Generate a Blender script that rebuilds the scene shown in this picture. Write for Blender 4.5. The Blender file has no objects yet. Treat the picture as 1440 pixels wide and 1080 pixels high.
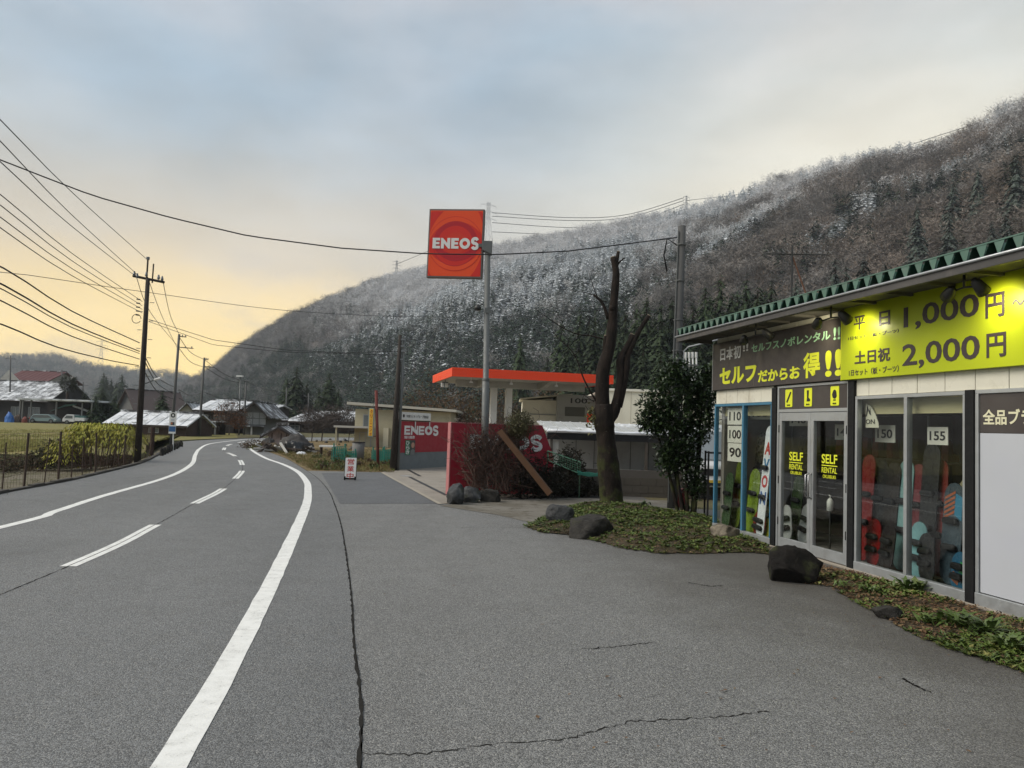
import bpy, bmesh, math, random
import numpy as np
from mathutils import Vector, Matrix, Euler, noise as mnoise

# ------------------------------------------------------------------ camera, world, sun, exposure
sc = bpy.context.scene
COL = sc.collection
F_PX, PITCH, ROLL, EYE = 1080.0, math.radians(3.2), math.radians(1.9), 1.65
cam_d = bpy.data.cameras.new('camera'); cam = bpy.data.objects.new('camera', cam_d); COL.objects.link(cam)
cam_d.sensor_width = 36.0; cam_d.lens = 36.0 * F_PX / 1440.0; cam_d.clip_end = 9000; cam_d.clip_start = .05
cam.matrix_world = Matrix.Translation((0, 0, EYE)) @ (Matrix.Rotation(math.pi/2 + PITCH, 4, 'X') @ Matrix.Rotation(ROLL, 4, 'Z'))
sc.camera = cam
sc.view_settings.view_transform = 'Standard'; sc.view_settings.look = 'None'
sc.view_settings.exposure = 1.12; sc.view_settings.gamma = 1.0
sc.cycles.use_denoising = True
sc.cycles.max_bounces = 7; sc.cycles.transparent_max_bounces = 12; sc.cycles.caustics_reflective = False; sc.cycles.caustics_refractive = False

SUN_AZ, SUN_EL = math.radians(-102), math.radians(42)      # azimuth measured from the viewing direction (+Y), left is negative
GLOW_AZ = math.radians(-24)
world = bpy.data.worlds.new('World'); sc.world = world; world.use_nodes = True
def build_world():
    nt = world.node_tree; N = nt.nodes; L = nt.links; N.clear()
    out = N.new('ShaderNodeOutputWorld'); bg = N.new('ShaderNodeBackground'); bg.inputs[1].default_value = 0.1
    L.new(bg.outputs[0], out.inputs[0])
    sky = N.new('ShaderNodeTexSky'); sky.sky_type = 'NISHITA'; sky.sun_disc = False
    sky.sun_elevation = SUN_EL; sky.sun_rotation = SUN_AZ; sky.air_density = 1.2; sky.dust_density = 3
    tc = N.new('ShaderNodeTexCoord')
    sep = N.new('ShaderNodeSeparateXYZ'); L.new(tc.outputs['Generated'], sep.inputs[0])
    def math_(op, a, b=None, clamp=False):
        n = N.new('ShaderNodeMath'); n.operation = op; n.use_clamp = clamp
        for i, v in enumerate((a, b)):
            if v is None: continue
            if isinstance(v, (int, float)): n.inputs[i].default_value = v
            else: L.new(v, n.inputs[i])
        return n.outputs[0]
    def smooth(v, lo, hi):
        n = N.new('ShaderNodeMapRange'); n.interpolation_type = 'SMOOTHSTEP'
        L.new(v, n.inputs[0]); n.inputs[1].default_value = lo; n.inputs[2].default_value = hi
        return n.outputs[0]
    def mix(f, a, b, typ='MIX'):
        n = N.new('ShaderNodeMix'); n.data_type = 'RGBA'; n.blend_type = typ
        if isinstance(f, float): n.inputs[0].default_value = f
        else: L.new(f, n.inputs[0])
        for i, v in ((6, a), (7, b)):
            if isinstance(v, tuple): n.inputs[i].default_value = (*v, 1)
            else: L.new(v, n.inputs[i])
        return n.outputs[2]
    # cloud sheet: soft large noise stretched towards the horizon
    mp = N.new('ShaderNodeMapping'); mp.inputs['Scale'].default_value = (1, 1, 2.6); L.new(tc.outputs['Generated'], mp.inputs[0])
    n1 = N.new('ShaderNodeTexNoise'); n1.inputs['Scale'].default_value = 2.1; n1.inputs['Detail'].default_value = 7; n1.inputs['Roughness'].default_value = .52
    n1.inputs['Distortion'].default_value = .35; L.new(mp.outputs[0], n1.inputs['Vector'])
    n2 = N.new('ShaderNodeTexNoise'); n2.inputs['Scale'].default_value = 5.5; n2.inputs['Detail'].default_value = 8; n2.inputs['Roughness'].default_value = .55
    L.new(mp.outputs[0], n2.inputs['Vector'])
    cl = smooth(n1.outputs['Fac'], .36, .68)
    zc = math_('ADD', sep.outputs[2], math_('MULTIPLY', math_('SUBTRACT', n2.outputs['Fac'], .5), .10))
    # overcast body: blue grey above, paler towards the horizon, pinkish where the cloud thickens
    body = mix(smooth(zc, .06, .36), (3.0, 2.98, 2.8), (1.92, 2.45, 2.92))
    body = mix(math_('MULTIPLY', smooth(zc, .34, .56), cl), body, (2.75, 2.7, 2.9))
    body = mix(math_('MULTIPLY', cl, .30), body, (2.9, 2.75, 2.6))
    # evening glow low over the valley mouth and a paler one behind the ridge on the other side
    def glow(az, width, lo, hi, col, amt):
        d = (math.sin(az), math.cos(az), 0)
        dp = N.new('ShaderNodeVectorMath'); dp.operation = 'DOT_PRODUCT'; L.new(tc.outputs['Generated'], dp.inputs[0]); dp.inputs[1].default_value = d
        a = smooth(dp.outputs['Value'], math.cos(width), 1.0)
        h = math_('SUBTRACT', 1.0, smooth(zc, lo, hi))
        return math_('MULTIPLY', math_('MULTIPLY', a, h), amt), col
    for az, w, lo, hi, col, amt in ((math.radians(-32), .82, .05, .42, (4.7, 3.65, 2.2), .95),
                                    (GLOW_AZ, .66, .05, .215, (8.4, 5.9, 1.7), .95),
                                    (math.radians(36), .80, .14, .70, (6.0, 5.3, 3.9), .97)):
        f, c = glow(az, w, lo, hi, col, amt)
        body = mix(f, body, c)
    # a few darker scraps of cloud in the glow
    scrap = math_('MULTIPLY', smooth(n2.outputs['Fac'], .54, .70), math_('SUBTRACT', 1.0, smooth(sep.outputs[2], .10, .30)))
    body = mix(math_('MULTIPLY', scrap, .45), body, (2.6, 2.3, 2.0))
    tx = math_('ADD', 1.0, math_('ADD', math_('MULTIPLY', math_('SUBTRACT', n2.outputs['Fac'], .5), .55), math_('MULTIPLY', math_('SUBTRACT', n1.outputs['Fac'], .5), .55)))
    vm = N.new('ShaderNodeVectorMath'); vm.operation = 'SCALE'; L.new(body, vm.inputs[0]); L.new(tx, vm.inputs['Scale']); body = vm.outputs[0]
    body = mix(smooth(sep.outputs[2], -.12, -.02), (.8, .8, .75), body)
    fin = mix(0.06, body, sky.outputs[0])
    L.new(fin, bg.inputs[0])
build_world()
sun_d = bpy.data.lights.new('sun', 'SUN'); sun = bpy.data.objects.new('sun', sun_d); COL.objects.link(sun)
sun_d.energy = 1.5; sun_d.angle = math.radians(40); sun_d.color = (1, .93, .82)
_sd = Vector((math.sin(SUN_AZ)*math.cos(SUN_EL), math.cos(SUN_AZ)*math.cos(SUN_EL), math.sin(SUN_EL)))
sun.rotation_euler = _sd.to_track_quat('Z', 'Y').to_euler(); sun.location = _sd * 60

# ------------------------------------------------------------------ geometry of the view -> places on the ground
def ray(px, py):
    dx = (px - 720) / F_PX; dy = (540 - py) / F_PX
    u = dx*math.cos(ROLL) - dy*math.sin(ROLL); v = dx*math.sin(ROLL) + dy*math.cos(ROLL)
    return u, math.cos(PITCH) - v*math.sin(PITCH), math.sin(PITCH) + v*math.cos(PITCH)
def gp(px, py, z=0.0):
    a, b, c = ray(px, py); t = (z - EYE) / c
    return Vector((a*t, b*t, z))
def at(px, py, Y):
    a, b, c = ray(px, py); t = Y / b
    return Vector((a*t, Y, EYE + c*t))
class Frame:
    """a vertical plane: origin, heading; s runs to the viewer's right"""
    def __init__(s, x, y, dx, dy, z=0):
        l = math.hypot(dx, dy); s.o = Vector((x, y, z)); s.d = Vector((dx/l, dy/l, 0)); s.n = Vector((-dy/l, dx/l, 0))  # n points away from the viewer
        s.rz = math.atan2(dy, dx)
    def px(s, px, py, off=0.0):
        a, b, c = ray(px, py); q = s.o + s.n*off
        t = (q.x*s.n.x + q.y*s.n.y) / (a*s.n.x + b*s.n.y)
        p = Vector((a*t, b*t, EYE + c*t))
        return (p - q).dot(s.d), p.z - s.o.z

# ------------------------------------------------------------------ mesh helpers
class MB:
    def __init__(s): s.v = []; s.f = []
    def quad(s, a, b, c, d):
        i = len(s.v); s.v += [tuple(a), tuple(b), tuple(c), tuple(d)]; s.f.append((i, i+1, i+2, i+3)); return s
    def tri(s, a, b, c):
        i = len(s.v); s.v += [tuple(a), tuple(b), tuple(c)]; s.f.append((i, i+1, i+2)); return s
    def poly(s, pts):
        i = len(s.v); s.v += [tuple(p) for p in pts]; s.f.append(tuple(range(i, i+len(pts)))); return s
    def box(s, x0, x1, y0, y1, z0, z1, m=None):
        i = len(s.v)
        pts = [Vector((x, y, z)) for z in (z0, z1) for x, y in ((x0, y0), (x1, y0), (x1, y1), (x0, y1))]
        if m is not None: pts = [m @ p for p in pts]
        s.v += [tuple(p) for p in pts]
        s.f += [tuple(i+k for k in q) for q in ((3,2,1,0), (4,5,6,7), (0,1,5,4), (1,2,6,5), (2,3,7,6), (3,0,4,7))]
        return s
    def prism(s, pts, axis, a, b):
        """2-D outline pts extruded along axis from a to b (axis 'y': pts are x,z ; 'x': y,z ; 'z': x,y)"""
        def P(p, w): return {'y': (p[0], w, p[1]), 'x': (w, p[0], p[1]), 'z': (p[0], p[1], w)}[axis]
        i = len(s.v); n = len(pts)
        s.v += [P(p, a) for p in pts] + [P(p, b) for p in pts]
        s.f.append(tuple(range(i, i+n))); s.f.append(tuple(range(i+2*n-1, i+n-1, -1)))
        for k in range(n): s.f.append((i+k, i+n+k, i+n+(k+1) % n, i+(k+1) % n))
        return s
    def tube(s, pts, rad, n=8, cap=True):
        pts = [Vector(p) for p in pts]
        if not isinstance(rad, (list, tuple)): rad = [rad]*len(pts)
        i0 = len(s.v); prev = None
        for k, p in enumerate(pts):
            d = (pts[min(k+1, len(pts)-1)] - pts[max(k-1, 0)])
            d = d.normalized() if d.length > 1e-9 else Vector((0, 0, 1))
            if prev is None: u = d.orthogonal().normalized()
            else:
                u = prev - d*prev.dot(d); u = u.normalized() if u.length > 1e-6 else d.orthogonal().normalized()
            prev = u; w = d.cross(u)
            for j in range(n):
                a = 2*math.pi*j/n
                s.v.append(tuple(p + (u*math.cos(a) + w*math.sin(a))*rad[k]))
        for k in range(len(pts)-1):
            for j in range(n):
                a = i0+k*n+j; b = i0+k*n+(j+1) % n
                s.f.append((a, b, b+n, a+n))
        if cap:
            s.f.append(tuple(i0+j for j in reversed(range(n)))); e = i0+(len(pts)-1)*n
            s.f.append(tuple(e+j for j in range(n)))
        return s
    def mesh(s, name):
        me = bpy.data.meshes.new(name); me.from_pydata(s.v, [], s.f); me.update()
        bm = bmesh.new(); bm.from_mesh(me); bmesh.ops.recalc_face_normals(bm, faces=bm.faces); bm.to_mesh(me); bm.free()
        return me
    def build(s, name, mat, parent=None, smooth=False, bevel=0, recalc=True):
        me = s.mesh(name) if recalc else None
        if me is None:
            me = bpy.data.meshes.new(name); me.from_pydata(s.v, [], s.f); me.update()
        return link(name, me, mat, parent, smooth, bevel)
def link(name, me, mat, parent=None, smooth=False, bevel=0):
    o = bpy.data.objects.new(name, me); COL.objects.link(o)
    if mat is not None and not me.materials: me.materials.append(mat)
    if smooth: me.polygons.foreach_set('use_smooth', [True]*len(me.polygons))
    if bevel:
        b = o.modifiers.new('bevel', 'BEVEL'); b.width = bevel; b.segments = 2; b.limit_method = 'ANGLE'
    if parent is not None: o.parent = parent
    return o
def thing(name, label, cat, loc=(0, 0, 0), rz=0.0, group=None):
    o = bpy.data.objects.new(name, None); COL.objects.link(o); o.location = loc; o.rotation_euler = (0, 0, rz); o.empty_display_size = .2
    return tag(o, label, cat, group)
def tag(o, label, cat, group=None, kind=None):
    o['label'] = label; o['category'] = cat
    if group: o['group'] = group
    if kind: o['kind'] = kind
    return o
def struct(o): o['kind'] = 'structure'; return o
def stuff(o, label=None, cat=None):
    o['kind'] = 'stuff'
    if label: o['label'] = label; o['category'] = cat
    return o
def dup(root, loc=None, rz=None, label=None, group=None, scale=None):
    r = root.copy(); COL.objects.link(r)
    if loc is not None: r.location = loc
    if rz is not None: r.rotation_euler = (0, 0, rz)
    if scale is not None: r.scale = scale
    if label: r['label'] = label
    if group: r['group'] = group
    for ch in list(root.children):
        c = ch.copy(); COL.objects.link(c); c.parent = r
        for g in list(ch.children):
            d = g.copy(); COL.objects.link(d); d.parent = c
    return r
_tc = {}
def text_mesh(s, w, h, bold, depth, vertical=False):
    cu = bpy.data.curves.new('t', 'FONT'); cu.body = s; cu.offset = bold; cu.extrude = 0; cu.resolution_u = 3
    o = bpy.data.objects.new('t', cu); COL.objects.link(o)
    bpy.context.view_layer.update()
    me = bpy.data.meshes.new_from_object(o.evaluated_get(bpy.context.evaluated_depsgraph_get()))
    bpy.data.objects.remove(o); bpy.data.curves.remove(cu)
    n = len(me.vertices); co = np.empty(n*3, np.float32); me.vertices.foreach_get('co', co); co = co.reshape(-1, 3)
    lo, hi = co.min(0), co.max(0); sp = np.maximum(hi - lo, 1e-6)
    x = (co[:, 0]-lo[0])/sp[0]*w; z = (co[:, 1]-lo[1])/sp[1]*h
    new = np.stack([x, np.zeros(n), z], 1).astype(np.float32)
    me.vertices.foreach_set('co', new.ravel()); me.polygons.foreach_set('use_smooth', [False]*len(me.polygons)); me.update()
    bm = bmesh.new(); bm.from_mesh(me)
    r = bmesh.ops.extrude_face_region(bm, geom=bm.faces[:])
    for e in r['geom']:
        if isinstance(e, bmesh.types.BMVert): e.co.y -= depth
    bmesh.ops.recalc_face_normals(bm, faces=bm.faces); bm.to_mesh(me); bm.free()
    return me
def text(s, parent, x, z, w, h, mat, y=0.0, bold=.012, depth=.003, name='lettering'):
    """lower left corner x,z ; box w,h ; y = face it is applied to (front is -y)"""
    me = text_mesh(s, w, h, bold, depth)
    o = link(name, me, mat, parent); o.location = (x, y - .001, z); return o
def ico(sub=3):
    bm = bmesh.new(); bmesh.ops.create_icosphere(bm, subdivisions=sub, radius=1)
    v = [x.co.copy() for x in bm.verts]; f = [tuple(y.index for y in x.verts) for x in bm.faces]; bm.free(); return v, f

# ------------------------------------------------------------------ materials
MATS = {}
def nodes_of(name):
    m = bpy.data.materials.new(name); m.use_nodes = True; nt = m.node_tree
    MATS[name] = m
    return m, nt, nt.nodes, nt.links, nt.nodes['Principled BSDF']
def mixc(nt, f, a, b, typ='MIX'):
    n = nt.nodes.new('ShaderNodeMix'); n.data_type = 'RGBA'; n.blend_type = typ
    if isinstance(f, (int, float)): n.inputs[0].default_value = f
    else: nt.links.new(f, n.inputs[0])
    for i, v in ((6, a), (7, b)):
        if isinstance(v, (tuple, list)): n.inputs[i].default_value = (*v[:3], 1)
        else: nt.links.new(v, n.inputs[i])
    return n.outputs[2]
def mth(nt, op, a, b=None, clamp=False):
    n = nt.nodes.new('ShaderNodeMath'); n.operation = op; n.use_clamp = clamp
    for i, v in enumerate((a, b)):
        if v is None: continue
        if isinstance(v, (int, float)): n.inputs[i].default_value = v
        else: nt.links.new(v, n.inputs[i])
    return n.outputs[0]
def rng_(nt, v, lo, hi, a=0.0, b=1.0):
    n = nt.nodes.new('ShaderNodeMapRange'); n.interpolation_type = 'SMOOTHSTEP'; nt.links.new(v, n.inputs[0])
    n.inputs[1].default_value = lo; n.inputs[2].default_value = hi; n.inputs[3].default_value = a; n.inputs[4].default_value = b
    return n.outputs[0]
def pos(nt, scale=(1, 1, 1), obj=False):
    if obj: src = nt.nodes.new('ShaderNodeTexCoord').outputs['Object']
    else: src = nt.nodes.new('ShaderNodeNewGeometry').outputs['Position']
    mp = nt.nodes.new('ShaderNodeMapping'); mp.inputs['Scale'].default_value = scale; nt.links.new(src, mp.inputs[0]); return mp.outputs[0]
def noise(nt, scale, detail=4, rough=.55, vec=None, dist=0.0):
    n = nt.nodes.new('ShaderNodeTexNoise'); n.inputs['Scale'].default_value = scale; n.inputs['Detail'].default_value = detail
    n.inputs['Roughness'].default_value = rough; n.inputs['Distortion'].default_value = dist
    nt.links.new(vec if vec is not None else pos(nt), n.inputs['Vector']); return n.outputs['Fac']
def bump(nt, b, h, strength, dist):
    n = nt.nodes.new('ShaderNodeBump'); n.inputs['Strength'].default_value = strength; n.inputs['Distance'].default_value = dist
    nt.links.new(h, n.inputs['Height']); nt.links.new(n.outputs[0], b.inputs['Normal']); return n
def M(name, col, rough=.7, var=.18, scale=2.5, bmp=0.0, bscale=60, bdist=.004, metal=0.0, dirt=0.0, dirtcol=(.10, .085, .065), dscale=1.3, spec=.4, stretch=(1, 1, 1)):
    if name in MATS: return MATS[name]
    m, nt, N, L, b = nodes_of(name)
    v = pos(nt, stretch)
    n1 = noise(nt, scale, 6, .6, v)
    c = mixc(nt, n1, tuple(x*(1-var) for x in col), tuple(min(1, x*(1+var)) for x in col))
    if dirt:
        n2 = noise(nt, dscale, 8, .65, v, .4)
        c = mixc(nt, mth(nt, 'MULTIPLY', rng_(nt, n2, .48, .72), dirt), c, dirtcol)
    L.new(c, b.inputs['Base Color'])
    n3 = noise(nt, scale*3.1, 4)
    L.new(rng_(nt, n3, .3, .7, max(.03, rough-.10), min(1, rough+.10)), b.inputs['Roughness'])
    b.inputs['Metallic'].default_value = metal; b.inputs['Specular IOR Level'].default_value = spec
    if bmp: bump(nt, b, noise(nt, bscale, 5, .6, v), bmp, bdist)
    return m
def flat(name, col, rough=.5, metal=0.0, spec=.5): return M(name, col, rough, .07, 6, metal=metal, spec=spec)
def glass_mat(name='window_glass', tint=(.95, .97, .96), ior=1.5, extra=.0):
    if name in MATS: return MATS[name]
    m, nt, N, L, b = nodes_of(name); N.remove(b)
    tr = N.new('ShaderNodeBsdfTransparent'); tr.inputs[0].default_value = (*tint, 1)
    gl = N.new('ShaderNodeBsdfGlossy'); gl.inputs['Roughness'].default_value = .015
    lw = N.new('ShaderNodeLayerWeight'); lw.inputs['Blend'].default_value = .5
    f = mth(nt, 'ADD', mth(nt, 'MULTIPLY', mth(nt, 'POWER', lw.outputs['Facing'], 4.0), .9), .045+extra, True)
    mx = N.new('ShaderNodeMixShader'); L.new(f, mx.inputs[0]); L.new(tr.outputs[0], mx.inputs[1]); L.new(gl.outputs[0], mx.inputs[2])
    L.new(mx.outputs[0], N['Material Output'].inputs[0]); return m
def asphalt(name, base, warm, fleck=.5, stain=.5, edge=None):
    m, nt, N, L, b = nodes_of(name)
    big = noise(nt, .28, 7, .62, pos(nt, (1.5, .5, 1)), .5); mid = noise(nt, 2.2, 6, .65); fine = noise(nt, 95, 3, .7)
    c = mixc(nt, rng_(nt, big, .3, .7), tuple(x*.84 for x in base), tuple(x*1.06 for x in base))
    c = mixc(nt, mth(nt, 'MULTIPLY', rng_(nt, mid, .5, .78), stain*.55), c, warm)
    vo = N.new('ShaderNodeTexVoronoi'); vo.inputs['Scale'].default_value = 135; L.new(pos(nt), vo.inputs['Vector'])
    sepc = N.new('ShaderNodeSeparateColor'); L.new(vo.outputs['Color'], sepc.inputs[0])
    # each stone of the aggregate has its own grey; binder between is dark
    st = rng_(nt, sepc.outputs[0], .1, 1.0, .52, 1.46)
    c2 = mixc(nt, 1.0, c, (1, 1, 1), 'MULTIPLY')
    hs = N.new('ShaderNodeHueSaturation'); L.new(c2, hs.inputs['Color']); L.new(st, hs.inputs['Value'])
    c3 = mixc(nt, mth(nt, 'MULTIPLY', rng_(nt, sepc.outputs[1], .91, .98), fleck), hs.outputs[0], (.40, .39, .36))
    c3 = mixc(nt, mth(nt, 'MULTIPLY', rng_(nt, fine, .5, .8), .55), c3, tuple(x*.33 for x in base))
    # streaks along the driving direction and a few tar spots
    stk = noise(nt, 1.0, 5, .6, pos(nt, (1.6, .12, 1)))
    c3 = mixc(nt, mth(nt, 'MULTIPLY', rng_(nt, stk, .5, .72), .10), c3, tuple(x*.6 for x in base))
    if edge:                                            # soil washed out of the beds along the shop front
        nx_, ny_, c0 = edge; sp = N.new('ShaderNodeSeparateXYZ'); L.new(pos(nt), sp.inputs[0])
        dd = mth(nt, 'ADD', mth(nt, 'ADD', mth(nt, 'MULTIPLY', sp.outputs[0], nx_), mth(nt, 'MULTIPLY', sp.outputs[1], ny_)), c0)
        k = rng_(nt, mth(nt, 'ADD', dd, mth(nt, 'MULTIPLY', mth(nt, 'SUBTRACT', noise(nt, .9, 7, .65), .5), 4.0)), .9, 3.9, .66, 0.0)
        c3 = mixc(nt, k, c3, (.050, .043, .034))
    L.new(c3, b.inputs['Base Color'])
    L.new(rng_(nt, mid, .3, .7, .60, .70), b.inputs['Roughness']); b.inputs['Specular IOR Level'].default_value = .42
    h = mth(nt, 'ADD', mth(nt, 'MULTIPLY', vo.outputs['Distance'], -1.0), mth(nt, 'MULTIPLY', fine, .7))
    bump(nt, b, h, .75, .006)
    return m
def paint_line(name):
    m, nt, N, L, b = nodes_of(name)
    n1 = noise(nt, 7, 8, .7); n2 = noise(nt, 70, 3, .7)
    c = mixc(nt, rng_(nt, n1, .35, .7), (.76, .76, .73), (.62, .62, .59))
    w = mth(nt, 'MULTIPLY', rng_(nt, mth(nt, 'ADD', mth(nt, 'MULTIPLY', n1, .5), mth(nt, 'MULTIPLY', n2, .5)), .56, .64), .75)
    L.new(mixc(nt, w, c, (.22, .22, .21)), b.inputs['Base Color']); b.inputs['Roughness'].default_value = .6
    bump(nt, b, n2, .5, .004); return m
def foliage(name, cols, rough=.55, snow=0.0, trans=.15, random_obj=False):
    m, nt, N, L, b = nodes_of(name)
    n = noise(nt, 2.4, 3); n2 = noise(nt, 21, 2)
    f = mth(nt, 'ADD', mth(nt, 'MULTIPLY', n, .5), mth(nt, 'MULTIPLY', n2, .5))
    c = mixc(nt, rng_(nt, f, .38, .62), cols[0], cols[1])
    if len(cols) > 2: c = mixc(nt, rng_(nt, noise(nt, 9, 2), .55, .68), c, cols[2])
    if random_obj:
        oi = N.new('ShaderNodeObjectInfo'); hs = N.new('ShaderNodeHueSaturation'); L.new(c, hs.inputs['Color'])
        L.new(rng_(nt, oi.outputs['Random'], 0, 1, .7, 1.3), hs.inputs['Value']); c = hs.outputs[0]
    if snow:
        g = N.new('ShaderNodeNewGeometry'); s = N.new('ShaderNodeSeparateXYZ'); L.new(g.outputs['Normal'], s.inputs[0])
        k = mth(nt, 'MULTIPLY', rng_(nt, s.outputs[2], .1, .8), rng_(nt, noise(nt, 4, 3), .45, .6))
        c = mixc(nt, mth(nt, 'MULTIPLY', k, snow), c, (.72, .75, .78))
    L.new(c, b.inputs['Base Color']); b.inputs['Roughness'].default_value = rough; b.inputs['Specular IOR Level'].default_value = .35
    if trans: 
        b.inputs['Transmission Weight'].default_value = 0.0
        b.inputs['Subsurface Weight'].default_value = 0.0
    return m
def forest_mat(name, cols, snowcol=(.74, .77, .80), var=.35):
    """instanced trees: every tree carries its own snow load and tint"""
    m, nt, N, L, b = nodes_of(name)
    a = N.new('ShaderNodeAttribute'); a.attribute_type = 'INSTANCER'; a.attribute_name = 'snow'
    t = N.new('ShaderNodeAttribute'); t.attribute_type = 'INSTANCER'; t.attribute_name = 'tint'
    c = mixc(nt, t.outputs['Fac'], cols[0], cols[1])
    oi = N.new('ShaderNodeObjectInfo'); hs = N.new('ShaderNodeHueSaturation'); L.new(c, hs.inputs['Color'])
    L.new(rng_(nt, oi.outputs['Random'], 0, 1, 1-var, 1+var), hs.inputs['Value'])
    n = noise(nt, .42, 4, .68); 
    k = rng_(nt, mth(nt, 'ADD', n, mth(nt, 'MULTIPLY', mth(nt, 'SUBTRACT', a.outputs['Fac'], .5), .45)), .50, .60)
    k = mth(nt, 'MULTIPLY', k, rng_(nt, a.outputs['Fac'], .02, .6, .0, .80))
    L.new(mixc(nt, k, hs.outputs[0], snowcol), b.inputs['Base Color']); b.inputs['Roughness'].default_value = .85; b.inputs['Specular IOR Level'].default_value = .15
    return m
def bark(name, base, moss=0.0, mossz=2.0):
    m, nt, N, L, b = nodes_of(name)
    v = pos(nt, (1, 1, .28)); n1 = noise(nt, 14, 8, .7, v, .6); n2 = noise(nt, 3, 5)
    c = mixc(nt, rng_(nt, n1, .35, .65), tuple(x*.45 for x in base), tuple(x*1.35 for x in base))
    c = mixc(nt, rng_(nt, noise(nt, 22, 2), .70, .76), c, (.12, .12, .10))
    if moss:
        g = N.new('ShaderNodeNewGeometry'); s = N.new('ShaderNodeSeparateXYZ'); L.new(g.outputs['Position'], s.inputs[0])
        k = mth(nt, 'MULTIPLY', rng_(nt, n2, .44, .62), rng_(nt, s.outputs[2], .2, mossz, 1.0, 0.0))
        c = mixc(nt, mth(nt, 'MULTIPLY', k, moss), c, (.075, .095, .02))
    L.new(c, b.inputs['Base Color']); b.inputs['Roughness'].default_value = .88; b.inputs['Specular IOR Level'].default_value = .25
    bump(nt, b, n1, .9, .03); return m
def rock_mat(name, base, wet=.0):
    m, nt, N, L, b = nodes_of(name)
    n1 = noise(nt, 6, 9, .68, None, .3); n2 = noise(nt, 34, 4, .7)
    c = mixc(nt, rng_(nt, n1, .32, .68), tuple(x*.45 for x in base), tuple(x*1.5 for x in base))
    c = mixc(nt, mth(nt, 'MULTIPLY', rng_(nt, n2, .60, .74), .5), c, tuple(min(1, x*2.6) for x in base))
    c = mixc(nt, mth(nt, 'MULTIPLY', rng_(nt, noise(nt, 3.3, 5), .58, .70), .5), c, (.06, .07, .025))
    L.new(c, b.inputs['Base Color']); L.new(rng_(nt, n1, .3, .7, .80-wet, .98-wet), b.inputs['Roughness']); b.inputs['Specular IOR Level'].default_value = .25; bump(nt, b, n1, 1.0, .05); return m
def soil_mat(name, cols, scale=1.2, bdist=.03, fine=30):
    m, nt, N, L, b = nodes_of(name)
    n1 = noise(nt, scale, 8, .66); n2 = noise(nt, fine, 4, .7); n3 = noise(nt, scale*4.3, 6, .6)
    c = mixc(nt, rng_(nt, n1, .38, .62), cols[0], cols[1])
    if len(cols) > 2: c = mixc(nt, rng_(nt, n3, .52, .66), c, cols[2])
    c = mixc(nt, mth(nt, 'MULTIPLY', rng_(nt, n2, .55, .75), .6), c, tuple(min(1, x*1.9) for x in cols[1]))
    L.new(c, b.inputs['Base Color']); b.inputs['Roughness'].default_value = .92; b.inputs['Specular IOR Level'].default_value = .2
    bump(nt, b, mth(nt, 'ADD', n2, n3), .9, bdist); return m
def snow_roof(name, base, amt=.75, ribs=None):
    m, nt, N, L, b = nodes_of(name)
    n1 = noise(nt, .9, 7, .62); n2 = noise(nt, 7, 4, .6)
    k = rng_(nt, mth(nt, 'ADD', mth(nt, 'MULTIPLY', n1, .7), mth(nt, 'MULTIPLY', n2, .3)), .52-.22*amt, .66-.14*amt)
    L.new(mixc(nt, k, base, (.66, .68, .70)), b.inputs['Base Color']); b.inputs['Roughness'].default_value = .7
    bump(nt, b, n2, .4, .02); return m

# ------------------------------------------------------------------ ground, road, markings
R = random.Random(7)
def spline(pts, step=.5):
    P = [Vector((p[0], p[1], p[2] if len(p) > 2 else 0)) for p in pts]; out = []
    for i in range(len(P)-1):
        p0 = P[max(i-1, 0)]; p1 = P[i]; p2 = P[i+1]; p3 = P[min(i+2, len(P)-1)]
        n = max(1, int((p2-p1).length/step))
        for k in range(n):
            t = k/n
            out.append(.5*((2*p1)+(p2-p0)*t+(2*p0-5*p1+4*p2-p3)*t*t+(3*p1-p0-3*p2+p3)*t**3))
    out.append(P[-1]); return out
def resample(pts, n):
    d = [0]
    for a, b in zip(pts, pts[1:]): d.append(d[-1]+(b-a).length)
    out = []; j = 0
    for k in range(n):
        t = d[-1]*k/(n-1)
        while j < len(d)-2 and d[j+1] < t: j += 1
        f = (t-d[j])/max(1e-9, d[j+1]-d[j]); out.append(pts[j].lerp(pts[j+1], min(1, f)))
    return out
def strip(mb, left, right, z):
    for a, b, c, d in zip(left, left[1:], right[1:], right):
        mb.quad((d.x, d.y, z), (c.x, c.y, z), (b.x, b.y, z), (a.x, a.y, z))
def band(pts, w, z, jit=0.0, wj=0.0):
    mb = MB(); L_ = []; R_ = []
    for i, p in enumerate(pts):
        d = (pts[min(i+1, len(pts)-1)]-pts[max(i-1, 0)]).normalized(); n = Vector((-d.y, d.x, 0))
        q = p + n*R.uniform(-jit, jit); ww = w*(1+R.uniform(-wj, wj))*.5
        L_.append(q+n*ww); R_.append(q-n*ww)
    strip(mb, L_, R_, z); return mb
def g2(px, py): v = gp(px, py); return (v.x, v.y)

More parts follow.
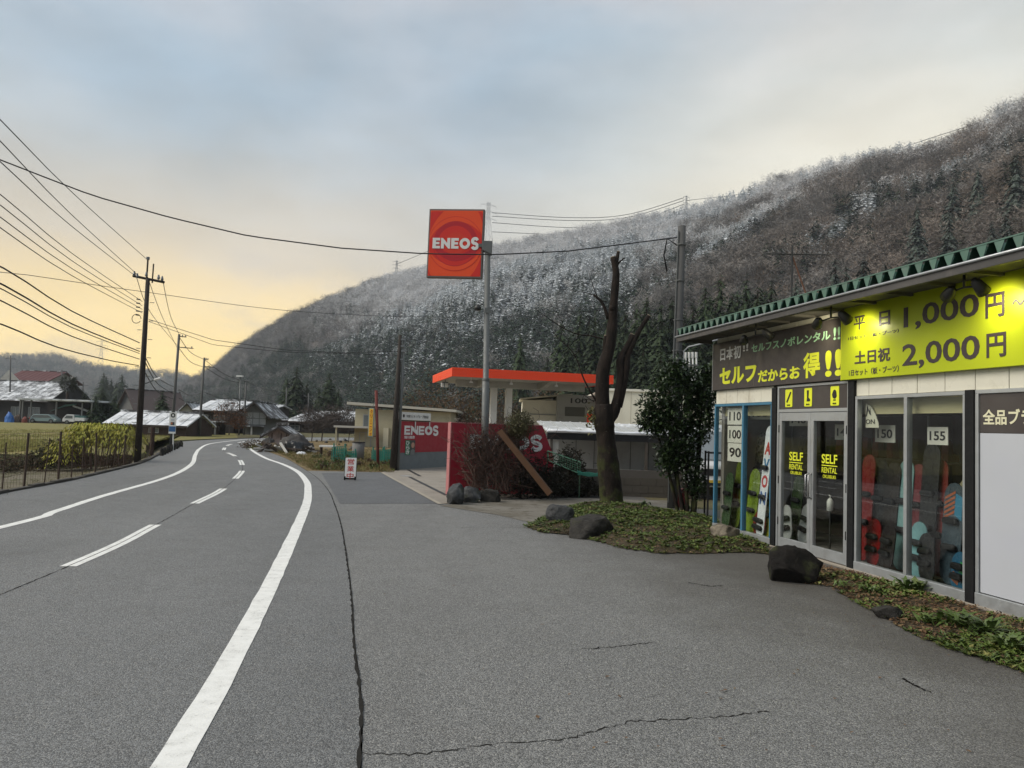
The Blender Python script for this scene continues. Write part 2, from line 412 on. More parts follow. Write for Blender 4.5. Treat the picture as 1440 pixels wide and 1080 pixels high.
asph_road = asphalt('road_asphalt', (.150, .154, .154), (.12, .105, .095), fleck=.5, stain=.35)
asph_apron = asphalt('apron_asphalt', (.168, .169, .164), (.115, .11, .10), fleck=.75, stain=.55, edge=(-.978, -.209, 6.31))
asph_dark = asphalt('patch_asphalt', (.105, .11, .115), (.13, .13, .13), fleck=.25, stain=.4)
soil_far = soil_mat('field_soil', [(.10, .085, .05), (.13, .12, .055), (.07, .075, .03)], .25, .05, 8)
field_grass = soil_mat('dry_grass_ground', [(.21, .175, .065), (.15, .155, .05), (.27, .21, .10)], .5, .05, 14)
gravel_m = soil_mat('gravel_soil', [(.13, .115, .075), (.18, .16, .12), (.085, .085, .04)], .8, .05, 22)
bed_soil = soil_mat('bed_soil', [(.045, .035, .022), (.07, .055, .035), (.035, .04, .015)], 2.0, .03, 30)
gravel_lt = soil_mat('yard_gravel', [(.13, .118, .095), (.19, .178, .155), (.10, .09, .07)], 1.0, .02, 45)

g = MB()
rr = [0, 6, 14, 30, 60, 120, 250, 500, 1000, 2000, 4000]
nseg = 48
for a, b in zip(rr, rr[1:]):
    for k in range(nseg):
        t0, t1 = 2*math.pi*k/nseg, 2*math.pi*(k+1)/nseg
        q = [(r*math.cos(t), r*math.sin(t)+12, -.62) for r, t in ((a, t0), (b, t0), (b, t1), (a, t1))]
        if a == 0: g.tri(*q[1:])
        else: g.quad(*q)
struct(g.build('ground', soil_far))

RIGHT = spline([(-.35, -9), (-.72, -1), g2(237, 1080), g2(318, 940), g2(391, 800), g2(430, 712), g2(433, 690), g2(430.7, 677), g2(418, 663), g2(397, 652.7), g2(372, 643.6), g2(353, 631.5),
                (-16.6, 50), (-17.6, 57), (-16.2, 65), (-12, 72), (-4, 79)], .4)
CENTRE = spline([(-3.1, -9), (-3.75, 0), g2(95, 797), g2(215, 740), g2(270, 710), g2(310, 690), g2(332, 672), g2(341, 660), g2(338, 648), g2(328, 640), g2(315.5, 635), g2(315, 631.5), g2(318, 628), g2(326, 624.5),
                 (-19.0, 57), (-18.3, 66), (-13.6, 75), (-5, 83)], .4)
LEFT = spline([(-5.6, -9), (-6.1, 0), g2(0, 742), g2(75.5, 720), g2(144, 697.8), g2(222, 675.5), g2(254, 663), g2(271, 651), g2(274.5, 640), g2(281, 631), g2(296, 624), (-20.0, 56), (-20.4, 61), (-19.2, 70), (-14.5, 79), (-6, 87)], .4)
SEAM = spline([(.35, -9), (.0, -1), g2(505, 1080), g2(497, 900), g2(492, 820), g2(480, 740), g2(470, 708), g2(462, 690), g2(446, 672), g2(425, 658), (-9.6, 33), (-13.9, 43), (-15.8, 50), (-16.8, 57), (-15.4, 64.4), (-11.4, 71.2), (-3.6, 78)], .4)
LEDGE = spline([(-7.6, -9), (-8.3, 5), g2(-60, 712), g2(0, 695), g2(50, 685.5), g2(100, 676), g2(150, 664.5), g2(200, 651.5), g2(222, 641), (-18.0, 41.2), (-20.9, 48.4), (-21.8, 56), (-21.4, 64), (-19.6, 73), (-15, 82), (-7, 90)], .4)

# the paved sheets sit on each other with real millimetre steps
road = MB(); n = 260; strip(road, resample(LEDGE, n), resample(SEAM, n), 0.0)
road = struct(road.build('road', asph_road))
line_m = paint_line('road_paint'); crack_m = M('crack_dark', (.025, .024, .022), 1.0, .3, 30, spec=.05)
band(resample(RIGHT, 420), .165, .004, .003, .03).build('edge_line', line_m, road)
band(resample(LEFT, 420), .15, .004, .003, .03).build('edge_line', line_m, road)
# centre dashes: a double coat line, broken, over a seam in the asphalt
cs = resample(CENTRE, 1200); dl = [0]
for a, b in zip(cs, cs[1:]): dl.append(dl[-1]+(b-a).length)
near = min(range(len(cs)), key=lambda i: (cs[i]-gp(95, 797)).length); s0 = dl[near]
dash, gap = 3.4, 3.05
k = -3
while True:
    a = s0+k*(dash+gap); b = a+dash; k += 1
    if a > dl[-1]-4: break
    if b < 1: continue
    seg = [p for p, d in zip(cs, dl) if a <= d <= b]
    if len(seg) > 2:
        mb = MB(); Ls, Rs, L2, R2 = [], [], [], []
        for i, p in enumerate(seg):
            d = (seg[min(i+1, len(seg)-1)]-seg[max(i-1, 0)]).normalized(); nn = Vector((-d.y, d.x, 0))
            Ls.append(p+nn*.085); Rs.append(p+nn*.012); L2.append(p-nn*.004); R2.append(p-nn*.085)
        strip(mb, Ls, Rs, .004); strip(mb, L2, R2, .004); mb.build('centre_dash', line_m, road)
band(resample(CENTRE, 1500), .013, .0022, .007, .8).build('seam', crack_m, road)

# apron in front of the shop, to the right of the seam
apr = MB(); rs = resample(SEAM, 200); rs = [p for p in rs if p.y < 27]
far = [Vector((8.5, p.y, 0)) for p in rs]
far = [Vector((8.5 if p.y < 15.5 else max(3.4, 8.5-(p.y-15.5)*3), p.y, 0)) for p in rs]
strip(apr, [p+Vector((.012, 0, 0)) for p in rs], far, -.006)
apron = struct(apr.build('apron', asph_apron))
band(resample([p for p in SEAM if p.y < 40], 700), .017, .0015, .004, .7).build('seam', crack_m, apron)
patch = MB().poly([(*g2(452, 665), -.002), (*g2(478, 708), -.002), (*g2(615, 708), -.002), (*g2(538, 664), -.002)])
patch.build('patch', asph_dark, apron)
def crack(pts, w=.02):
    p = resample(spline([g2(*q) for q in pts], .1), 90)
    for i in range(len(p)): p[i] = p[i]+Vector((R.uniform(-.018, .018), R.uniform(-.018, .018), 0))
    band(p, w, -.0035, .0, .8).build('crack', crack_m, apron)
crack([(512, 1058), (580, 1060), (640, 1052), (720, 1043), (800, 1037), (850, 1022), (880, 1014), (1000, 1008), (1080, 999)], .008)
crack([(820, 912), (860, 909), (915, 903)], .006); crack([(965, 818), (1000, 824), (1016, 823)], .009); crack([(1268, 953), (1290, 964), (1306, 972)], .008)
crack([(640, 742), (700, 741), (800, 744)], .008)

# concrete forecourt of the filling station
conc = M('forecourt_concrete', (.25, .225, .19), .8, .16, 1.2, .5, 40, dirt=.5, dirtcol=(.13, .115, .095))
fc = MB().poly([(*g2(537, 664.5), .004), (*g2(618, 709), .004), (*g2(660, 706), .004), (1.6, 19.5, .004), (9, 24, .004), (9, 60, .004), (-2, 60, .004), (-4.4, 28.5, .004)])
fore = struct(fc.build('forecourt', conc))
for a, b in (((574, 661), (591, 670)), ((576, 671), (628, 697))):
    p = [gp(*a), gp(*b)]; band(resample([p[0], p[1]], 8), .11, .009, 0, .05).build('drain_grate', flat('drain_black', (.012, .012, .012), .6), fore)
band(resample([gp(537, 664.5), gp(619, 709)], 12), .10, .007, 0, 0).build('kerb_strip', M('kerb_concrete', (.30, .27, .22), .85, .15, 3, .4), fore)
p = [gp(565, 669.5), gp(577, 669.5)]; band(resample(p, 4), .5, .008).build('drain_cover', flat('cover_steel', (.5, .5, .48), .4, .6), fore)

yard = MB().poly([(*g2(618, 711), .0), (*g2(690, 703), .0), (*g2(800, 700), .0), (*g2(945, 704), .0), (*g2(955, 716), .0), (*g2(870, 716), .0), (*g2(800, 716), .0), (*g2(762, 738), .0), (*g2(700, 724), .0)])
struct(yard.build('gravel_yard', gravel_lt))

# left: gravel plot below the road, grassy bank, then dry field; the plot is a real hollow
def plot_z(x, y):
    return 0
lp = MB()
near_edge = resample([p for p in LEDGE if p.y > -2 and p.y < 44], 60)
def hollow(d): return -.03-.42*min(1, d/3.0)
cols_ = [0, .35, 1.2, 2.5, 4, 6, 9, 13]
rows = []
for p in near_edge:
    row = []
    for dd in cols_:
        q = Vector((p.x-dd*.95, p.y+dd*.55, 0)); row.append((q.x, q.y, hollow(dd)+.05*mnoise.noise(q*.8)))
    rows.append(row)
for a, b in zip(rows, rows[1:]):
    for i in range(len(cols_)-1): lp.quad(a[i], a[i+1], b[i+1], b[i])
struct(lp.build('gravel_plot', gravel_m, smooth=True))
# field (level with the road) with its bank
fm = MB(); BK = [(-60, 22), (-40, 25.5), (-28, 27.6), (-21.5, 28.2), (-17.0, 29.2), (-15.2, 31), (-16.5, 35), (-19.3, 41), (-21.6, 47), (-22.4, 55), (-22.6, 64)]
bk = resample(spline(BK, .7), 120)
for p in bk: p.z = .02
bl = []
for i, p in enumerate(bk):
    d = (bk[min(i+1, 119)]-bk[max(i-1, 0)]).normalized(); nn = Vector((d.y, -d.x, 0))
    bl.append(Vector((p.x+nn.x*(1.1+.35*mnoise.noise(p*.9)), p.y+nn.y*(1.1+.35*mnoise.noise(p*.9)), -.6)))
for i in range(119): fm.quad(bk[i], bk[i+1], bl[i+1], bl[i])
bank_m = soil_mat('bank_grass', [(.030, .033, .012), (.055, .06, .018), (.07, .055, .025)], 1.3, .06, 18)
struct(fm.build('field_bank', bank_m, smooth=True))
fl = MB()
fp = [tuple(p) for p in bk]
for i in range(119):
    a, b = Vector(fp[i]), Vector(fp[i+1])
    fl.quad(a, b, (b.x-(4 if i > 70 else 0)*0-30, b.y+80, .02), (a.x-30, a.y+80, .02))
struct(fl.build('field', field_grass))
# village ground behind the bend and garden right of the road (one level sheet each)
vg = MB().poly([(-60, 100, .012), (-23, 64, .012), (-22.3, 55, .012), (-22.0, 66, .012), (-19.0, 75, .012), (-14.5, 84, .012), (-6, 92, .012), (60, 108, .012), (60, 130, .012), (-90, 160, .012)])
struct(vg.build('village_ground', soil_far))
gd = MB(); ge = [p for p in SEAM if 25 < p.y < 76]; ge = resample(ge, 40)
for a, b in zip(ge, ge[1:]):
    gd.quad((a.x+.02, a.y, -.004), (b.x+.02, b.y, -.004), (max(b.x+14, -4.2), b.y+3, -.004), (max(a.x+14, -4.2), a.y+3, -.004))
garden_m = soil_mat('garden_soil', [(.16, .115, .06), (.20, .15, .075), (.09, .085, .035)], .9, .04, 16)
struct(gd.build('garden', garden_m))
g3 = MB().poly([(-4.3, 30, -.008), (-8, 60, -.008), (-20, 62, -.008), (10, 100, -.008), (12, 60, -.008)])
struct(g3.build('village_yard', garden_m))

# ------------------------------------------------------------------ hills and their woods
def az_el(px, py):
    a, b, c = ray(px, py); return math.degrees(math.atan2(a, b)), math.atan2(c, math.hypot(a, b))
ridge_px = [(225, 562), (262, 540), (300, 518), (330, 493), (360, 473), (400, 447), (440, 430), (480, 412), (520, 397), (560, 385), (600, 377), (640, 364), (690, 348), (720, 342), (780, 329), (850, 317), (920, 303), (980, 290),
            (1040, 271), (1100, 249), (1160, 231), (1230, 215), (1310, 204), (1340, 194), (1400, 160), (1440, 142), (1560, 95), (1750, 60)]
ra = np.array([az_el(*p) for p in ridge_px])
KA = [-27, -22, -15, -5, 5, 15, 25, 34, 50, 80]
KD = [1000, 930, 820, 720, 640, 570, 490, 420, 360, 320]
KB = [700, 600, 360, 250, 180, 135, 105, 88, 76, 70]
def wav(x, y):
    return (np.sin(x*.021+y*.013+1.3)+np.sin(x*-.017+y*.027+.4)+.6*np.sin(x*.047-y*.038+2.2)+.6*np.sin(x*.061+y*.055)+.35*np.sin(x*.13-y*.09+.7)+.35*np.sin(x*.11+y*.15+2.9))/3.0
def hill_z(az, t):
    """az degrees, t 0..1 from foot to ridge -> x, y, z"""
    D = np.interp(az, KA, KD); B = np.interp(az, KA, KB); el = np.interp(az, ra[:, 0], ra[:, 1])
    zr = D*np.tan(el)+EYE-6.5
    r = B+(D-B)*t; x = r*np.sin(np.radians(az)); y = r*np.cos(np.radians(az))
    tt = np.clip(t, 0, 1); prof = .25*tt+.75*tt**1.25
    z = zr*np.where(t <= 1, prof, 1-.55*(t-1)-.5*(t-1)**2)
    amp = 9*np.clip(tt*(1-tt)*4, 0, 1)**.8
    z = z+amp*wav(x, y)
    return x, y, np.where(t <= .001, -.7, z)
def grid_mesh(name, fn, azs, ts, mat):
    A, T = np.meshgrid(azs, ts, indexing='ij'); x, y, z = fn(A, T)
    v = np.stack([x, y, z], -1).reshape(-1, 3); nt = len(ts); f = []
    for i in range(len(azs)-1):
        for j in range(nt-1): f.append((i*nt+j, (i+1)*nt+j, (i+1)*nt+j+1, i*nt+j+1))
    me = bpy.data.meshes.new(name); me.from_pydata(v.tolist(), [], f); me.update()
    return struct(link(name, me, mat, None, True))
def hill_mat():
    m, nt, N, L, b = nodes_of('hill_floor')
    n1 = noise(nt, .03, 6, .6); n2 = noise(nt, .4, 5, .65)
    c = mixc(nt, rng_(nt, n1, .4, .6), (.06, .045, .032), (.085, .06, .045))
    g = N.new('ShaderNodeNewGeometry'); s = N.new('ShaderNodeSeparateXYZ'); L.new(g.outputs['Position'], s.inputs[0])
    k = mth(nt, 'MULTIPLY', rng_(nt, s.outputs[2], 30, 130), rng_(nt, n2, .42, .6)); 
    L.new(mixc(nt, mth(nt, 'MULTIPLY', k, .75), c, (.45, .46, .48)), b.inputs['Base Color']); b.inputs['Roughness'].default_value = .95
    return m
hm = hill_mat()
grid_mesh('hill', hill_z, np.linspace(-27, 79, 213), np.concatenate([[0.0], np.linspace(.01, 1, 46), np.linspace(1.05, 1.6, 8)]), hm)
far_px = [(-500, 470), (-200, 488), (0, 500), (60, 501), (90, 503), (110, 510), (140, 515), (190, 522), (240, 526), (270, 531), (330, 536), (420, 540), (520, 545)]
fa = np.array([az_el(*p) for p in far_px])
def far_z(az, t):
    D = 1750-8*(az+30); B = 1000; el = np.interp(az, fa[:, 0], fa[:, 1]); zr = D*np.tan(el)+EYE-9
    r = B+(D-B)*t; x = r*np.sin(np.radians(az)); y = r*np.cos(np.radians(az)); tt = np.clip(t, 0, 1)
    z = zr*np.where(t <= 1, .4*tt+.6*tt**1.4, 1-.6*(t-1))+10*np.clip(tt*(1-tt)*4, 0, 1)*wav(x*.5, y*.5)
    return x, y, np.where(t <= .001, -.7, z)
grid_mesh('distant_hill', far_z, np.linspace(-62, -8, 90), np.concatenate([[0.0], np.linspace(.01, 1, 24), np.linspace(1.08, 1.5, 5)]), hm)

# tree shapes for the woods
def conifer_mb(rng, h, r, levels, per, kites, droop=.35, base=.06, sharp=.85, rag=.5):
    mb = MB()
    for k in range(levels):
        f = k/(levels-1); z = h*(base+(1-base)*f); rad = r*((1-f)**sharp)*rng.uniform(.82, 1.12)+.06*r
        m = max(4, int(per*(1-.55*f)))
        for j in range(m):
            a = 2*math.pi*(j+rng.random())/m; d = Vector((math.cos(a), math.sin(a), 0)); w = Vector((-d.y, d.x, 0))
            rr_ = rad*rng.uniform(.65 if rag < 1 else .38, 1.12 if rag < 1 else 1.25); z0 = z+rng.uniform(-rag, rag)*h/levels; dr_ = droop*(1 if rag < 1 else rng.uniform(.1, 1.3))
            for q in range(kites):
                f0 = q/kites; f1 = (q+1.25)/kites
                p0 = d*rr_*f0+Vector((0, 0, z0-dr_*rr_*f0*f0)); p1 = d*rr_*f1+Vector((0, 0, z0-dr_*rr_*f1*f1))
                ww = w*rr_*(.34 if kites == 1 else (.42 if rag < 1 else .26)*(1-.35*f0))*rng.uniform(.7, 1.3); mid = p0.lerp(p1, .55)
                dz = Vector((0, 0, -.12*rr_*rng.uniform(.2, 1.2)))
                mb.tri(p0, mid+ww+dz, p1); mb.tri(p0, p1, mid-ww+dz)
    return mb
def bare_mb(rng, h, spread, limbs, twigs, thick):
    mb = MB(); tips = []
    mb.tube([(0, 0, 0), (rng.uniform(-.03, .03)*h, rng.uniform(-.03, .03)*h, h*.45), (rng.uniform(-.06, .06)*h, rng.uniform(-.06, .06)*h, h*.85)], [thick*h, thick*h*.7, thick*h*.25], 4, False)
    for i in range(limbs):
        a = rng.random()*6.283; z0 = h*rng.uniform(.28, .7); L_ = spread*rng.uniform(.6, 1.05)
        e = Vector((math.cos(a)*L_, math.sin(a)*L_, z0+h*rng.uniform(.15, .38))); s = Vector((0, 0, z0)); md = s.lerp(e, .5)+Vector((0, 0, -.04*h))
        mb.tube([s, md, e], [thick*h*.45, thick*h*.3, thick*h*.1], 3, False)
        tips += [md, e, s.lerp(e, .75)]
    for i in range(twigs):
        p = rng.choice(tips)+Vector((rng.gauss(0, .12*h), rng.gauss(0, .12*h), rng.gauss(.03*h, .09*h)))
        d = Vector((rng.gauss(0, 1), rng.gauss(0, 1), rng.uniform(.2, 1.6))).normalized()*h*rng.uniform(.07, .16)
        w = d.orthogonal().normalized()*h*rng.uniform(.004, .010)
        mb.tri(p-w, p+w, p+d)
        d2 = (d+Vector((rng.gauss(0, .5), rng.gauss(0, .5), rng.gauss(0, .4)))*d.length).normalized()*d.length*.8
        mb.tri(p+d*.3-w*.8, p+d*.3+w*.8, p+d*.3+d2)
    return mb
con_mat = forest_mat('forest_conifer', ((.018, .034, .018), (.040, .055, .026)))
dec_mat = forest_mat('forest_twigs', ((.178, .170, .162), (.175, .128, .092)), (.72, .72, .73), .40)
protos = bpy.data.collections.new('forest_tree_shapes')
def proto(name, mb, mat):
    me = bpy.data.meshes.new(name); me.from_pydata(mb.v, [], mb.f); me.update(); me.materials.append(mat)
    o = bpy.data.objects.new(name, me); protos.objects.link(o)
pr = random.Random(3)
for k in range(4): proto('a_conifer_%d' % k, conifer_mb(pr, 1.0, .23, 11, 9, 2, .5), con_mat)
for k in range(4): proto('b_bare_%d' % k, bare_mb(pr, 1.0, .38, 9, 190, .016), dec_mat)
def forest_nodes():
    ng = bpy.data.node_groups.new('forest', 'GeometryNodeTree')
    ng.interface.new_socket('Geometry', in_out='INPUT', socket_type='NodeSocketGeometry'); ng.interface.new_socket('Geometry', in_out='OUTPUT', socket_type='NodeSocketGeometry')
    N = ng.nodes; L = ng.links; i = N.new('NodeGroupInput'); o = N.new('NodeGroupOutput')
    inst = N.new('GeometryNodeInstanceOnPoints'); ci = N.new('GeometryNodeCollectionInfo'); ci.inputs[0].default_value = protos; ci.inputs['Separate Children'].default_value = True; ci.inputs['Reset Children'].default_value = True
    inst.inputs['Pick Instance'].default_value = True
    def attr(n, t):
        a = N.new('GeometryNodeInputNamedAttribute'); a.data_type = t; a.inputs[0].default_value = n; return a.outputs[0]
    L.new(i.outputs[0], inst.inputs['Points']); L.new(ci.outputs[0], inst.inputs['Instance']); L.new(attr('shape', 'INT'), inst.inputs['Instance Index'])
    L.new(attr('turn', 'FLOAT_VECTOR'), inst.inputs['Rotation']); L.new(attr('size', 'FLOAT_VECTOR'), inst.inputs['Scale'])
    L.new(inst.outputs[0], o.inputs[0]); return ng
FN = forest_nodes()
def forest(name, label, x, y, z, shape, size, snow, tint, seed):
    rs = np.random.RandomState(seed); n = len(x)
    me = bpy.data.meshes.new(name); me.from_pydata(np.stack([x, y, z], 1).tolist(), [], [])
    def add(nm, typ, arr, key='value'):
        a = me.attributes.new(nm, typ, 'POINT'); a.data.foreach_set(key, arr.astype(np.int32 if typ == 'INT' else np.float32).ravel())
    add('shape', 'INT', shape); add('snow', 'FLOAT', snow); add('tint', 'FLOAT', tint)
    add('turn', 'FLOAT_VECTOR', np.stack([rs.uniform(-.06, .06, n), rs.uniform(-.06, .06, n), rs.uniform(0, 6.28, n)], 1), 'vector')
    add('size', 'FLOAT_VECTOR', size, 'vector')
    o = bpy.data.objects.new(name, me); COL.objects.link(o); md = o.modifiers.new('woods', 'NODES'); md.node_group = FN
    for m_ in (con_mat, dec_mat): me.materials.append(m_)
    return stuff(o, label, 'woods')
def sst(x, a, b): t = np.clip((x-a)/(b-a), 0, 1); return t*t*(3-2*t)
rs = np.random.RandomState(11)
def scatter(fn, D, B, az0, az1, spacing, t0, t1, seed):
    r_ = np.random.RandomState(seed); P = []
    for az in np.arange(az0, az1, .5):
        d, b = D(az), B(az); area = (d*d-b*b)/2*math.radians(.5); n_ = int(area/spacing**2)
        a = az+r_.rand(n_)*.5; rr2 = np.sqrt(b*b+r_.rand(n_)*(d*d-b*b)); t = (rr2-b)/(d-b); k = (t >= t0) & (t <= t1)
        P.append(np.stack([a[k], t[k]], 1))
    return np.concatenate(P)
P = scatter(hill_z, lambda a: np.interp(a, KA, KD)*1.03, lambda a: np.interp(a, KA, KB), -26, 44, 3.7, .0, 1.0, 5)
az, t = P[:, 0], P[:, 1]*1.03
x, y, z = hill_z(az, t); n = len(az)
w1 = wav(x*1.7+40, y*1.7); w2 = wav(x*3.1, y*3.1+90); rn = rs.rand(n)
pc = np.where(az < -15.5, np.where(t > .66+.1*w1, .12, .85), np.where(az < 9, np.where(t > .74+.10*w1+.012*(az), .12, .96), 0))
pc = np.where((az >= 9) & (az < 19), np.where(w1+.6*w2 > -.12, .80, .15), pc)
pc = np.where(az >= 19, np.where(w1+.8*w2 > .24, .80, .09), pc)
pc = np.where((t < .16) & (az > 2), .35, pc)
isc = rn < pc
snow = np.where(az < -15, .12+.25*sst(t, .7, 1), sst(t+.10*w1, -.15, .75)*.85)
snow = snow*np.where(az < -6, sst(az, -20, -7)*.75+.25, 1)
snow = np.where(az > 9, sst(t+.34*w1+.2*w2, .22+.022*np.clip(az-9, 0, 30), .86+.014*np.clip(az-9, 0, 30)), snow)
snow = np.where(az > 19, np.maximum(snow*.95+.22*sst(w2, 0, .5), .80*sst(t+.16*w1, .62, 1.0)), snow)
snow = np.clip(snow+rs.normal(0, .10, n)+.10*w2, 0, 1)
tint = np.clip(sst(az, 8, 24)*.45+.35*w2*sst(az, 8, 22)+rs.normal(0, .12, n), 0, 1)
tint = np.where(rs.rand(n) < .04*sst(az, 12, 20), 1.0, tint)
hgt = np.where(isc, rs.uniform(8.5, 13.5, n), rs.uniform(7, 11.5, n)); wid = hgt*rs.uniform(.85, 1.25, n)*np.where(isc, 1.25, 1.15)
size = np.stack([wid, wid, hgt], 1)
shape = np.where(isc, rs.randint(0, 4, n), rs.randint(4, 8, n))
forest('snowy_woods', 'mixed cedar and bare woods dusted with snow on the steep hillside', x, y, z-.4, shape, size, snow, tint, 2)
P = scatter(far_z, lambda a: 1750-8*(a+30), lambda a: 1000, -44, -12, 9.5, 0, 1.0, 6)
x, y, z = far_z(P[:, 0], P[:, 1]*1.02); n = len(x); isc = rs.rand(n) < .75
hgt = rs.uniform(12, 20, n); size = np.stack([hgt*1.35, hgt*1.35, hgt], 1)
forest('distant_woods', 'dark misty woods on the low hills beyond the valley', x, y, z-.5, np.where(isc, rs.randint(0, 4, n), rs.randint(4, 8, n)), size, rs.uniform(0, .12, n), rs.uniform(0, .4, n), 3)

# air
hz = MB().box(-2600, 2600, -160, 2700, -2.0, 330).build('haze', None)
hmat = bpy.data.materials.new('haze_air'); hmat.use_nodes = True; nt = hmat.node_tree
nt.nodes.remove(nt.nodes['Principled BSDF']); pv = nt.nodes.new('ShaderNodeVolumePrincipled'); pv.inputs['Density'].default_value = .00024; pv.inputs['Color'].default_value = (.86, .93, 1, 1)
pv.inputs['Anisotropy'].default_value = .2
nt.links.new(pv.outputs[0], nt.nodes['Material Output'].inputs['Volume']); hz.data.materials.append(hmat); stuff(hz, 'thin bluish haze hanging in the valley air', 'haze')

# level ground around shop and filling station
sg = MB().poly([(3.2, 12.0, -.012), (2.6, 13.6, -.012), (-1.2, 17.9, -.012), (-4.6, 27, -.012), (-6, 62, -.012), (14, 110, -.012), (120, 110, -.012), (120, -40, -.012), (8.3, -40, -.012), (8.3, 12, -.012)])
struct(sg.build('side_ground', soil_far))

# ------------------------------------------------------------------ ski rental shop
SHOP = Frame(4.35, 9.82, .209, -.978)
alu = M('aluminium_frame', (.42, .44, .45), .38, .10, 5, metal=.55, dirt=.35, dirtcol=(.24, .22, .19), dscale=3)
bluefr = M('blue_painted_frame', (.05, .17, .27), .45, .2, 4, dirt=.35, dirtcol=(.16, .17, .17), dscale=4)
blackpost = M('black_post', (.009, .0095, .0105), .6, .25, 5, dirt=.2, dirtcol=(.03, .028, .025), spec=.25)
tile_m = M('cream_tile', (.66, .64, .54), .35, .10, 3, dirt=.35, dirtcol=(.33, .29, .2), dscale=2.5)
grout_m = M('tile_joint', (.16, .15, .12), .9, .2, 8)
sign_dark = M('sign_charcoal', (.055, .047, .045), .42, .12, 2.5, dirt=.2, dirtcol=(.10, .095, .085))
sign_yel = M('sign_lime_yellow', (.40, .47, .008), .42, .08, 1.3)
let_yel = flat('letter_yellow', (.68, .72, .03), .5); let_white = flat('letter_white', (.72, .72, .70), .5); let_mint = flat('letter_mint', (.36, .62, .38), .5)
let_dark = flat('letter_brown', (.045, .033, .035), .5); let_pale = flat('letter_pale', (.62, .60, .42), .5); let_black = flat('letter_black', (.012, .012, .012), .5)
glass = glass_mat(); 
inter = M('interior_wall', (.26, .24, .21), .8, .15, 1.5); inter_fl = M('interior_floor', (.12, .11, .10), .6, .2, 2)
header_m = M('interior_header', (.50, .45, .26), .7, .1, 2)
conc_base = M('footing_concrete', (.27, .24, .20), .9, .2, 3, .6, 40, dirt=.5)

shop = thing('ski_rental_shop', 'low shop with green corrugated roof and lime yellow price sign above glass doors', 'shop', SHOP.o, SHOP.rz)
XL, XR, DEP = -3.70, 6.2, 6.0
mb = MB()
mb.box(XL, XR, DEP-.12, DEP, 0, 3.22); mb.box(XL, XL+.1, .12, DEP-.12, 0, 3.22); mb.box(XR-.1, XR, .12, DEP-.12, 0, 3.22)
mb.build('wall', inter, shop)
mb = MB().box(XL, XR, .03, .13, 2.16, 3.314); mb.build('header_wall', grout_m, shop)
MB().box(XL+.1, XR-.1, .14, 3.4, 2.45, 2.50).build('ceiling', header_m, shop)
MB().box(XL+.1, XR-.1, .02, 3.4, .00, .045).build('shop_floor', inter_fl, shop)
MB().box(XL+.1, XR-.1, 3.4, 3.5, 0, 2.5).build('back_wall', inter, shop)
MB().box(XL+.05, XR, .135, .16, 1.96, 2.45).build('blind', header_m, shop)
MB().box(XL-.02, XR, -.05, .16, -.25, .02).build('footing', conc_base, shop, bevel=.01)
# tiles above the windows, set piece by piece
def tiles(x0, x1, z0, z1, w):
    n_ = max(1, round((x1-x0)/w)); w_ = (x1-x0)/n_
    me = None
    for i in range(n_):
        if me is None: me = MB().box(.004, w_-.004, 0, .022, 0, z1-z0).mesh('tile')
        o = link('tile', me, tile_m, shop); o.location = (x0+i*w_, .008+R.uniform(-.0015, .0015), z0)
        if not o.modifiers: bv = o.modifiers.new('bevel', 'BEVEL'); bv.width = .004; bv.segments = 1
tiles(XL, -1.84, 2.165, 2.40, .37); tiles(-.09, 6.1, 2.185, 2.40, .40); tiles(XL, 6.1, 3.08, 3.312, .40)
# posts
def post(x, w, z1): MB().box(x-w/2, x+w/2, -.035, .10, -.05, z1).build('post', blackpost, shop, bevel=.006)
post(-1.775, .125, 2.37); post(.03, .12, 2.385); post(1.935, .115, 2.19); post(3.86, .115, 2.19)
# sign boards
dk = MB().box(XL-.02, -.125, -.055, .0, 2.405, 3.22).build('sign_board', sign_dark, shop, bevel=.003); dk['label'] = 'charcoal sign board with yellow and mint lettering'
for xx in (-2.33,):
    MB().box(xx-.003, xx+.003, -.0565, -.055, 2.41, 3.2).build('panel_joint', grout_m, dk)
ye = MB().box(-.118, 4.6, -.07, .0, 2.395, 3.335).build('sign_board', sign_yel, shop, bevel=.003); ye['label'] = 'lime yellow price sign board'
MB().box(XL-.035, XL-.02, -.06, .0, 2.40, 3.22).build('edge_trim', alu, dk); MB().box(-.125, -.118, -.072, .0, 2.39, 3.3).build('edge_trim', let_yel, ye)
def stxt(s, par, x0p, y0p, x1p, y1p, mat, y, bold=.012):
    """place lettering on the board between two picture corners (lower left, upper right)"""
    a = SHOP.px(x0p, y0p, y); b = SHOP.px(x1p, y1p, y); return text(s, par, a[0], a[1], b[0]-a[0], b[1]-a[1], mat, y, bold)
yd = -.055
def srow(items, par, y, mats=None):
    for s, a, b, c, d, m_, bo in items:
        o = stxt(s, par, a, b, c, d, m_, y, bo)
        if s.startswith('1日'): o['kind'] = 'stuff'
srow([('日本初', 1013, 508, 1042, 484.5, let_white, .02), ('!!', 1045, 494.5, 1052.5, 482, let_white, .02),
      ('セルフスノボレンタル', 1057, 496, 1168, 463.5, let_mint, .024), ('!!', 1172.5, 478.5, 1182, 459, let_mint, .02),
      ('セルフ', 1012, 541.5, 1064, 511, let_yel, .042), ('だからお', 1066, 538, 1126, 514, let_yel, .038), ('得', 1129.5, 532.5, 1153.5, 493.5, let_yel, .028), ('!!', 1160.5, 530.5, 1184, 490, let_yel, .03)], dk, yd)
yy = -.07
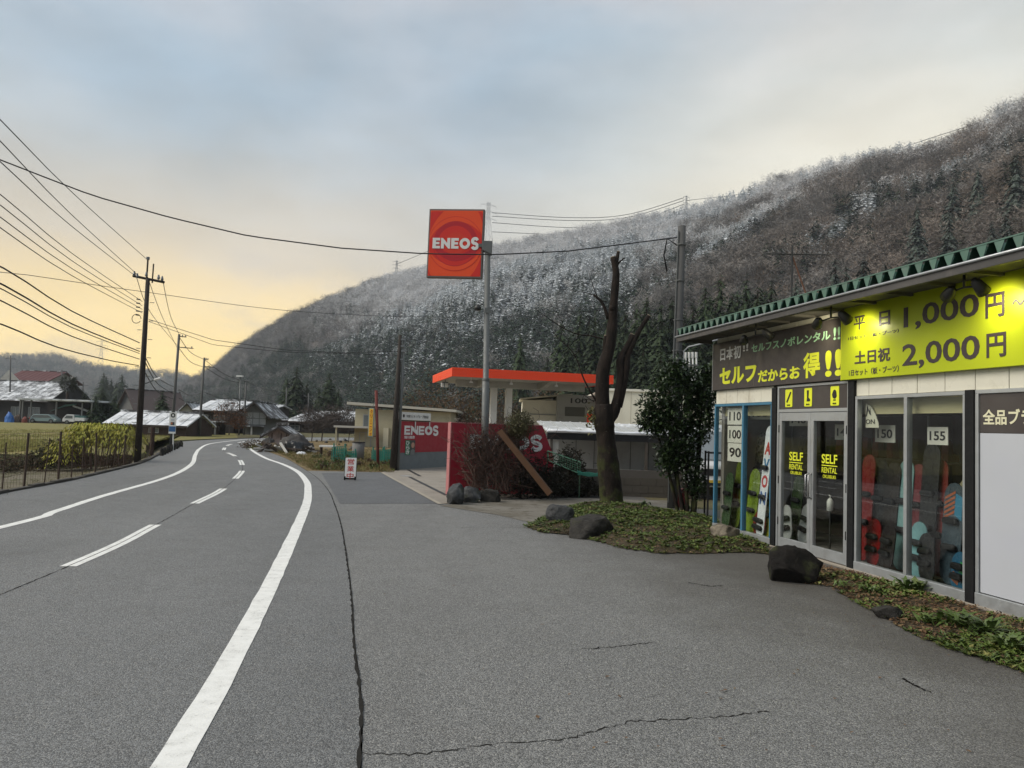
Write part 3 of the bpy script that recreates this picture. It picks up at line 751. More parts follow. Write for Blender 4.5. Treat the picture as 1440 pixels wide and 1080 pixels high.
srow([('平', 1201, 465, 1217, 442.5, let_dark, .015), ('日', 1236.5, 459, 1252, 435.5, let_dark, .026), ('1,000', 1271, 466, 1377, 411, let_dark, .016), ('円', 1386, 448.5, 1413, 409, let_dark, .022),
      ('1日セット（板・ブーツ）', 1193, 479, 1264, 462, let_dark, .013),
      ('土日祝', 1202, 513, 1252, 487.5, let_dark, .024), ('2,000', 1269, 520, 1378, 470, let_dark, .016), ('円', 1387.5, 503.5, 1415, 466, let_dark, .022),
      ('1日セット（板・ブーツ）', 1194, 529, 1264, 513, let_dark, .013), ('〜', 1424, 431, 1440, 419, let_dark, .01)], ye, yy)

# glazed fronts
def window(x0, x1, z0, z1, mull, fm, sill=.14, mm=None):
    w = MB(); t = .04
    w.box(x0, x1, -.02, .05, z1-t, z1); w.box(x0, x0+t, -.02, .05, z0+sill, z1-t); w.box(x1-t, x1, -.02, .05, z0+sill, z1-t)
    fr = w.build('window', fm, shop, bevel=.004)
    MB().box(x0, x1, -.03, .06, z0, z0+sill).build('sill', alu, fr, bevel=.006)
    xs = [x0+t]+[m_ for m_ in mull]+[x1-t]
    for m_ in mull: MB().box(m_-.026, m_+.026, -.026, .052, z0+sill, z1-t).build('mullion', mm or fm, fr, bevel=.004)
    for a, b in zip(xs, xs[1:]):
        MB().box(a+.012, b-.012, .010, .016, z0+sill, z1-t).build('pane', glass, fr)
    return fr
wa = window(XL+.0, -1.845, -.02, 2.16, [-2.71], bluefr, .13); wa['label'] = 'window with weathered blue frame'
wb = window(.10, 1.875, -.02, 2.18, [1.0], alu, .14)
wc = window(2.0, 3.80, -.02, 2.185, [], alu, .16); wd = window(3.92, 6.1, -.02, 2.185, [5.0], alu, .14)
# poster filling the inside of the third window
pz = MB().box(2.05, 3.75, -.004, .006, .15, 1.745).build('poster', M('poster_white', (.44, .46, .50), .6, .10, .9, dirt=.25, dirtcol=(.42, .43, .52), dscale=1.0), wc)
pb = MB().box(2.05, 3.75, -.005, .006, 1.75, 2.14).build('poster_band', sign_dark, wc)
text('全品ブランド品', pb, 2.085, 1.83, 1.02, .155, let_pale, -.005, .026)
# door: two leaves with a transom panel
dr = MB(); dr.box(-1.70, -1.66, -.02, .06, .0, 2.39); dr.box(-.06, -.03, -.02, .06, .0, 2.39); dr.box(-1.66, -.06, -.02, .06, 2.355, 2.39); dr.box(-1.66, -.06, -.02, .06, 1.995, 2.04)
door = dr.build('door', alu, shop, bevel=.004)
tp = MB().box(-1.66, -.06, -.006, .02, 2.04, 2.355).build('transom_panel', sign_dark, door)
card = let_yel
for i, xx in enumerate((-1.50, -1.02, -.42)):
    c = MB().prism([(xx, 2.085), (xx+.012, 2.073), (xx+.168, 2.073), (xx+.18, 2.085), (xx+.18, 2.318), (xx+.168, 2.33), (xx+.012, 2.33), (xx, 2.318)], 'y', -.012, -.007).build('icon_card', card, door)
    ic = MB()
    if i == 0:
        ic.prism([(xx+.03, 2.15), (xx+.06, 2.135), (xx+.15, 2.27), (xx+.155, 2.295), (xx+.125, 2.29)], 'y', -.016, -.0125)
    elif i == 1:
        ic.prism([(xx+.06, 2.145), (xx+.14, 2.145), (xx+.14, 2.175), (xx+.105, 2.195), (xx+.11, 2.30), (xx+.065, 2.30), (xx+.07, 2.20)], 'y', -.016, -.0125)
    else:
        ic.prism([(xx+.09+.052*math.cos(a)*(1 if math.sin(a) < 0 else .8), 2.225+.06*math.sin(a)) for a in [k*.4488 for k in range(14)]], 'y', -.016, -.0125); ic.box(xx+.065, xx+.115, -.016, -.0125, 2.14, 2.155)
    ic.build('icon', let_black, c)
    text(('BOARD', 'BOOTS', 'WEAR')[i], c, xx+.05, 2.09, .08, .022, let_black, -.0125, 0)
for i, (a, b) in enumerate(((-1.655, -.865), (-.86, -.065))):
    lf = MB(); lf.box(a, a+.065, -.012, .045, .03, 1.99); lf.box(b-.065, b, -.012, .045, .03, 1.99); lf.box(a+.065, b-.065, -.012, .045, 1.87, 1.99); lf.box(a+.065, b-.065, -.012, .045, .03, .17)
    leaf = lf.build('door_leaf', alu, door, bevel=.004)
    MB().box(a+.062, b-.062, .012, .018, .168, 1.872).build('pane', glass, leaf)
    hx = b-.033 if i == 0 else a+.033
    MB().tube([(hx, -.012, .80), (hx, -.06, .83), (hx, -.06, 1.12), (hx, -.012, 1.15)], .011, 8).build('handle', flat('handle_steel', (.35, .35, .35), .25, .9), leaf, True)
    for hz_ in (.35, .95, 1.7): MB().box((a-.004 if i == 0 else b-.012), (a+.012 if i == 0 else b+.004), -.022, -.012, hz_, hz_+.11).build('hinge', blackpost, leaf)
    cx = (a+b)/2+(.02 if i == 0 else .0)
    text('SELF', leaf, cx-.17, 1.30, .34, .125, let_yel, .011, .02, .001); MB().box(cx-.17, cx+.17, .009, .0105, 1.268, 1.280).build('rule_line', let_yel, leaf)
    text('RENTAL', leaf, cx-.165, 1.175, .33, .075, let_yel, .011, .01, .001); text('OKUIBUKI', leaf, cx-.14, 1.105, .28, .045, let_yel, .011, .006, .001)

# roof: folded green sheet with turned-up eave, fascia and gutter
roof_g = M('green_painted_sheet', (.022, .075, .050), .42, .22, 2.5, dirt=.4, dirtcol=(.09, .10, .085), dscale=1.8)
tri_g = M('green_eave_tip', (.085, .16, .125), .5, .2, 4, dirt=.4, dirtcol=(.20, .21, .19), dscale=3)
fasc_m = M('fascia_grey', (.065, .062, .06), .55, .2, 2, dirt=.4, dirtcol=(.19, .17, .15))
soff_m = M('soffit', (.10, .094, .082), .8, .2, 2)
RX0, RX1, RO = -3.98, 6.3, -.62; pit = .2; nfold = int((RX1-RX0)/pit)
slope = .035; zt, zb = 3.475, 3.35
rf = MB()
for i in range(nfold):
    x = RX0+i*pit; prof = [(x, zt), (x+.035, zt), (x+.095, zb), (x+.125, zb), (x+.185, zt), (x+.2, zt)]
    for (xa, za), (xb, zb_) in zip(prof, prof[1:]):
        rf.quad((xa, RO, za), (xb, RO, zb_), (xb, DEP+.2, zb_+slope*(DEP+.8)), (xa, DEP+.2, za+slope*(DEP+.8)))
rfo = rf.build('roof', roof_g, shop); so = rfo.modifiers.new('thick', 'SOLIDIFY'); so.thickness = .004
tipm = None
for i in range(nfold):
    if tipm is None: tipm = MB().prism([(.0, .0), (.12, .0), (.074, -.118), (.046, -.118)], 'y', 0, .006).mesh('eave_tip')
    o = link('eave_tip', tipm, tri_g, rfo); o.location = (RX0+.05+i*pit, RO-.012, zt-.004); o.rotation_euler = (R.uniform(-.05, .10), R.uniform(-.04, .04), 0); o.scale = (R.uniform(.92, 1.1), 1, R.uniform(.86, 1.08))
MB().box(RX0, RX1, RO-.016, RO+.01, zt-.003, zt+.010).build('drip_edge', tri_g, rfo)
MB().box(RX0, RX1, RO-.02, RO+.04, 3.250, 3.335).build('fascia', fasc_m, rfo, bevel=.004)
MB().tube([(RX0-.02, RO-.03, 3.342), (RX1, RO-.03, 3.342)], .016, 8).build('gutter_lip', alu, rfo, True)
MB().box(RX0, RX1, RO+.042, .028, 3.318, 3.332).build('soffit', soff_m, rfo)
MB().box(RX0, RX0+.05, RO-.02, .03, 3.25, 3.47).build('end_cap', fasc_m, rfo)
for xx in np.arange(-3.2, 4.5, .62): MB().box(xx, xx+.05, RO+.05, -.08, 3.285, 3.317).build('soffit_batten', soff_m, rfo)
# twin-headed sign lamps on short arms
lamp_body = M('lamp_grey', (.045, .045, .043), .4, .2, 6, metal=.4)
bulb_m, nt_, N_, L_, b_ = nodes_of('lamp_bulb'); b_.inputs['Emission Color'].default_value = (1, .93, .72, 1); b_.inputs['Emission Strength'].default_value = 3; b_.inputs['Base Color'].default_value = (.8, .8, .7, 1)
bulb_off = flat('lamp_lens', (.30, .30, .28), .3)
def lamp_fix(p0_, p1_, left, right):
    yo = -.40; u0, u1 = SHOP.px(*p0_, yo), SHOP.px(*p1_, yo); x = (u0[0]+u1[0])/2; zz = min(3.26, (u0[1]+u1[1])/2+.03); ha = (u1[0]-u0[0])/2; lp_ = MB()
    lp_.tube([(x, -.40, 3.316), (x, -.40, zz)], .014, 8); lp_.tube([(x-ha+.03, yo, zz-.02), (x, yo, zz), (x+ha-.03, yo, zz-.02)], .010, 8)
    root = lp_.build('sign_lamp', lamp_body, shop, True)
    for sx, aim in ((-1, left), (1, right)):
        hx = x+sx*ha; c = Vector((hx, yo, zz-.03)); tgt = Vector((hx+sx*.34-.38, -.06, 2.86)); d = (tgt-c).normalized()
        hd = MB(); hd.tube([c-d*.10, c-d*.075, c, c+d*.075, c+d*.06, c-d*.01], [.022, .046, .058, .068, .062, .05], 16, False); hd.tube([c-d*.101, c-d*.099], .03, 12)
        h_ = hd.build('lamp_head', lamp_body, root, True)
        e = MB(); e.tube([c-d*.02, c+d*.0, c+d*.02], [.04, .035, .01], 12); e.build('bulb', bulb_m if aim else bulb_off, h_)
        if aim:
            ld = bpy.data.lights.new('sign_spot', 'SPOT'); ld.energy = aim; ld.color = (1, .90, .62); ld.spot_size = math.radians(160); ld.spot_blend = 1.0; ld.shadow_soft_size = .04
            lo = bpy.data.objects.new('sign_spot', ld); COL.objects.link(lo); lo.parent = h_; lo.location = c+d*.09; lo.rotation_euler = (-d).to_track_quat('Z', 'Y').to_euler()
lamp_fix((1150, 454), (1188, 446), 8, 10); lamp_fix((1335, 414), (1378, 402), 0, 11); lamp_fix((1046, 478), (1080, 470), 0, 0)

# ---- things seen inside the windows
def board_mesh(L_, w):
    pts = []
    for k in range(9): a = math.pi*k/8; pts.append((w/2*math.cos(a), L_-w*.55+w*.55*math.sin(a)))
    for k in range(9): a = math.pi+math.pi*k/8; pts.append((w/2*math.cos(a), w*.55+w*.55*math.sin(a)))
    mid = len(pts)
    return MB().prism(pts, 'y', 0, .012)
def lp2w(x, y, z): return SHOP.o+SHOP.d*x+SHOP.n*y+Vector((0, 0, z))
bcols = {}
def board(x, y, L_, w, col, label, lean=.10, roll=0.0, col2=None, z=.05):
    key = 'board_'+'%d_%d_%d' % tuple(int(c*99) for c in col)
    m_ = M(key, col, .3, .35, 5, dirt=.7 if col2 else .0, dirtcol=col2 or col, dscale=3.5)
    x = x-y*(8.69-x)/6.3
    t = thing('snowboard', label, 'snowboard', lp2w(x, y, z), SHOP.rz)
    d_ = board_mesh(L_, w).build('deck', m_, t); d_.rotation_euler = (-lean, roll, 0)
    for f in (.36, .62):
        b_ = MB().prism([(-w*.34, L_*f-.035), (w*.34, L_*f-.035), (w*.40, L_*f), (w*.30, L_*f+.04), (-w*.30, L_*f+.04), (-w*.40, L_*f)], 'y', -.06, -.002).build('binding', blackpost, t, bevel=.02); b_.rotation_euler = (-lean, roll, 0)
    return t
brd = [(.22, .40, 1.40, .26, (.17, .014, .014), 'dark red snowboard standing in the window beside the door', 0), (.44, .44, 1.34, .26, (.020, .021, .023), 'black snowboard with pale marks between red and aqua boards', .02), (.64, .40, 1.32, .25, (.028, .024, .024), 'charcoal snowboard left of the pale aqua board', .03),
       (.88, .42, 1.36, .26, (.16, .29, .29), 'pale aqua snowboard left of the window mullion', 0), (1.10, .44, 1.32, .25, (.13, .03, .035), 'wine red snowboard right of the mullion', -.02), (1.26, .40, 1.58, .27, (.020, .022, .022), 'tall black snowboard under the 155 card', 0), (1.44, .46, 1.40, .26, (.15, .025, .02), 'maroon snowboard to the right of the tall black one', -.04),
       (1.62, .36, 1.14, .29, (.04, .06, .075), 'short snowboard with orange stripes and blue tip', 0), (1.79, .44, 1.20, .25, (.26, .23, .14), 'cream snowboard at the window corner post', 0), (.40, .22, .60, .25, (.19, .010, .010), 'short bright red board low in the window', 0), (1.12, .22, .66, .25, (.15, .30, .32), 'short aqua board low in the window', .05),
       (1.30, .20, .55, .24, (.02, .022, .024), 'short black board beside the low aqua one', -.08), (1.74, .18, .42, .22, (.02, .09, .16), 'small blue kids board with green and orange patches', .05), (.62, .20, .58, .24, (.022, .018, .018), 'short charcoal board beside the low red one', .1),
       (-2.20, .09, 1.76, .22, (.66, .68, .70), 'white snowboard with red and blue lettering in blue-framed window', .03), (-2.40, .36, 1.66, .26, (.03, .034, .037), 'dark snowboard behind the white lettered board', .02), (-1.93, .40, 1.52, .26, (.10, .17, .03), 'dark lime snowboard nearest the door post', -.03),
       (-2.50, .15, 1.06, .32, (.17, .25, .02), 'short wide lime and yellow kids board', .04), (-2.02, .16, 1.0, .28, (.28, .27, .02), 'short yellow board in front of the white lettered board', -.04), (-2.98, .24, 1.18, .30, (.11, .15, .02), 'olive lime board below the number cards', .05), (-3.3, .10, .95, .28, (.04, .07, .03), 'dark green short board in the corner of blue-framed window', .03),
       (-2.25, .10, .42, .36, (.16, .022, .012), 'small red board at the foot of blue-framed window', .1), (-1.30, .5, 1.0, .28, (.03, .05, .02), 'dark green board leaning behind the left door leaf', .06), (-1.08, .42, .62, .26, (.42, .43, .42), 'short white board low behind the left door leaf', .2), (-1.42, .36, .55, .26, (.4, .41, .4), 'stubby white board beside the left door hinge', -.2)]
for x_, y_, L_, w_, c_, lb, rl_ in brd: 
    t = board(x_, y_, L_, w_, c_, lb, .08, rl_)
    if lb.startswith('white snowboard'): WB = t
    if 'orange stripes' in lb: OB = t
    if 'green and orange' in lb: KB_ = t
def on_deck(t, mk): return [o for o in t.children if o.name.startswith('deck')][0]
dk_ = on_deck(WB, 0)
for tx, zz, cm in (('N', .52, (.03, .10, .30)), ('O', .78, (.42, .02, .02)), ('V', 1.04, (.03, .16, .32)), ('A', 1.30, (.42, .03, .02))):
    o = text(tx, dk_, -.085, zz, .17, .20, flat('deck_'+tx, cm, .4), 0, .04, .002); 
dk_ = on_deck(OB, 0)
for q in range(5): MB().prism([(-.13, .72+q*.055), (.02, .80+q*.055), (.02, .83+q*.055), (-.13, .75+q*.055)], 'y', -.003, -.001).build('stripe', flat('stripe_orange', (.34, .09, .03), .4), dk_)
MB().prism([(.02, .78), (.13, .72), (.13, .98), (.03, 1.02)], 'y', -.003, -.001).build('tip_patch', flat('tip_blue', (.02, .16, .26), .4), dk_)
dk_ = on_deck(KB_, 0); MB().prism([(-.09, .1), (.0, .06), (.02, .16), (-.08, .2)], 'y', -.003, -.001).build('patch', flat('patch_orange', (.32, .10, .05), .4), dk_); MB().prism([(.0, .2), (.09, .18), (.08, .30), (.01, .32)], 'y', -.003, -.001).build('patch', flat('patch_green', (.03, .22, .06), .4), dk_)
card_m = M('number_card', (.70, .68, .60), .6, .08, 3)
def placard(s, px0, py0, px1, py1, off, label):
    a = SHOP.px(px0, py1, off); b = SHOP.px(px1, py0, off); w, h = b[0]-a[0], b[1]-a[1]
    t = thing('number_card', label, 'sign', lp2w(a[0], off, a[1]), SHOP.rz)
    MB().box(0, w, 0, .012, 0, h).build('card', card_m, t); text(s, t, w*.12, h*.24, w*.76, h*.52, let_black, 0, .02, .002)
placard('150', 1230.5, 598, 1258.5, 621.5, .35, 'white card numbered 150 hung inside the window nearest the door'); placard('155', 1304, 600.5, 1333, 625, .35, 'white card numbered 155 hung above the tall black snowboard')
placard('110', 1023, 573, 1045, 597, .07, 'white card numbered 110 at top of the card column'); placard('100', 1023, 599, 1045, 622, .07, 'white card numbered 100 below the 110 card'); placard('90', 1023, 624, 1045, 648, .07, 'white card numbered 90 at foot of the card column')
placard('135', 1055, 573, 1084, 590, .30, 'white card numbered 135 in the blue-framed window'); placard('140', 1110, 583, 1137, 599, .5, 'white card numbered 140 behind the left door leaf'); placard('145', 1174, 597, 1200, 618, .5, 'white card numbered 145 behind the right door leaf')
arch = thing('logo_sign', 'white arched logo sign with black mountain mark inside the window', 'sign', lp2w(.13, .10, 1.79), SHOP.rz)
ap = [(-.1, 0), (.26, .0), (.25, .06), (.20, .16), (.12, .26), (.02, .31), (-.1, .31)]
ap = [(max(.015, x_), z_) for x_, z_ in ap]
MB().prism(ap, 'y', 0, .008).build('card', flat('logo_white', (.6, .58, .46), .5), arch)
MB().prism([(.02, .14), (.05, .29), (.08, .20), (.10, .25), (.12, .15), (.09, .17), (.06, .22), (.04, .14)], 'y', -.003, -.001).build('mountain_mark', let_black, arch)
text('ON', arch, .02, .045, .17, .06, let_black, -.001, .012, .002)
rack_m = M('rack_dark', (.09, .07, .06), .7, .2, 3); rk = thing('display_rack', 'dark slatted display rack along the back of the shop', 'rack', lp2w(-3.4, 1.3, .045), SHOP.rz)
MB().box(0, 6.6, .35, .40, 0, 1.95).build('back_panel', rack_m, rk)
for zz in (.4, 1.02, 1.30): MB().box(0, 6.6, .0, .35, zz, zz+.03).build('shelf', rack_m, rk)
for xx in (0, 1.6, 3.2, 4.9, 6.56): MB().box(xx, xx+.04, -.004, .349, 0, 1.94).build('upright', alu, rk)
bootm = [M('boot_%d' % i, c, .6, .25, 8) for i, c in enumerate(((.03, .03, .033), (.16, .02, .02), (.09, .085, .03), (.06, .06, .065)))]
def boot_mesh(): 
    return MB().prism([(0, 0), (.27, 0), (.28, .05), (.24, .10), (.14, .13), (.13, .28), (.02, .30), (-.01, .12)], 'y', 0, .11).mesh('boot')
bms = []
for m_ in bootm: me = boot_mesh(); me.materials.append(m_); bms.append(me)
brng = random.Random(4); xx = -3.2
bl_ = ('black', 'dark red', 'olive', 'grey')
while xx < 2.6:
    i = brng.choice((0, 0, 1, 2, 3)); o = link('snowboard_boot', bms[i], None); o.location = lp2w(xx, 1.40, 1.376); o.rotation_euler = (0, 0, SHOP.rz+brng.uniform(-.15, .15)+1.9)
    bv = o.modifiers.new('bevel', 'BEVEL'); bv.width = .02; bv.segments = 2
    tag(o, '%s snowboard boot standing in the row on the rear rack' % bl_[i], 'boot', 'rental boots on the rack'); xx += brng.uniform(.22, .32)
sp = thing('spray_bottle', 'white pump bottle on a stand just inside the right door leaf', 'bottle', lp2w(-.74, .22, .045), SHOP.rz)
MB().tube([(0, 0, 0), (0, 0, .012), (0, 0, .02), (0, 0, .60)], [.09, .09, .012, .012], 10).build('stand', lamp_body, sp)
MB().tube([(0, 0, .60), (0, 0, .605), (0, 0, .73), (0, 0, .76), (0, 0, .775)], [.03, .045, .045, .03, .015], 12).build('bottle', flat('bottle_white', (.6, .6, .55), .4), sp, True)
MB().tube([(0, 0, .775), (0, 0, .81), (-.03, 0, .815)], .007, 6).build('pump', flat('pump_white', (.6, .6, .55), .4), sp)

# ------------------------------------------------------------------ filling station
eneos_red = M('station_red', (.30, .014, .030), .5, .10, 2, dirt=.25, dirtcol=(.12, .02, .02)); eneos_or = M('sign_orange', (.72, .065, .010), .42, .06, 2)
sign_red = M('sign_red', (.56, .018, .010), .42, .08, 2); sign_crim = M('sign_crimson', (.40, .008, .016), .42, .08, 2)
white_p = M('white_plastic', (.66, .66, .64), .45, .05, 4, dirt=.15); steel = M('galvanised', (.12, .127, .125), .55, .15, 4, metal=.2, dirt=.3, dirtcol=(.20, .20, .18))
grey_wall = M('wall_grey_paint', (.155, .175, .18), .7, .12, 1.5, dirt=.4, dirtcol=(.07, .07, .065))
def ring(mb, cx, cz, r0, r1, a0, a1, y0, y1, off=(0, 0), n_=36):
    """crescent band between two circles, the inner one shifted"""
    A = [(cx+r1*math.cos(a0+(a1-a0)*k/n_), cz+r1*math.sin(a0+(a1-a0)*k/n_)) for k in range(n_+1)]
    B = [(cx+off[0]+r0*math.cos(a0+(a1-a0)*k/n_), cz+off[1]+r0*math.sin(a0+(a1-a0)*k/n_)) for k in range(n_+1)]
    for k in range(n_): 
        q = [A[k], A[k+1], B[k+1], B[k]]
        mb.quad(*[(p_[0], y0, p_[1]) for p_ in q])
SY = 18.0
a = at(598, 387.5, SY); b = at(677, 392, SY); W_ = 1.34; H_ = 1.66
base = at(681, 694, SY); top = at(686, 341, SY)
ps = thing('pole_sign', 'tall grey pole carrying a square red and orange filling station sign', 'pole sign', (base.x, base.y, 0))
tl = Vector((top.x-base.x, 0, top.z))
MB().tube([(0, 0, -.2), tl*.45, tl*.45+Vector((0, 0, .012)), tl], [.085, .085, .068, .068], 16).build('pole', steel, ps, True)
MB().tube([tl*.452, tl*.452+Vector((0, 0, .05))], .092, 16).build('pole_collar', steel, ps)
MB().prism([(tl.x-.13, top.z-.20), (tl.x+.10, top.z-.30), (tl.x+.11, top.z+.02), (tl.x-.13, top.z+.02)], 'y', -.10, .10).build('bracket', steel, ps, bevel=.01)
MB().box(tl.x-.22, tl.x-.12, -.04, .04, top.z-.12, top.z-.04).build('bracket_arm', steel, ps)
sx = a.x-base.x-.005; sz = 5.135
piv = Matrix.Translation((sx+W_, 0, sz)) @ Matrix.Rotation(math.radians(-7), 4, 'Z') @ Matrix.Rotation(math.radians(.5), 4, 'Y')
def sb_(o): o.matrix_local = piv; return o
case = sb_(MB().box(-W_, 0, .0, .16, 0, H_).build('sign_case', M('sign_case_grey', (.13, .11, .10), .5, .2, 4), ps, bevel=.01))
MB().box(-W_+.035, -.035, -.004, .0, .04, H_-.04).build('sign_face', eneos_or, case)
cx, cz = -W_/2, H_/2-.01
def disc(r0, r1, col, y, off=(0, 0), a0=0, a1=6.28319):
    m_ = MB(); ring(m_, cx, cz, r0, r1, a0, a1, y, y, off); 
    def cl__(v):
        dx, dz = v[0]-cx, v[2]-cz; k = min(1, (W_/2-.036)/max(abs(dx), 1e-6), (H_/2-.05)/max(abs(dz), 1e-6)); return (cx+dx*k, v[1], cz+dz*k)
    m_.v = [cl__(v) for v in m_.v]
    m_.build('swirl', col, case)
def crescent(r, th, a0, a1, col, y, n_=48):
    m_ = MB(); A, B = [], []
    for k in range(n_+1):
        f = k/n_; a_ = math.radians(a0+(a1-a0)*f); t_ = th*math.sin(math.pi*f)**.8; A.append(cl_((cx+r*math.cos(a_), cz+r*math.sin(a_)))); B.append(cl_((cx+(r-t_)*math.cos(a_), cz+(r-t_)*math.sin(a_))))
    for k in range(n_): m_.quad(*[(p_[0], y, p_[1]) for p_ in (A[k], A[k+1], B[k+1], B[k])])
    m_.build('swirl', col, case)
def cl_(p_):
    dx, dz = p_[0]-cx, p_[1]-cz; k = min(1, (W_/2-.036)/max(abs(dx), 1e-6), (H_/2-.05)/max(abs(dz), 1e-6)); return (cx+dx*k, cz+dz*k)
crescent(.98, .30, 95, 235, sign_red, -.006); crescent(.98, .30, -75, 60, sign_red, -.0065)
disc(.0, .66, sign_red, -.008); crescent(.645, .12, 25, 175, eneos_or, -.009); crescent(.645, .13, 200, 345, eneos_or, -.0092)
disc(.0, .545, sign_crim, -.010); crescent(.53, .11, 190, 330, sign_red, -.0106); disc(.0, .43, sign_red, -.011); crescent(.425, .17, 185, 345, sign_crim, -.0114)
disc(.0, .27, M('sign_ember', (.56, .028, .010), .42, .1, 3), -.0125)
# heavy geometric letters E N E O S, drawn as outlines
def eneos(par, x, z, w, h, mat, y, d=.006):
    u = w/5.3; g_ = .055*u*2; lw = .30*h; res = []
    def E_(x0, ww): return [[(x0, z), (x0+ww, z), (x0+ww, z+lw*.82), (x0+lw*1.05, z+lw*.82), (x0+lw*1.05, z+h*.5-lw*.36), (x0+ww*.92, z+h*.5-lw*.36), (x0+ww*.92, z+h*.5+lw*.36), (x0+lw*1.05, z+h*.5+lw*.36), (x0+lw*1.05, z+h-lw*.82), (x0+ww, z+h-lw*.82), (x0+ww, z+h), (x0, z+h)]]
    def N_(x0, ww): return [[(x0, z), (x0+lw*.95, z), (x0+lw*.95, z+h*.48), (x0+ww-lw*.55, z), (x0+ww, z), (x0+ww, z+h), (x0+ww-lw*.95, z+h), (x0+ww-lw*.95, z+h*.52), (x0+lw*.55, z+h), (x0, z+h)]]
    xx = x
    for ch, ww in (('E', .84*u), ('N', 1.04*u), ('E', .84*u), ('O', 1.18*u), ('S', .86*u)):
        m_ = MB()
        if ch in 'EN':
            for pl in (E_(xx, ww) if ch == 'E' else N_(xx, ww)): m_.prism(pl, 'y', y-d, y-.001)
        elif ch == 'O':
            c_ = (xx+ww/2, z+h/2); r1x, r1z = ww/2, h/2*1.03; k0 = .44
            for k in range(32):
                t0, t1 = k*math.pi/16, (k+1)*math.pi/16
                m_.prism([(c_[0]+r1x*math.cos(t0), c_[1]+r1z*math.sin(t0)), (c_[0]+r1x*math.cos(t1), c_[1]+r1z*math.sin(t1)), (c_[0]+r1x*k0*math.cos(t1), c_[1]+r1z*k0*math.sin(t1)), (c_[0]+r1x*k0*math.cos(t0), c_[1]+r1z*k0*math.sin(t0))], 'y', y-d, y-.001)
        else:
            pts = []; rx = ww*.5-lw*.42; rz_ = h*.25-lw*.06; cxx = xx+ww/2
            for k in range(13): t_ = math.radians(25+k*(245-0)/12); pts.append((cxx+rx*math.cos(t_), z+h*.745+rz_*math.sin(t_)))
            pts = [p_ for p_ in pts]
            for k in range(1, 13): t_ = math.radians(90-k*245/12); pts.append((cxx+rx*math.cos(t_), z+h*.265+rz_*math.sin(t_)))
            pw = lw*.47
            for (ax, az_), (bx, bz) in zip(pts, pts[1:]):
                dx, dz = bx-ax, bz-az_; l_ = math.hypot(dx, dz) or 1; nx, nz = -dz/l_*pw, dx/l_*pw; ex, ez = dx/l_*pw*.3, dz/l_*pw*.3
                m_.prism([(ax+nx-ex, az_+nz-ez), (bx+nx+ex, bz+nz+ez), (bx-nx+ex, bz-nz+ez), (ax-nx-ex, az_-nz-ez)], 'y', y-d-.0002*len(m_.f)/60, y-.001)
        m_.build('letter', mat, par); xx += ww+g_
eneos(case, -W_+.12, H_*.42, W_-.20, .255, white_p, -.0135)
# small floodlight on the pole
fl_p = tl*.745
MB().tube([fl_p, fl_p+Vector((-.12, -.02, .05)), fl_p+Vector((-.20, -.03, .0))], .014, 8).build('lamp_arm', lamp_body, ps)
MB().tube([fl_p+Vector((-.20, -.03, .04)), fl_p+Vector((-.21, -.03, -.02)), fl_p+Vector((-.22, -.03, -.10))], [.03, .075, .085], 12).build('floodlight', lamp_body, ps, True)
MB().box(fl_p.x-.04, fl_p.x+.10, -.09, -.07, fl_p.z-.16, fl_p.z-.04).build('junction_box', steel, ps)

# red boundary walls
W1 = Frame(-3.98, 27.2, 1.6, 3.46); w1 = thing('boundary_wall', 'long red and grey station wall with white lettering and a small poster', 'wall', W1.o, W1.rz, 'red station walls')
L1 = 4.3; zc_ = W1.px(570, 636.5)[1]
MB().box(0, L1, 0, .18, -.1, zc_).build('grey_band', grey_wall, w1); MB().box(0, L1, -.006, .186, zc_, 1.72).build('red_panel', eneos_red, w1); MB().box(-.01, L1, -.012, .19, 1.72, 1.75).build('coping', M('pink_trim', (.42, .16, .16), .5, .1, 3), w1)
q0 = W1.px(568, 611); q1 = W1.px(617, 600); eneos(w1, q0[0], q0[1]-.01, q1[0]-q0[0], .33, white_p, -.006, .012)
q0 = W1.px(568, 617); q1 = W1.px(583, 613.5); text('細川商店', w1, q0[0], q0[1], q1[0]-q0[0], .11, let_white, -.006, .02)
q0 = W1.px(569, 640); q1 = W1.px(583.5, 619)
pst = thing('campaign_poster', 'small campaign poster with a portrait shape stuck on the red wall', 'poster', W1.o+W1.d*q0[0]+Vector((0, 0, q0[1]))-W1.n*.016, W1.rz)
pw, ph = q1[0]-q0[0], q1[1]-q0[1]
MB().box(0, pw, 0, .006, 0, ph).build('sheet', flat('poster_green', (.03, .16, .08), .5), pst)
MB().box(pw*.48, pw, -.003, -.0005, .0, ph).build('photo_ground', flat('poster_dark', (.05, .05, .05), .5), pst)
MB().prism([(pw*.76+.17*pw*math.cos(k*.5236), ph*.66+.19*ph*math.sin(k*.5236)) for k in range(12)], 'y', -.006, -.0035).build('portrait_shape', flat('poster_skin', (.45, .25, .18), .6), pst)
MB().prism([(pw*.5, 0), (pw*.98, 0), (pw*.95, ph*.3), (pw*.76, ph*.42), (pw*.55, ph*.3)], 'y', -.006, -.0035).build('portrait_shape', flat('poster_suit', (.16, .17, .17), .6), pst)
for k, ch in enumerate('ひらき'):
    text(ch, pst, pw*.06, ph*(.68-.31*k), pw*.36, ph*.27, let_white, -.0005, .02)
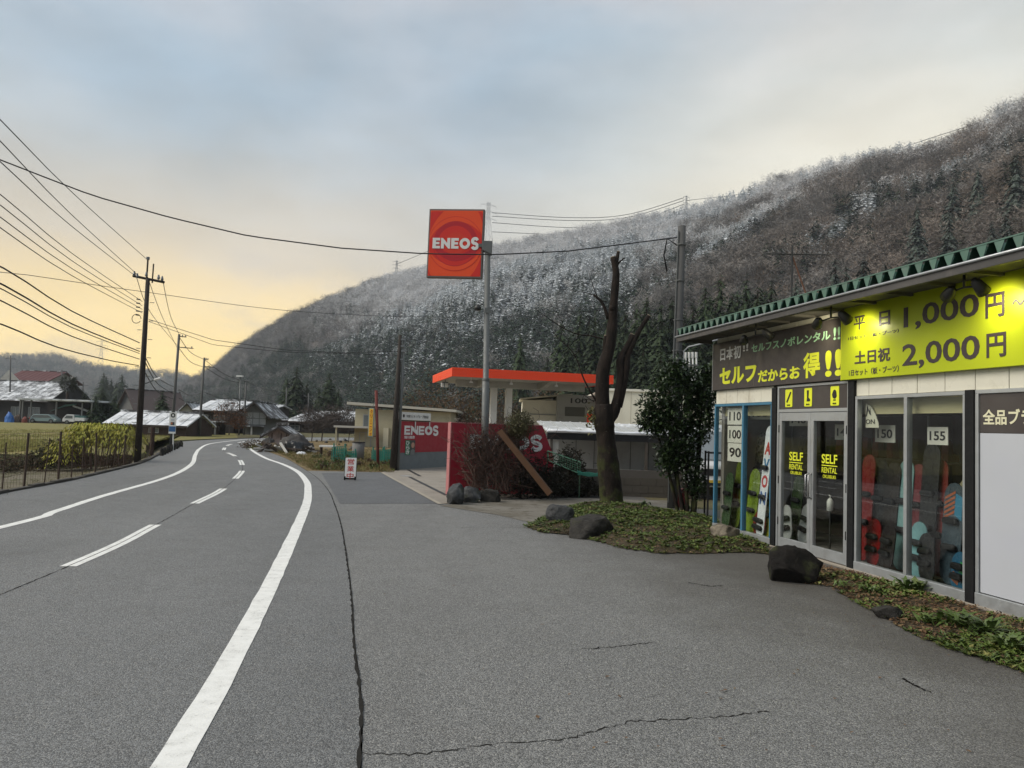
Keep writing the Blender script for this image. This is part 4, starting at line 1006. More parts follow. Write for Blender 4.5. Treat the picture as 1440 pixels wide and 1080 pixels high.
# white name board above that wall
q0 = W1.px(561.5, 590, -.02); q1 = W1.px(605, 581, -.02)
nb = thing('name_board', 'white horizontal name board mounted on posts above the red wall', 'sign', W1.o+W1.d*q0[0]-W1.n*.02, W1.rz); nl = q1[0]-q0[0]; nz = q0[1]
MB().box(0, nl, -.03, .05, nz, nz+.28).build('panel', white_p, nb); MB().box(0, nl, -.02, .04, nz-.045, nz-.012).build('rail', blackpost, nb)
for k in (.02, .5, .98): MB().box(nl*k-.02, nl*k+.02, -.03, -.005, 1.45, nz-.046).build('post', white_p, nb)
text('中部カミオミグループ特約店', nb, nl*.2, nz+.08, nl*.72, .11, let_black, -.031, .004); MB().tube([(nl*.11, -.032, nz+.14), (nl*.11, -.038, nz+.14)], .06, 14).build('logo_mark', let_black, nb)

W2 = Frame(-1.40, 18.25, 2.18, 1.05); w2 = thing('boundary_wall', 'red station wall with slanted end, white lettering half hidden by a brown shrub', 'wall', W2.o, W2.rz, 'red station walls')
wr = W2.px(763, 597)[0]; wr2 = W2.px(779, 643)[0]
MB().prism([(0, -.15), (wr2, -.15), (wr2, .92), (wr, 1.70), (0, 1.70)], 'y', 0, .16).build('red_panel', eneos_red, w2)
MB().box(-.025, .0, -.01, .165, -.1, 1.71).build('edge_trim', M('pink_trim', (.42, .16, .16)), w2); MB().box(0, wr, -.01, .168, 1.70, 1.72).build('coping', M('pink_trim', (.42, .16, .16)), w2)
q1 = W2.px(764, 632.5)[0]; q0 = W2.px(660, 632.5)[0]; q2 = W2.px(750, 633); eneos(w2, q0, q2[1], q1-q0, .345, white_p, -.001, .012)

# canopy
CN = Frame(-2.61, 34.0, .972, .235); can = thing('fuel_canopy', 'flat fuel canopy with bright orange ribbed fascia and grey underside', 'canopy', CN.o, CN.rz)
can_or = M('canopy_orange', (.85, .062, .012), .45, .06, 2); can_u = M('canopy_under', (.44, .44, .41), .6, .12, 1.2, dirt=.3)
cl_ = CN.px(859.5, 540)[0]; zt_, zb_ = 4.20, 3.80; cd_ = 6.2
def rib_fascia(x0, x1, y0, y1, name='fascia'):
    f = MB()
    for k in range(4):
        z0 = zb_+k*(zt_-zb_)/4; f.box(x0, x1, y0, y1, z0+.008, z0+(zt_-zb_)/4-.008)
    f.box(x0+.012, x1-.012, y0+.012, y1-.012, zb_, zt_-.001); return f
rib_fascia(0, cl_, -.08, .0).build('fascia', can_or, can); rib_fascia(-.0801, -.0001, -.08, cd_).build('fascia', can_or, can); rib_fascia(cl_+.0001, cl_+.08, -.08, cd_).build('fascia', can_or, can)
MB().box(0, cl_, .001, cd_, zb_+.03, zt_-.03).build('roof_deck', can_u, can)
def tapered(x0, x1, y): 
    return MB().prism([(x0, zb_+.025), (x1, zb_+.025), ((x0+x1)/2+.4, zb_-.30), ((x0+x1)/2-.4, zb_-.30)], 'y', y, y+.25)
MB().box(0.6, cl_-.4, 2.6, 3.0, zb_-.28, zb_+.028).build('girder', can_u, can)
for xx in (1.6, 4.6): MB().prism([(.3, zb_+.027), (5.8, zb_+.027), (3.6, zb_-.27), (2.0, zb_-.27)], 'x', xx, xx+.22).build('girder', can_u, can)
for xx in (2.30, 3.05): MB().box(xx, xx+.30, 2.6, 2.9, -.1, zb_-.27).build('column', M('column_white', (.68, .68, .65), .5, .08, 2, dirt=.2), can)
for xx, yy_ in ((.9, .5), (2.75, .4), (4.9, .4), (1.4, 4.5), (3.2, 4.5)):
    lm = MB().tube([(xx, yy_, zb_+.03), (xx, yy_, zb_-.12), (xx, yy_, zb_-.13), (xx, yy_, zb_-.22)], [.025, .025, .05, .09], 10).build('down_light', white_p, can)
for xx in (-.02, .18): MB().box(xx, xx+.13, 3.4, 3.55, zb_-.32, zb_-.12).build('flood_light', white_p, can); 
MB().box(-.0, .30, 3.3, 3.4, zb_-.12, zb_-.06).build('light_rail', steel, can); MB().tube([(.15, 3.35, zb_-.06), (.15, 3.35, zb_+.03)], .02, 6).build('hanger', steel, can)

# station buildings
cream = M('cream_siding', (.78, .74, .60), .7, .07, 1.5, dirt=.25, dirtcol=(.38, .34, .25)); grey_conc = M('sales_block_grey', (.36, .36, .325), .8, .10, 2, dirt=.3)
def boxbuild(name, label, cat, x0, x1, ytop, ybot, Y, depth, mat, group=None, rz=0.0):
    A_ = at(x0, ytop, Y); B_ = at(x1, ytop, Y); lo = at((x0+x1)/2, ybot, Y).z; hi = at((x0+x1)/2, ytop, Y).z
    t = thing(name, label, cat, (A_.x, Y, lo), rz, group); t['w'] = B_.x-A_.x; t['h'] = hi-lo; return t, B_.x-A_.x, hi-lo
t, w, h = boxbuild('sales_office', 'low cream siding sales office under the canopy', 'building', 735, 802, 563, 606, 40.5, 4, cream)
MB().box(0, w, 0, 4, -1.6, h).build('wall', cream, t); MB().box(-.1, w+.05, -.12, 4.1, h-.78, h-.72).build('trim', grey_conc, t); MB().prism([(-.15, h+.0), (w+.1, h+.34), (w+.1, h+.40), (-.15, h+.06)], 'y', -.15, 4.2).build('roof', cream, t)
for k in range(9): MB().box(w*(k+.5)/9.2, w*(k+.5)/9.2+.02, -.012, -.0005, h-.68, h-.02).build('batten', cream, t)
t, w, h = boxbuild('service_block', 'grey service block with dark sign panel and window band', 'building', 784, 862, 556, 606, 39.6, 4, grey_conc)
MB().box(0, w, 0, 5, -1.6, h).build('wall', grey_conc, t); MB().box(w*.14, w*.50, -.02, -.001, h*.40, h*.66).build('sign_panel', M('panel_olive', (.10, .10, .08), .6, .2, 6), t)
text('100', t, w*.24, h*.77, w*.30, h*.14, let_black, 0, .015); 
for k in range(4): MB().box(w*(.02+.17*k), w*(.16+.17*k), -.03, -.001, h*.02, h*.25).build('window', M('dull_window', (.10, .105, .10), .3, .3, 3), t)
MB().box(w*.62, w*.80, -.04, -.031, h*.08, h*.18).build('notice', white_p, t)
for nm, x0, x1, y0, y1 in (('a', 825, 833.5, 582, 597), ('b', 860, 872, 580, 596)):
    A_ = at(x0, y1, 37.5); B_ = at(x1, y0, 37.5)
    o = thing('hanging_banner', 'small orange banner hung left of the forked tree trunk' if nm == 'a' else 'small orange banner hung right of the forked tree trunk', 'banner', (A_.x, 37.5, A_.z))
    bw, bh = B_.x-A_.x, B_.z-A_.z
    MB().prism([(0, 0), (bw*.8, -.05), (bw, bh*.5), (bw*.9, bh), (0, bh*1.02)], 'y', 0, .01).build('cloth', can_or, o); MB().tube([(-.02, .006, bh+.02), (bw, .006, bh+.02)], .012, 6).build('rod', steel, o)
t, w, h = boxbuild('storage_hall', 'tall plain cream storage hall behind the forked tree', 'building', 853, 1060, 551, 606, 35.5, 6, cream)
MB().box(0, w, 0, 8, -1.6, h-.06).build('wall', cream, t); MB().box(-.08, w+.1, -.08, 8.1, h-.06, h+.05).build('roof', M('roof_edge_cream', (.80, .77, .66), .6, .06, 2), t)
for k in range(1, 6): MB().box(w*k/6, w*k/6+.015, -.008, -.0005, -1.5, h-.07).build('panel_joint', M('joint_beige', (.40, .36, .27), .8, .1, 3), t)

# lean-to shed with snow on its roof, sunk behind a block wall
SH = Frame(1.05, 22.4, .995, .10); sw = SH.px(1012, 612)[0]
shed = thing('lean_to_shed', 'low open lean-to shed with snow edged grey sheet roof', 'shed', (SH.o.x, SH.o.y, 0), SH.rz)
rg = snow_roof('shed_roof', (.36, .37, .36), .35)
zf = SH.px(900, 612)[1]; z2 = zf+.30
rf2 = MB().prism([(-.2, zf), (2.2, z2), (2.2, z2+.04), (-.2, zf+.04)], 'x', 0, sw).build('roof', rg, shed)
for k in range(int(sw/.32)): 
    xx = .1+k*.32; MB().prism([(-.19, zf+.041), (2.19, z2+.041), (2.19, z2+.06), (-.19, zf+.06)], 'x', xx, xx+.03).build('roof_rib', rg, rf2)
snow_m = M('snow', (.72, .75, .79), .7, .06, 4, .4, 20)
MB().tube([(0.1+k*(sw-.2)/24, -.20+R.uniform(-.02, .02), zf+.05+R.uniform(-.008, .008)) for k in range(25)], [R.uniform(.022, .045) for k in range(25)], 7).build('snow_ridge', snow_m, shed, True)
MB().box(0, sw, -.18, -.12, zf-.20, zf-.001).build('eave_beam', blackpost, shed)
shw = M('shed_sheet', (.30, .31, .305), .6, .12, 2, dirt=.3)
MB().box(0.05, sw-.05, 1.5, 1.54, -.9, zf-.05).build('back_wall', shw, shed)
for k in range(1, 9): MB().box(sw*k/9, sw*k/9+.012, 1.49, 1.4995, -.9, zf-.06).build('sheet_joint', blackpost, shed)
for k in (.02, .36, .56, .66, .98): MB().box(sw*k, sw*k+.07, -.15, -.08, -.9, zf-.2).build('post', M('shed_post', (.07, .06, .05), .8, .2, 4), shed)
MB().box(.0, .35, -.1, .2, -.9, zf-.22).build('gate_post', grey_conc, shed)
for kx in (.62, .70): 
    o = thing('tyre_stack', 'old dark tyres stacked inside the shed by the post' if kx < .65 else 'shorter stack of old tyres beside the shed post', 'tyres', SH.o+SH.d*(sw*kx)+SH.n*.6+Vector((0, 0, -.6)), SH.rz)
    for q in range(5 if kx < .65 else 3):
        tm = MB(); pts = [(math.cos(a_)*.26, math.sin(a_)*.26, .1+q*.22) for a_ in [k*math.pi/9 for k in range(19)]]; tm.tube(pts, .10, 8, False); tm.build('tyre', M('rubber', (.02, .02, .02), .8, .2, 8), o, True)
BW = Frame(.95, 19.6, 1, -.03); bwl = thing('block_wall', 'weathered concrete block wall in front of the lean-to shed', 'wall', (BW.o.x, BW.o.y, 0), BW.rz)
blk = M('concrete_block', (.085, .075, .062), .92, .22, 2.2, .7, 30, dirt=.6, dirtcol=(.05, .048, .035)); bm_ = None
MB().box(.0, 6.0, .03, .12, -.1, .66).build('mortar_core', M('mortar', (.10, .09, .08), .95, .2, 4), bwl)
bmesh_ = MB().box(.003, .394, 0, .15, .003, .186).mesh('block')
for r_ in range(4):
    for c_ in range(16):
        xx = c_*.397-(.2 if r_ % 2 else 0)
        if xx < -.01 or xx > 5.65: continue
        if r_ == 3 and xx < 2.9: continue
        o = link('block', bmesh_, blk, bwl); o.location = (xx, R.uniform(-.004, .004), -.10+r_*.19)
MB().box(2.95, 6.02, -.01, .16, .662, .70).build('coping', M('coping_stone', (.18, .165, .14), .9, .2, 3, .5), bwl)

# white van half hidden beside the shop
VC = Frame(*(at(962, 690, 19.3).xy), 1, -.12); van = thing('parked_van', 'white van with grey windscreen parked nose out behind the leafy shrub', 'van', (VC.o.x, VC.o.y, 0), VC.rz)
car_w = M('car_white', (.62, .63, .64), .3, .05, 3, dirt=.2); car_d = M('car_trim', (.02, .02, .022), .5, .2, 5); tyre_m = M('tyre', (.018, .018, .018), .85, .2, 9)
vb = MB().prism([(0, .35), (0, .85), (.12, .98), (.55, 1.75), (.9, 1.88), (3.4, 1.88), (3.4, .35)], 'x', 0, 1.5).build('body', car_w, van, bevel=.05)
MB().prism([(.105, .995), (.50, 1.70), (.49, 1.705), (.095, 1.0)], 'x', .10, 1.40).build('windscreen', M('windscreen_sky', (.20, .23, .25), .06, .1, 2, spec=.8), van)
MB().box(-.06, .02, .02, 1.48, .33, .52) 
MB().box(.02, 1.48, -.07, .02, .32, .50).build('bumper', car_w, van, bevel=.03)
for xx in (.08, 1.16): MB().box(xx, xx+.26, -.015, .01, .62, .80).build('headlight', M('headlight', (.55, .55, .52), .15, .1, 4), van, bevel=.02)
MB().box(.40, 1.10, -.012, .01, .60, .76).build('grille', car_d, van); MB().box(.58, .92, -.085, -.072, .36, .50).build('number_plate', flat('plate_yellow', (.60, .42, .05), .5), van)
MB().box(1.50, 1.62, .28, .36, 1.10, 1.32).build('mirror', car_d, van)
for yy_ in (.55, 2.8):
    for xx in (.0, 1.32):
        wl = MB().tube([(xx, yy_, .29), (xx+.18, yy_, .29)], .29, 18).build('wheel', tyre_m, van); MB().tube([(xx-.004, yy_, .29), (xx+.184, yy_, .29)], .17, 14).build('rim', steel, wl)

# vent pipes, concrete pole and rack by the shop's end
vp = thing('vent_pipes', 'row of four white vent pipes bent to the right behind the concrete pole', 'pipes', (at(985, 690, 20.5).x, 20.5, 0))
for k, xk in enumerate((964, 969, 974, 979)):
    p0, p1, p2 = at(xk, 500.5, 20.5), at(xk+.5, 519, 20.5), at(xk+17, 549, 20.5); o_ = vp.location
    base_ = Vector((p2.x+.35, 20.5, -.1))
    q = [Vector((p_.x-o_.x, 0, p_.z)) for p_ in (base_, Vector((p2.x+.35, 0, p2.z-1.2)), p2, p1, p0)]
    pp = MB().tube(q, .024, 10).build('pipe', white_p, vp, True); MB().tube([q[-1]-Vector((0, 0, .05)), q[-1]+Vector((0, 0, .10))], .036, 10).build('cap', white_p, pp)
a_, b_2 = at(962, 513, 20.45), at(982, 514, 20.45); MB().box(a_.x-vp.location.x, b_2.x-vp.location.x, -.07, -.045, a_.z-.02, a_.z+.02).build('clamp_bar', steel, vp)
pole_c = M('pole_concrete', (.075, .075, .073), .85, .15, 3, .4, 50, dirt=.3, dirtcol=(.08, .08, .075))
def up_pole(name, label, pb, pt, Y, r0, r1, mat, group=None):
    b0 = at(*pb, Y); t0 = at(*pt, Y); t = thing(name, label, 'pole', (b0.x, Y, 0), 0, group)
    d_ = Vector((t0.x-b0.x, 0, t0.z-b0.z)); MB().tube([Vector((0, 0, b0.z-.3)), Vector((0, 0, b0.z))+d_*.5, Vector((0, 0, b0.z))+d_], [r0, (r0+r1)/2, r1], 14).build('shaft', mat, t, True)
    return t, Vector((0, 0, b0.z)), d_
rp, rb, rd = up_pole('concrete_pole', 'dark concrete service pole at the end of the shop roof', (945, 713), (959, 318), 16.9, .115, .085, pole_c)
for f in (.10, .26, .40, .55, .66, .80, .93): MB().tube([rb+rd*f, rb+rd*f+Vector((0, 0, .02))], .117, 14).build('band', steel, rp)
MB().tube([rb+rd*.0+Vector((-.10, -.07, .1)), rb+rd*.65+Vector((-.095, -.07, 0)), rb+rd*.98+Vector((-.085, -.06, 0))], .014, 6).build('conduit', steel, rp)
MB().tube([rb+rd*.93+Vector((-.09, 0, 0)), rb+rd*.945+Vector((-.32, 0, .05)), rb+rd*.90+Vector((-.38, 0, -.05)), rb+rd*.86+Vector((-.30, 0, -.16))], .018, 7).build('cable_loop', blackpost, rp, True)
MB().tube([rb+rd*.30+Vector((.12, -.05, 0)), rb+rd*.55+Vector((.13, -.05, 0)), rb+rd*.565+Vector((.22, -.06, .0)), rb+rd*.575+Vector((.85, -.3, .10))], .018, 7).build('service_pipe', M('pipe_grey', (.35, .36, .37), .5, .1, 3), rp, True)
rk_ = thing('steel_rack', 'black tubular steel rack standing between shrub and shop corner', 'rack', (at(994, 712, 15.3).x, 15.3, 0), -.1)
fr_ = MB()
for xx, yy_ in ((0, 0), (.42, 0), (0, .4), (.42, .4)): fr_.box(xx, xx+.035, yy_, yy_+.035, -.02, 1.30)
fr_.build('upright', car_d, rk_)
for zz in (.35, .62, .90, 1.25):
    MB().box(.036, .419, .0, .03, zz, zz+.03).build('rail', car_d, rk_); MB().box(.036, .419, .401, .431, zz, zz+.03).build('rail', car_d, rk_)
for nm, xk, lab, cm in (('a', 940, 'small yellow plastic bucket at the foot of the block wall', (.50, .42, .06)), ('b', 957, 'small dark red plastic tub beside the concrete pole', (.20, .03, .03))):
    p_ = gp(xk, 702 if nm == 'a' else 713); p_.y = min(p_.y, 18.2); o = thing('bucket', lab, 'bucket', (p_.x+.02, p_.y, 0))
    k_ = 1.0 if nm == 'a' else 1.25
    MB().tube([(0, 0, .0), (0, 0, .01), (0, 0, .30*k_), (0, 0, .32*k_)], [.10*k_, .105*k_, .14*k_, .15*k_], 14).build('tub', M('bucket_'+nm, cm, .5, .1, 4), o, True); MB().tube([(-.14*k_, 0, .31*k_), (-.1, -.03, .38*k_), (.1, -.03, .38*k_), (.14*k_, 0, .31*k_)], .006, 5).build('bail', steel, o)

# aerial on the shop roof side
ax = at(1112, 430, 17.5); an = thing('tv_aerial', 'old roof aerial on a braced mast behind the shop roof', 'aerial', (ax.x, 17.5, 0))
tz = at(1114, 345, 17.5).z; cz_ = at(1114, 358, 17.5).z
MB().tube([(0, 0, 0), (.02, 0, tz)], .022, 8).build('mast', lamp_body, an); b1 = at(1135, 418, 17.5); MB().tube([(b1.x-ax.x, 0, b1.z-2.0+1.0), (b1.x-ax.x, 0, b1.z), (.03, 0, cz_-.05)], .020, 8).build('brace', M('rusty', (.16, .08, .05), .8, .3, 6), an)
x0_, x1_ = at(1078, 358, 17.5).x-ax.x, at(1166, 357, 17.5).x-ax.x; MB().tube([(x0_, 0, cz_), (x1_, 0, cz_+.02)], .012, 6).build('boom', lamp_body, an)
for k in range(13): xx = x0_+(x1_-x0_)*k/12; MB().tube([(xx, -.16, cz_+.01), (xx, 0, cz_+.10+.02*(k % 2)), (xx, .16, cz_+.01)], .006, 5).build('element', steel, an)

# ------------------------------------------------------------------ rocks
IV, IF = ico(4)
def rock(label, px0, px1, ytop, ybot, Y=None, mat=None, seed=0, flat_top=0, depth=.8, group='rocks along the planting bed', name='rock'):
    p_ = gp((px0+px1)/2, ybot) if Y is None else at((px0+px1)/2, ybot, Y)
    Yc = p_.y; w = (at(px1, ybot, Yc).x-at(px0, ybot, Yc).x); h = at((px0+px1)/2, ytop, Yc).z-p_.z
    rg_ = random.Random(seed); cuts = []
    for k in range(17):
        d_ = Vector((rg_.gauss(0, 1), rg_.gauss(0, 1), rg_.gauss(.15, .8))).normalized(); cuts.append((d_, rg_.uniform(.55, .84)))
    if flat_top: cuts.append((Vector((.12, -.05, 1)).normalized(), flat_top))
    off = Vector((seed*3.1, seed*1.7, 0)); vs = []
    for v in IV:
        q = v*(1+.26*mnoise.noise(v*1.3+off)+.14*mnoise.noise(v*2.9+off))
        for d_, l_ in cuts:
            e = q.dot(d_)-l_
            if e > 0: q = q-d_*e*.97
        q = q*(1+.07*abs(mnoise.noise(v*4.3+off))+.060*mnoise.noise(v*8+off)+.045*mnoise.noise(v*17+off)+.025*mnoise.noise(v*31+off)); vs.append(q)
    xs = [q.x for q in vs]; zs = [q.z for q in vs]; lo = -.55
    sx_ = w/(max(xs)-min(xs)); sz_ = h/(max(zs)-lo); cx_ = (max(xs)+min(xs))/2
    m_ = MB(); m_.v = [((q.x-cx_)*sx_, q.y*sx_*depth, (q.z-lo)*sz_) for q in vs]; m_.f = list(IF)
    o = m_.build(name, mat, None, True); o.location = (p_.x, Yc+w*depth*.40, p_.z-.01-h*.08)
    return tag(o, label, 'rock', group)
rk_d = rock_mat('rock_dark', (.032, .030, .027), .0); rk_w = rock_mat('rock_wet_grey', (.042, .044, .046), .42); rk_l = rock_mat('rock_pale', (.15, .13, .10)); rk_b = rock_mat('rock_black', (.010, .0085, .0075), .0)
rock('dark wet rock with a pale flat top at the bed corner', 767, 808, 706, 741, None, rk_w, 3, .55, .8)
rock('large low dark grey boulder in front of the forked tree', 800, 868, 722, 757, None, rk_d, 5, 0, .7)
rock('pale brown rock beside the blue window frame', 1004, 1042, 735, 764, None, rk_l, 8, 0, .8); rock('small pale yellowish stone on the moss near the blue frame', 988, 1006, 760, 772, None, rk_l, 9, 0, .9)
rock('big rounded black boulder standing before the glass doors', 1086, 1166, 766, 820, None, rk_b, 12, .78, .8)
rock('dark half buried stone in the weeds under the window', 1236, 1278, 852, 872, None, rk_d, 14, .6, .9)
rock('tall angular grey rock leaning at the red wall corner', 626, 653, 676, 709, None, rk_w, 17, 0, .9, 'rocks at the red wall foot'); rock('square grey rock in the middle of the wall foot row', 646, 676, 682, 707, None, rk_w, 19, .7, .9, 'rocks at the red wall foot')
rock('flat brownish rock at the pole sign base', 670, 704, 686, 706, None, rk_d, 21, .6, .8, 'rocks at the red wall foot')
rock('small stone lying by the plank foot', 752, 761, 693, 699, None, rk_l, 23, 0, .9, 'rocks at the red wall foot')

# ------------------------------------------------------------------ planting beds: soil, moss, weeds, litter
def pip(x, y, poly):
    c = False; n_ = len(poly); j = n_-1
    for i in range(n_):
        if (poly[i][1] > y) != (poly[j][1] > y) and x < (poly[j][0]-poly[i][0])*(y-poly[i][1])/(poly[j][1]-poly[i][1])+poly[i][0]: c = not c
        j = i
    return c
bed1 = [g2(*p_) for p_ in ((736, 741), (765, 727), (790, 713), (840, 708), (900, 712), (960, 722), (1005, 728))]+[(3.75, 13.3), (4.02, 12.0)]+[g2(*p_) for p_ in ((1088, 781), (1050, 777), (1000, 779), (930, 779), (870, 771), (840, 762), (800, 753), (760, 749))]
e0 = SHOP.o-SHOP.n*.04
bed2 = [g2(*p_) for p_ in ((1150, 795), (1125, 800))]+[g2(*p_) for p_ in ((1130, 820), (1165, 825), (1185, 838), (1220, 858), (1262, 880), (1300, 900), (1340, 915), (1400, 932), (1445, 950), (1500, 975))]+[tuple((e0+SHOP.d*4.5).xy), tuple((e0+SHOP.d*2).xy), tuple((e0+SHOP.d*.2).xy)]
def bed_h(x, y, poly, hmax):
    d_ = min(math.hypot(x-p_[0], y-p_[1]) for p_ in poly); return hmax*min(1, d_/.5)
def dense(poly):
    out = []
    for i in range(len(poly)):
        a_, b_ = Vector((*poly[i], 0)), Vector((*poly[(i+1) % len(poly)], 0)); k_ = max(1, int((b_-a_).length/.12))
        for q in range(k_): out.append(a_.lerp(b_, q/k_))
    return [(p_.x+.02*mnoise.noise(p_*4), p_.y+.03*mnoise.noise(p_*4+Vector((9, 0, 0)))) for p_ in out]
def bed_mesh(name, poly, hmax):
    dp = dense(poly); xs = [p_[0] for p_ in dp]; ys = [p_[1] for p_ in dp]; st = .07; m_ = MB(); idx = {}
    nx, ny = int((max(xs)-min(xs))/st)+2, int((max(ys)-min(ys))/st)+2
    H = {}
    for i in range(nx):
        for j in range(ny):
            x_, y_ = min(xs)+i*st, min(ys)+j*st
            if pip(x_, y_, dp):
                d_ = min((x_-p_[0])**2+(y_-p_[1])**2 for p_ in dp)**.5
                v = Vector((x_, y_, 0)); z_ = -.006+hmax*min(1, d_/.45)*(.75+.5*mnoise.noise(v*1.7))+.018*mnoise.noise(v*9)*min(1, d_/.15); H[(i, j)] = len(m_.v); m_.v.append((x_, y_, z_))
    for (i, j), k_ in H.items():
        q = [(i, j), (i+1, j), (i+1, j+1), (i, j+1)]
        if all(c in H for c in q): m_.f.append(tuple(H[c] for c in q))
    struct(m_.build(name, bed_soil, None, True)); return dp, m_
leaf_g = foliage('weed_leaf', [(.040, .070, .014), (.10, .145, .026), (.18, .17, .05)], .5); leaf_b = foliage('litter_leaf', [(.085, .045, .022), (.15, .09, .045), (.20, .14, .07)], .8); moss_l = foliage('moss_leaf', [(.075, .085, .016), (.15, .15, .03), (.17, .115, .05)], .8)
def leaf(mb, p_, d_, n_, L_, w_, fold=.25):
    s_ = d_.cross(n_).normalized()
    a_ = p_; b_ = p_+d_*L_; m1 = p_+d_*L_*.45+s_*w_*.5+n_*w_*fold; m2 = p_+d_*L_*.45-s_*w_*.5+n_*w_*fold
    mb.tri(a_, m1, b_); mb.tri(a_, b_, m2)
def weeds(name, label, poly, terrain, count, rg_, dens, mats, litter):
    hv = {(round(v[0]/.07), round(v[1]/.07)): v[2] for v in terrain.v}
    xs = [p_[0] for p_ in poly]; ys = [p_[1] for p_ in poly]
    def hz_(x_, y_): return hv.get((round(x_/.07), round(y_/.07)), .01)
    A_, B_, C_ = MB(), MB(), MB(); k_ = 0; tr = 0
    while k_ < count and tr < count*12:
        tr += 1; x_, y_ = rg_.uniform(min(xs), max(xs)), rg_.uniform(min(ys), max(ys))
        if not pip(x_, y_, poly): continue
        v = Vector((x_, y_, 0)); f = dens(x_, y_)+.8*mnoise.noise(v*1.5)
        if f < rg_.random(): 
            if rg_.random() < litter:
                d_ = Vector((rg_.gauss(0, 1), rg_.gauss(0, 1), rg_.gauss(0, .25))).normalized(); leaf(B_, Vector((x_, y_, hz_(x_, y_)+rg_.uniform(.004, .02))), d_, Vector((rg_.gauss(0, .35), rg_.gauss(0, .35), 1)).normalized(), rg_.uniform(.02, .05), rg_.uniform(.012, .03), .1)
            continue
        k_ += 1; z_ = hz_(x_, y_); big = rg_.random() < .28
        for q in range(rg_.randint(5, 9)):
            a_ = rg_.random()*6.283; up = rg_.uniform(.15, .9) if big else rg_.uniform(.05, .5); d_ = Vector((math.cos(a_), math.sin(a_), up)).normalized()
            n2 = Vector((-math.cos(a_)*up, -math.sin(a_)*up, 1)).normalized(); L_ = rg_.uniform(.03, .07) if big else rg_.uniform(.012, .032)
            leaf(A_ if big or rg_.random() < .5 else C_, Vector((x_+rg_.gauss(0, .012), y_+rg_.gauss(0, .012), z_)), d_, n2, L_, L_*rg_.uniform(.3, .6))
    a_ = A_.build(name, mats[0], None, recalc=False); stuff(a_, label[0], 'weeds'); b_ = B_.build('leaf_litter', leaf_b, None, recalc=False); stuff(b_, label[1], 'leaf litter'); c_ = C_.build('moss', moss_l, None, recalc=False); stuff(c_, label[2], 'moss')
dp1, tm1 = bed_mesh('planting_bed', bed1, .13); dp2, tm2 = bed_mesh('planting_bed', bed2, .05)
wr_ = random.Random(21)
weeds('weeds', ('low green weeds covering the bed around the forked tree', 'brown fallen leaves scattered over the bed by the forked tree', 'olive moss and clover between the weeds by the forked tree'), dp1, tm1, 9000, wr_, lambda x_, y_: .58+.40*(y_ > 13.0), (leaf_g,), .75)
weeds('weeds', ('green leafy weeds growing along the shop footing', 'brown fallen leaves lying along the shop footing', 'olive moss patches along the shop footing'), dp2, tm2, 3400, wr_, lambda x_, y_: .16+.22*max(0, 7.8-y_), (leaf_g,), .8)
# clumps of taller plants in the strip
def clump(label, px, py, n_, L_, rg_, mat, wid=.16):
    p_ = gp(px, py); m_ = MB()
    for q in range(n_):
        a_ = rg_.random()*6.283; up = rg_.uniform(.35, 1.5); l_ = L_*rg_.uniform(.5, 1.1); d_ = Vector((math.cos(a_), math.sin(a_), up)).normalized(); b0 = Vector((rg_.gauss(0, .05), rg_.gauss(0, .05), .0))
        s_ = Vector((-math.sin(a_), math.cos(a_), 0)); pts = [b0, b0+d_*l_*.55, b0+d_*l_*.85+Vector((math.cos(a_), math.sin(a_), 0))*l_*.22-Vector((0, 0, l_*.10))]
        w_ = l_*wid
        m_.quad(pts[0]-s_*w_*.2, pts[0]+s_*w_*.2, pts[1]+s_*w_*.5, pts[1]-s_*w_*.5); m_.tri(pts[1]-s_*w_*.5, pts[1]+s_*w_*.5, pts[2])
    o = m_.build('leafy_plant', mat, None, recalc=False); o.location = (p_.x, p_.y, .03); return tag(o, label, 'plant', 'plants along the shop footing')
cr = random.Random(5); lg2 = foliage('plant_leaf', [(.05, .085, .02), (.085, .13, .03), (.12, .15, .05)], .45)
for (px_, py_, n_, L_, lb) in ((1283, 832, 60, .20, 'bushy green leafy plant below the middle of the wide window'), (1222, 835, 36, .15, 'small leafy plant beside the black door post'), (1345, 882, 70, .22, 'dense clump of broad leaves below the second black post'),
                              (1385, 895, 60, .24, 'clump with long grey green blades near the white poster window'), (1420, 915, 60, .20, 'spreading leafy plant under the white poster window'), (1308, 880, 40, .14, 'low yellow green plant at the asphalt edge'), (1182, 827, 26, .12, 'small sprout beside the black boulder'),
                              (965, 718, 50, .18, 'leafy green tuft at the shrub foot'), (905, 712, 50, .16, 'leafy green tuft to the right of the forked trunk'), (815, 716, 40, .14, 'leafy green tuft behind the pale topped rock'), (1065, 757, 40, .16, 'leafy tuft at the foot of the blue framed window')):
    clump(lb, px_, py_, n_, L_, cr, lg2, .22)
# litter and grit on the asphalt
lt = MB(); lr = random.Random(9)
for k in range(420):
    px_ = lr.uniform(520, 1440); py_ = lr.uniform(720, 1070); p_ = gp(px_, py_)
    edge = abs(p_.x-(4.35+.214*(9.82-p_.y))+.6)
    if lr.random() > .12 and edge > .9: continue
    d_ = Vector((lr.gauss(0, 1), lr.gauss(0, 1), .05)).normalized(); leaf(lt, p_+Vector((0, 0, .003)), d_, Vector((0, 0, 1)), lr.uniform(.015, .05), lr.uniform(.01, .03), .1)
stuff(lt.build('leaf_litter', leaf_b, None, recalc=False), 'few dry brown leaves blown onto the asphalt apron', 'leaf litter')

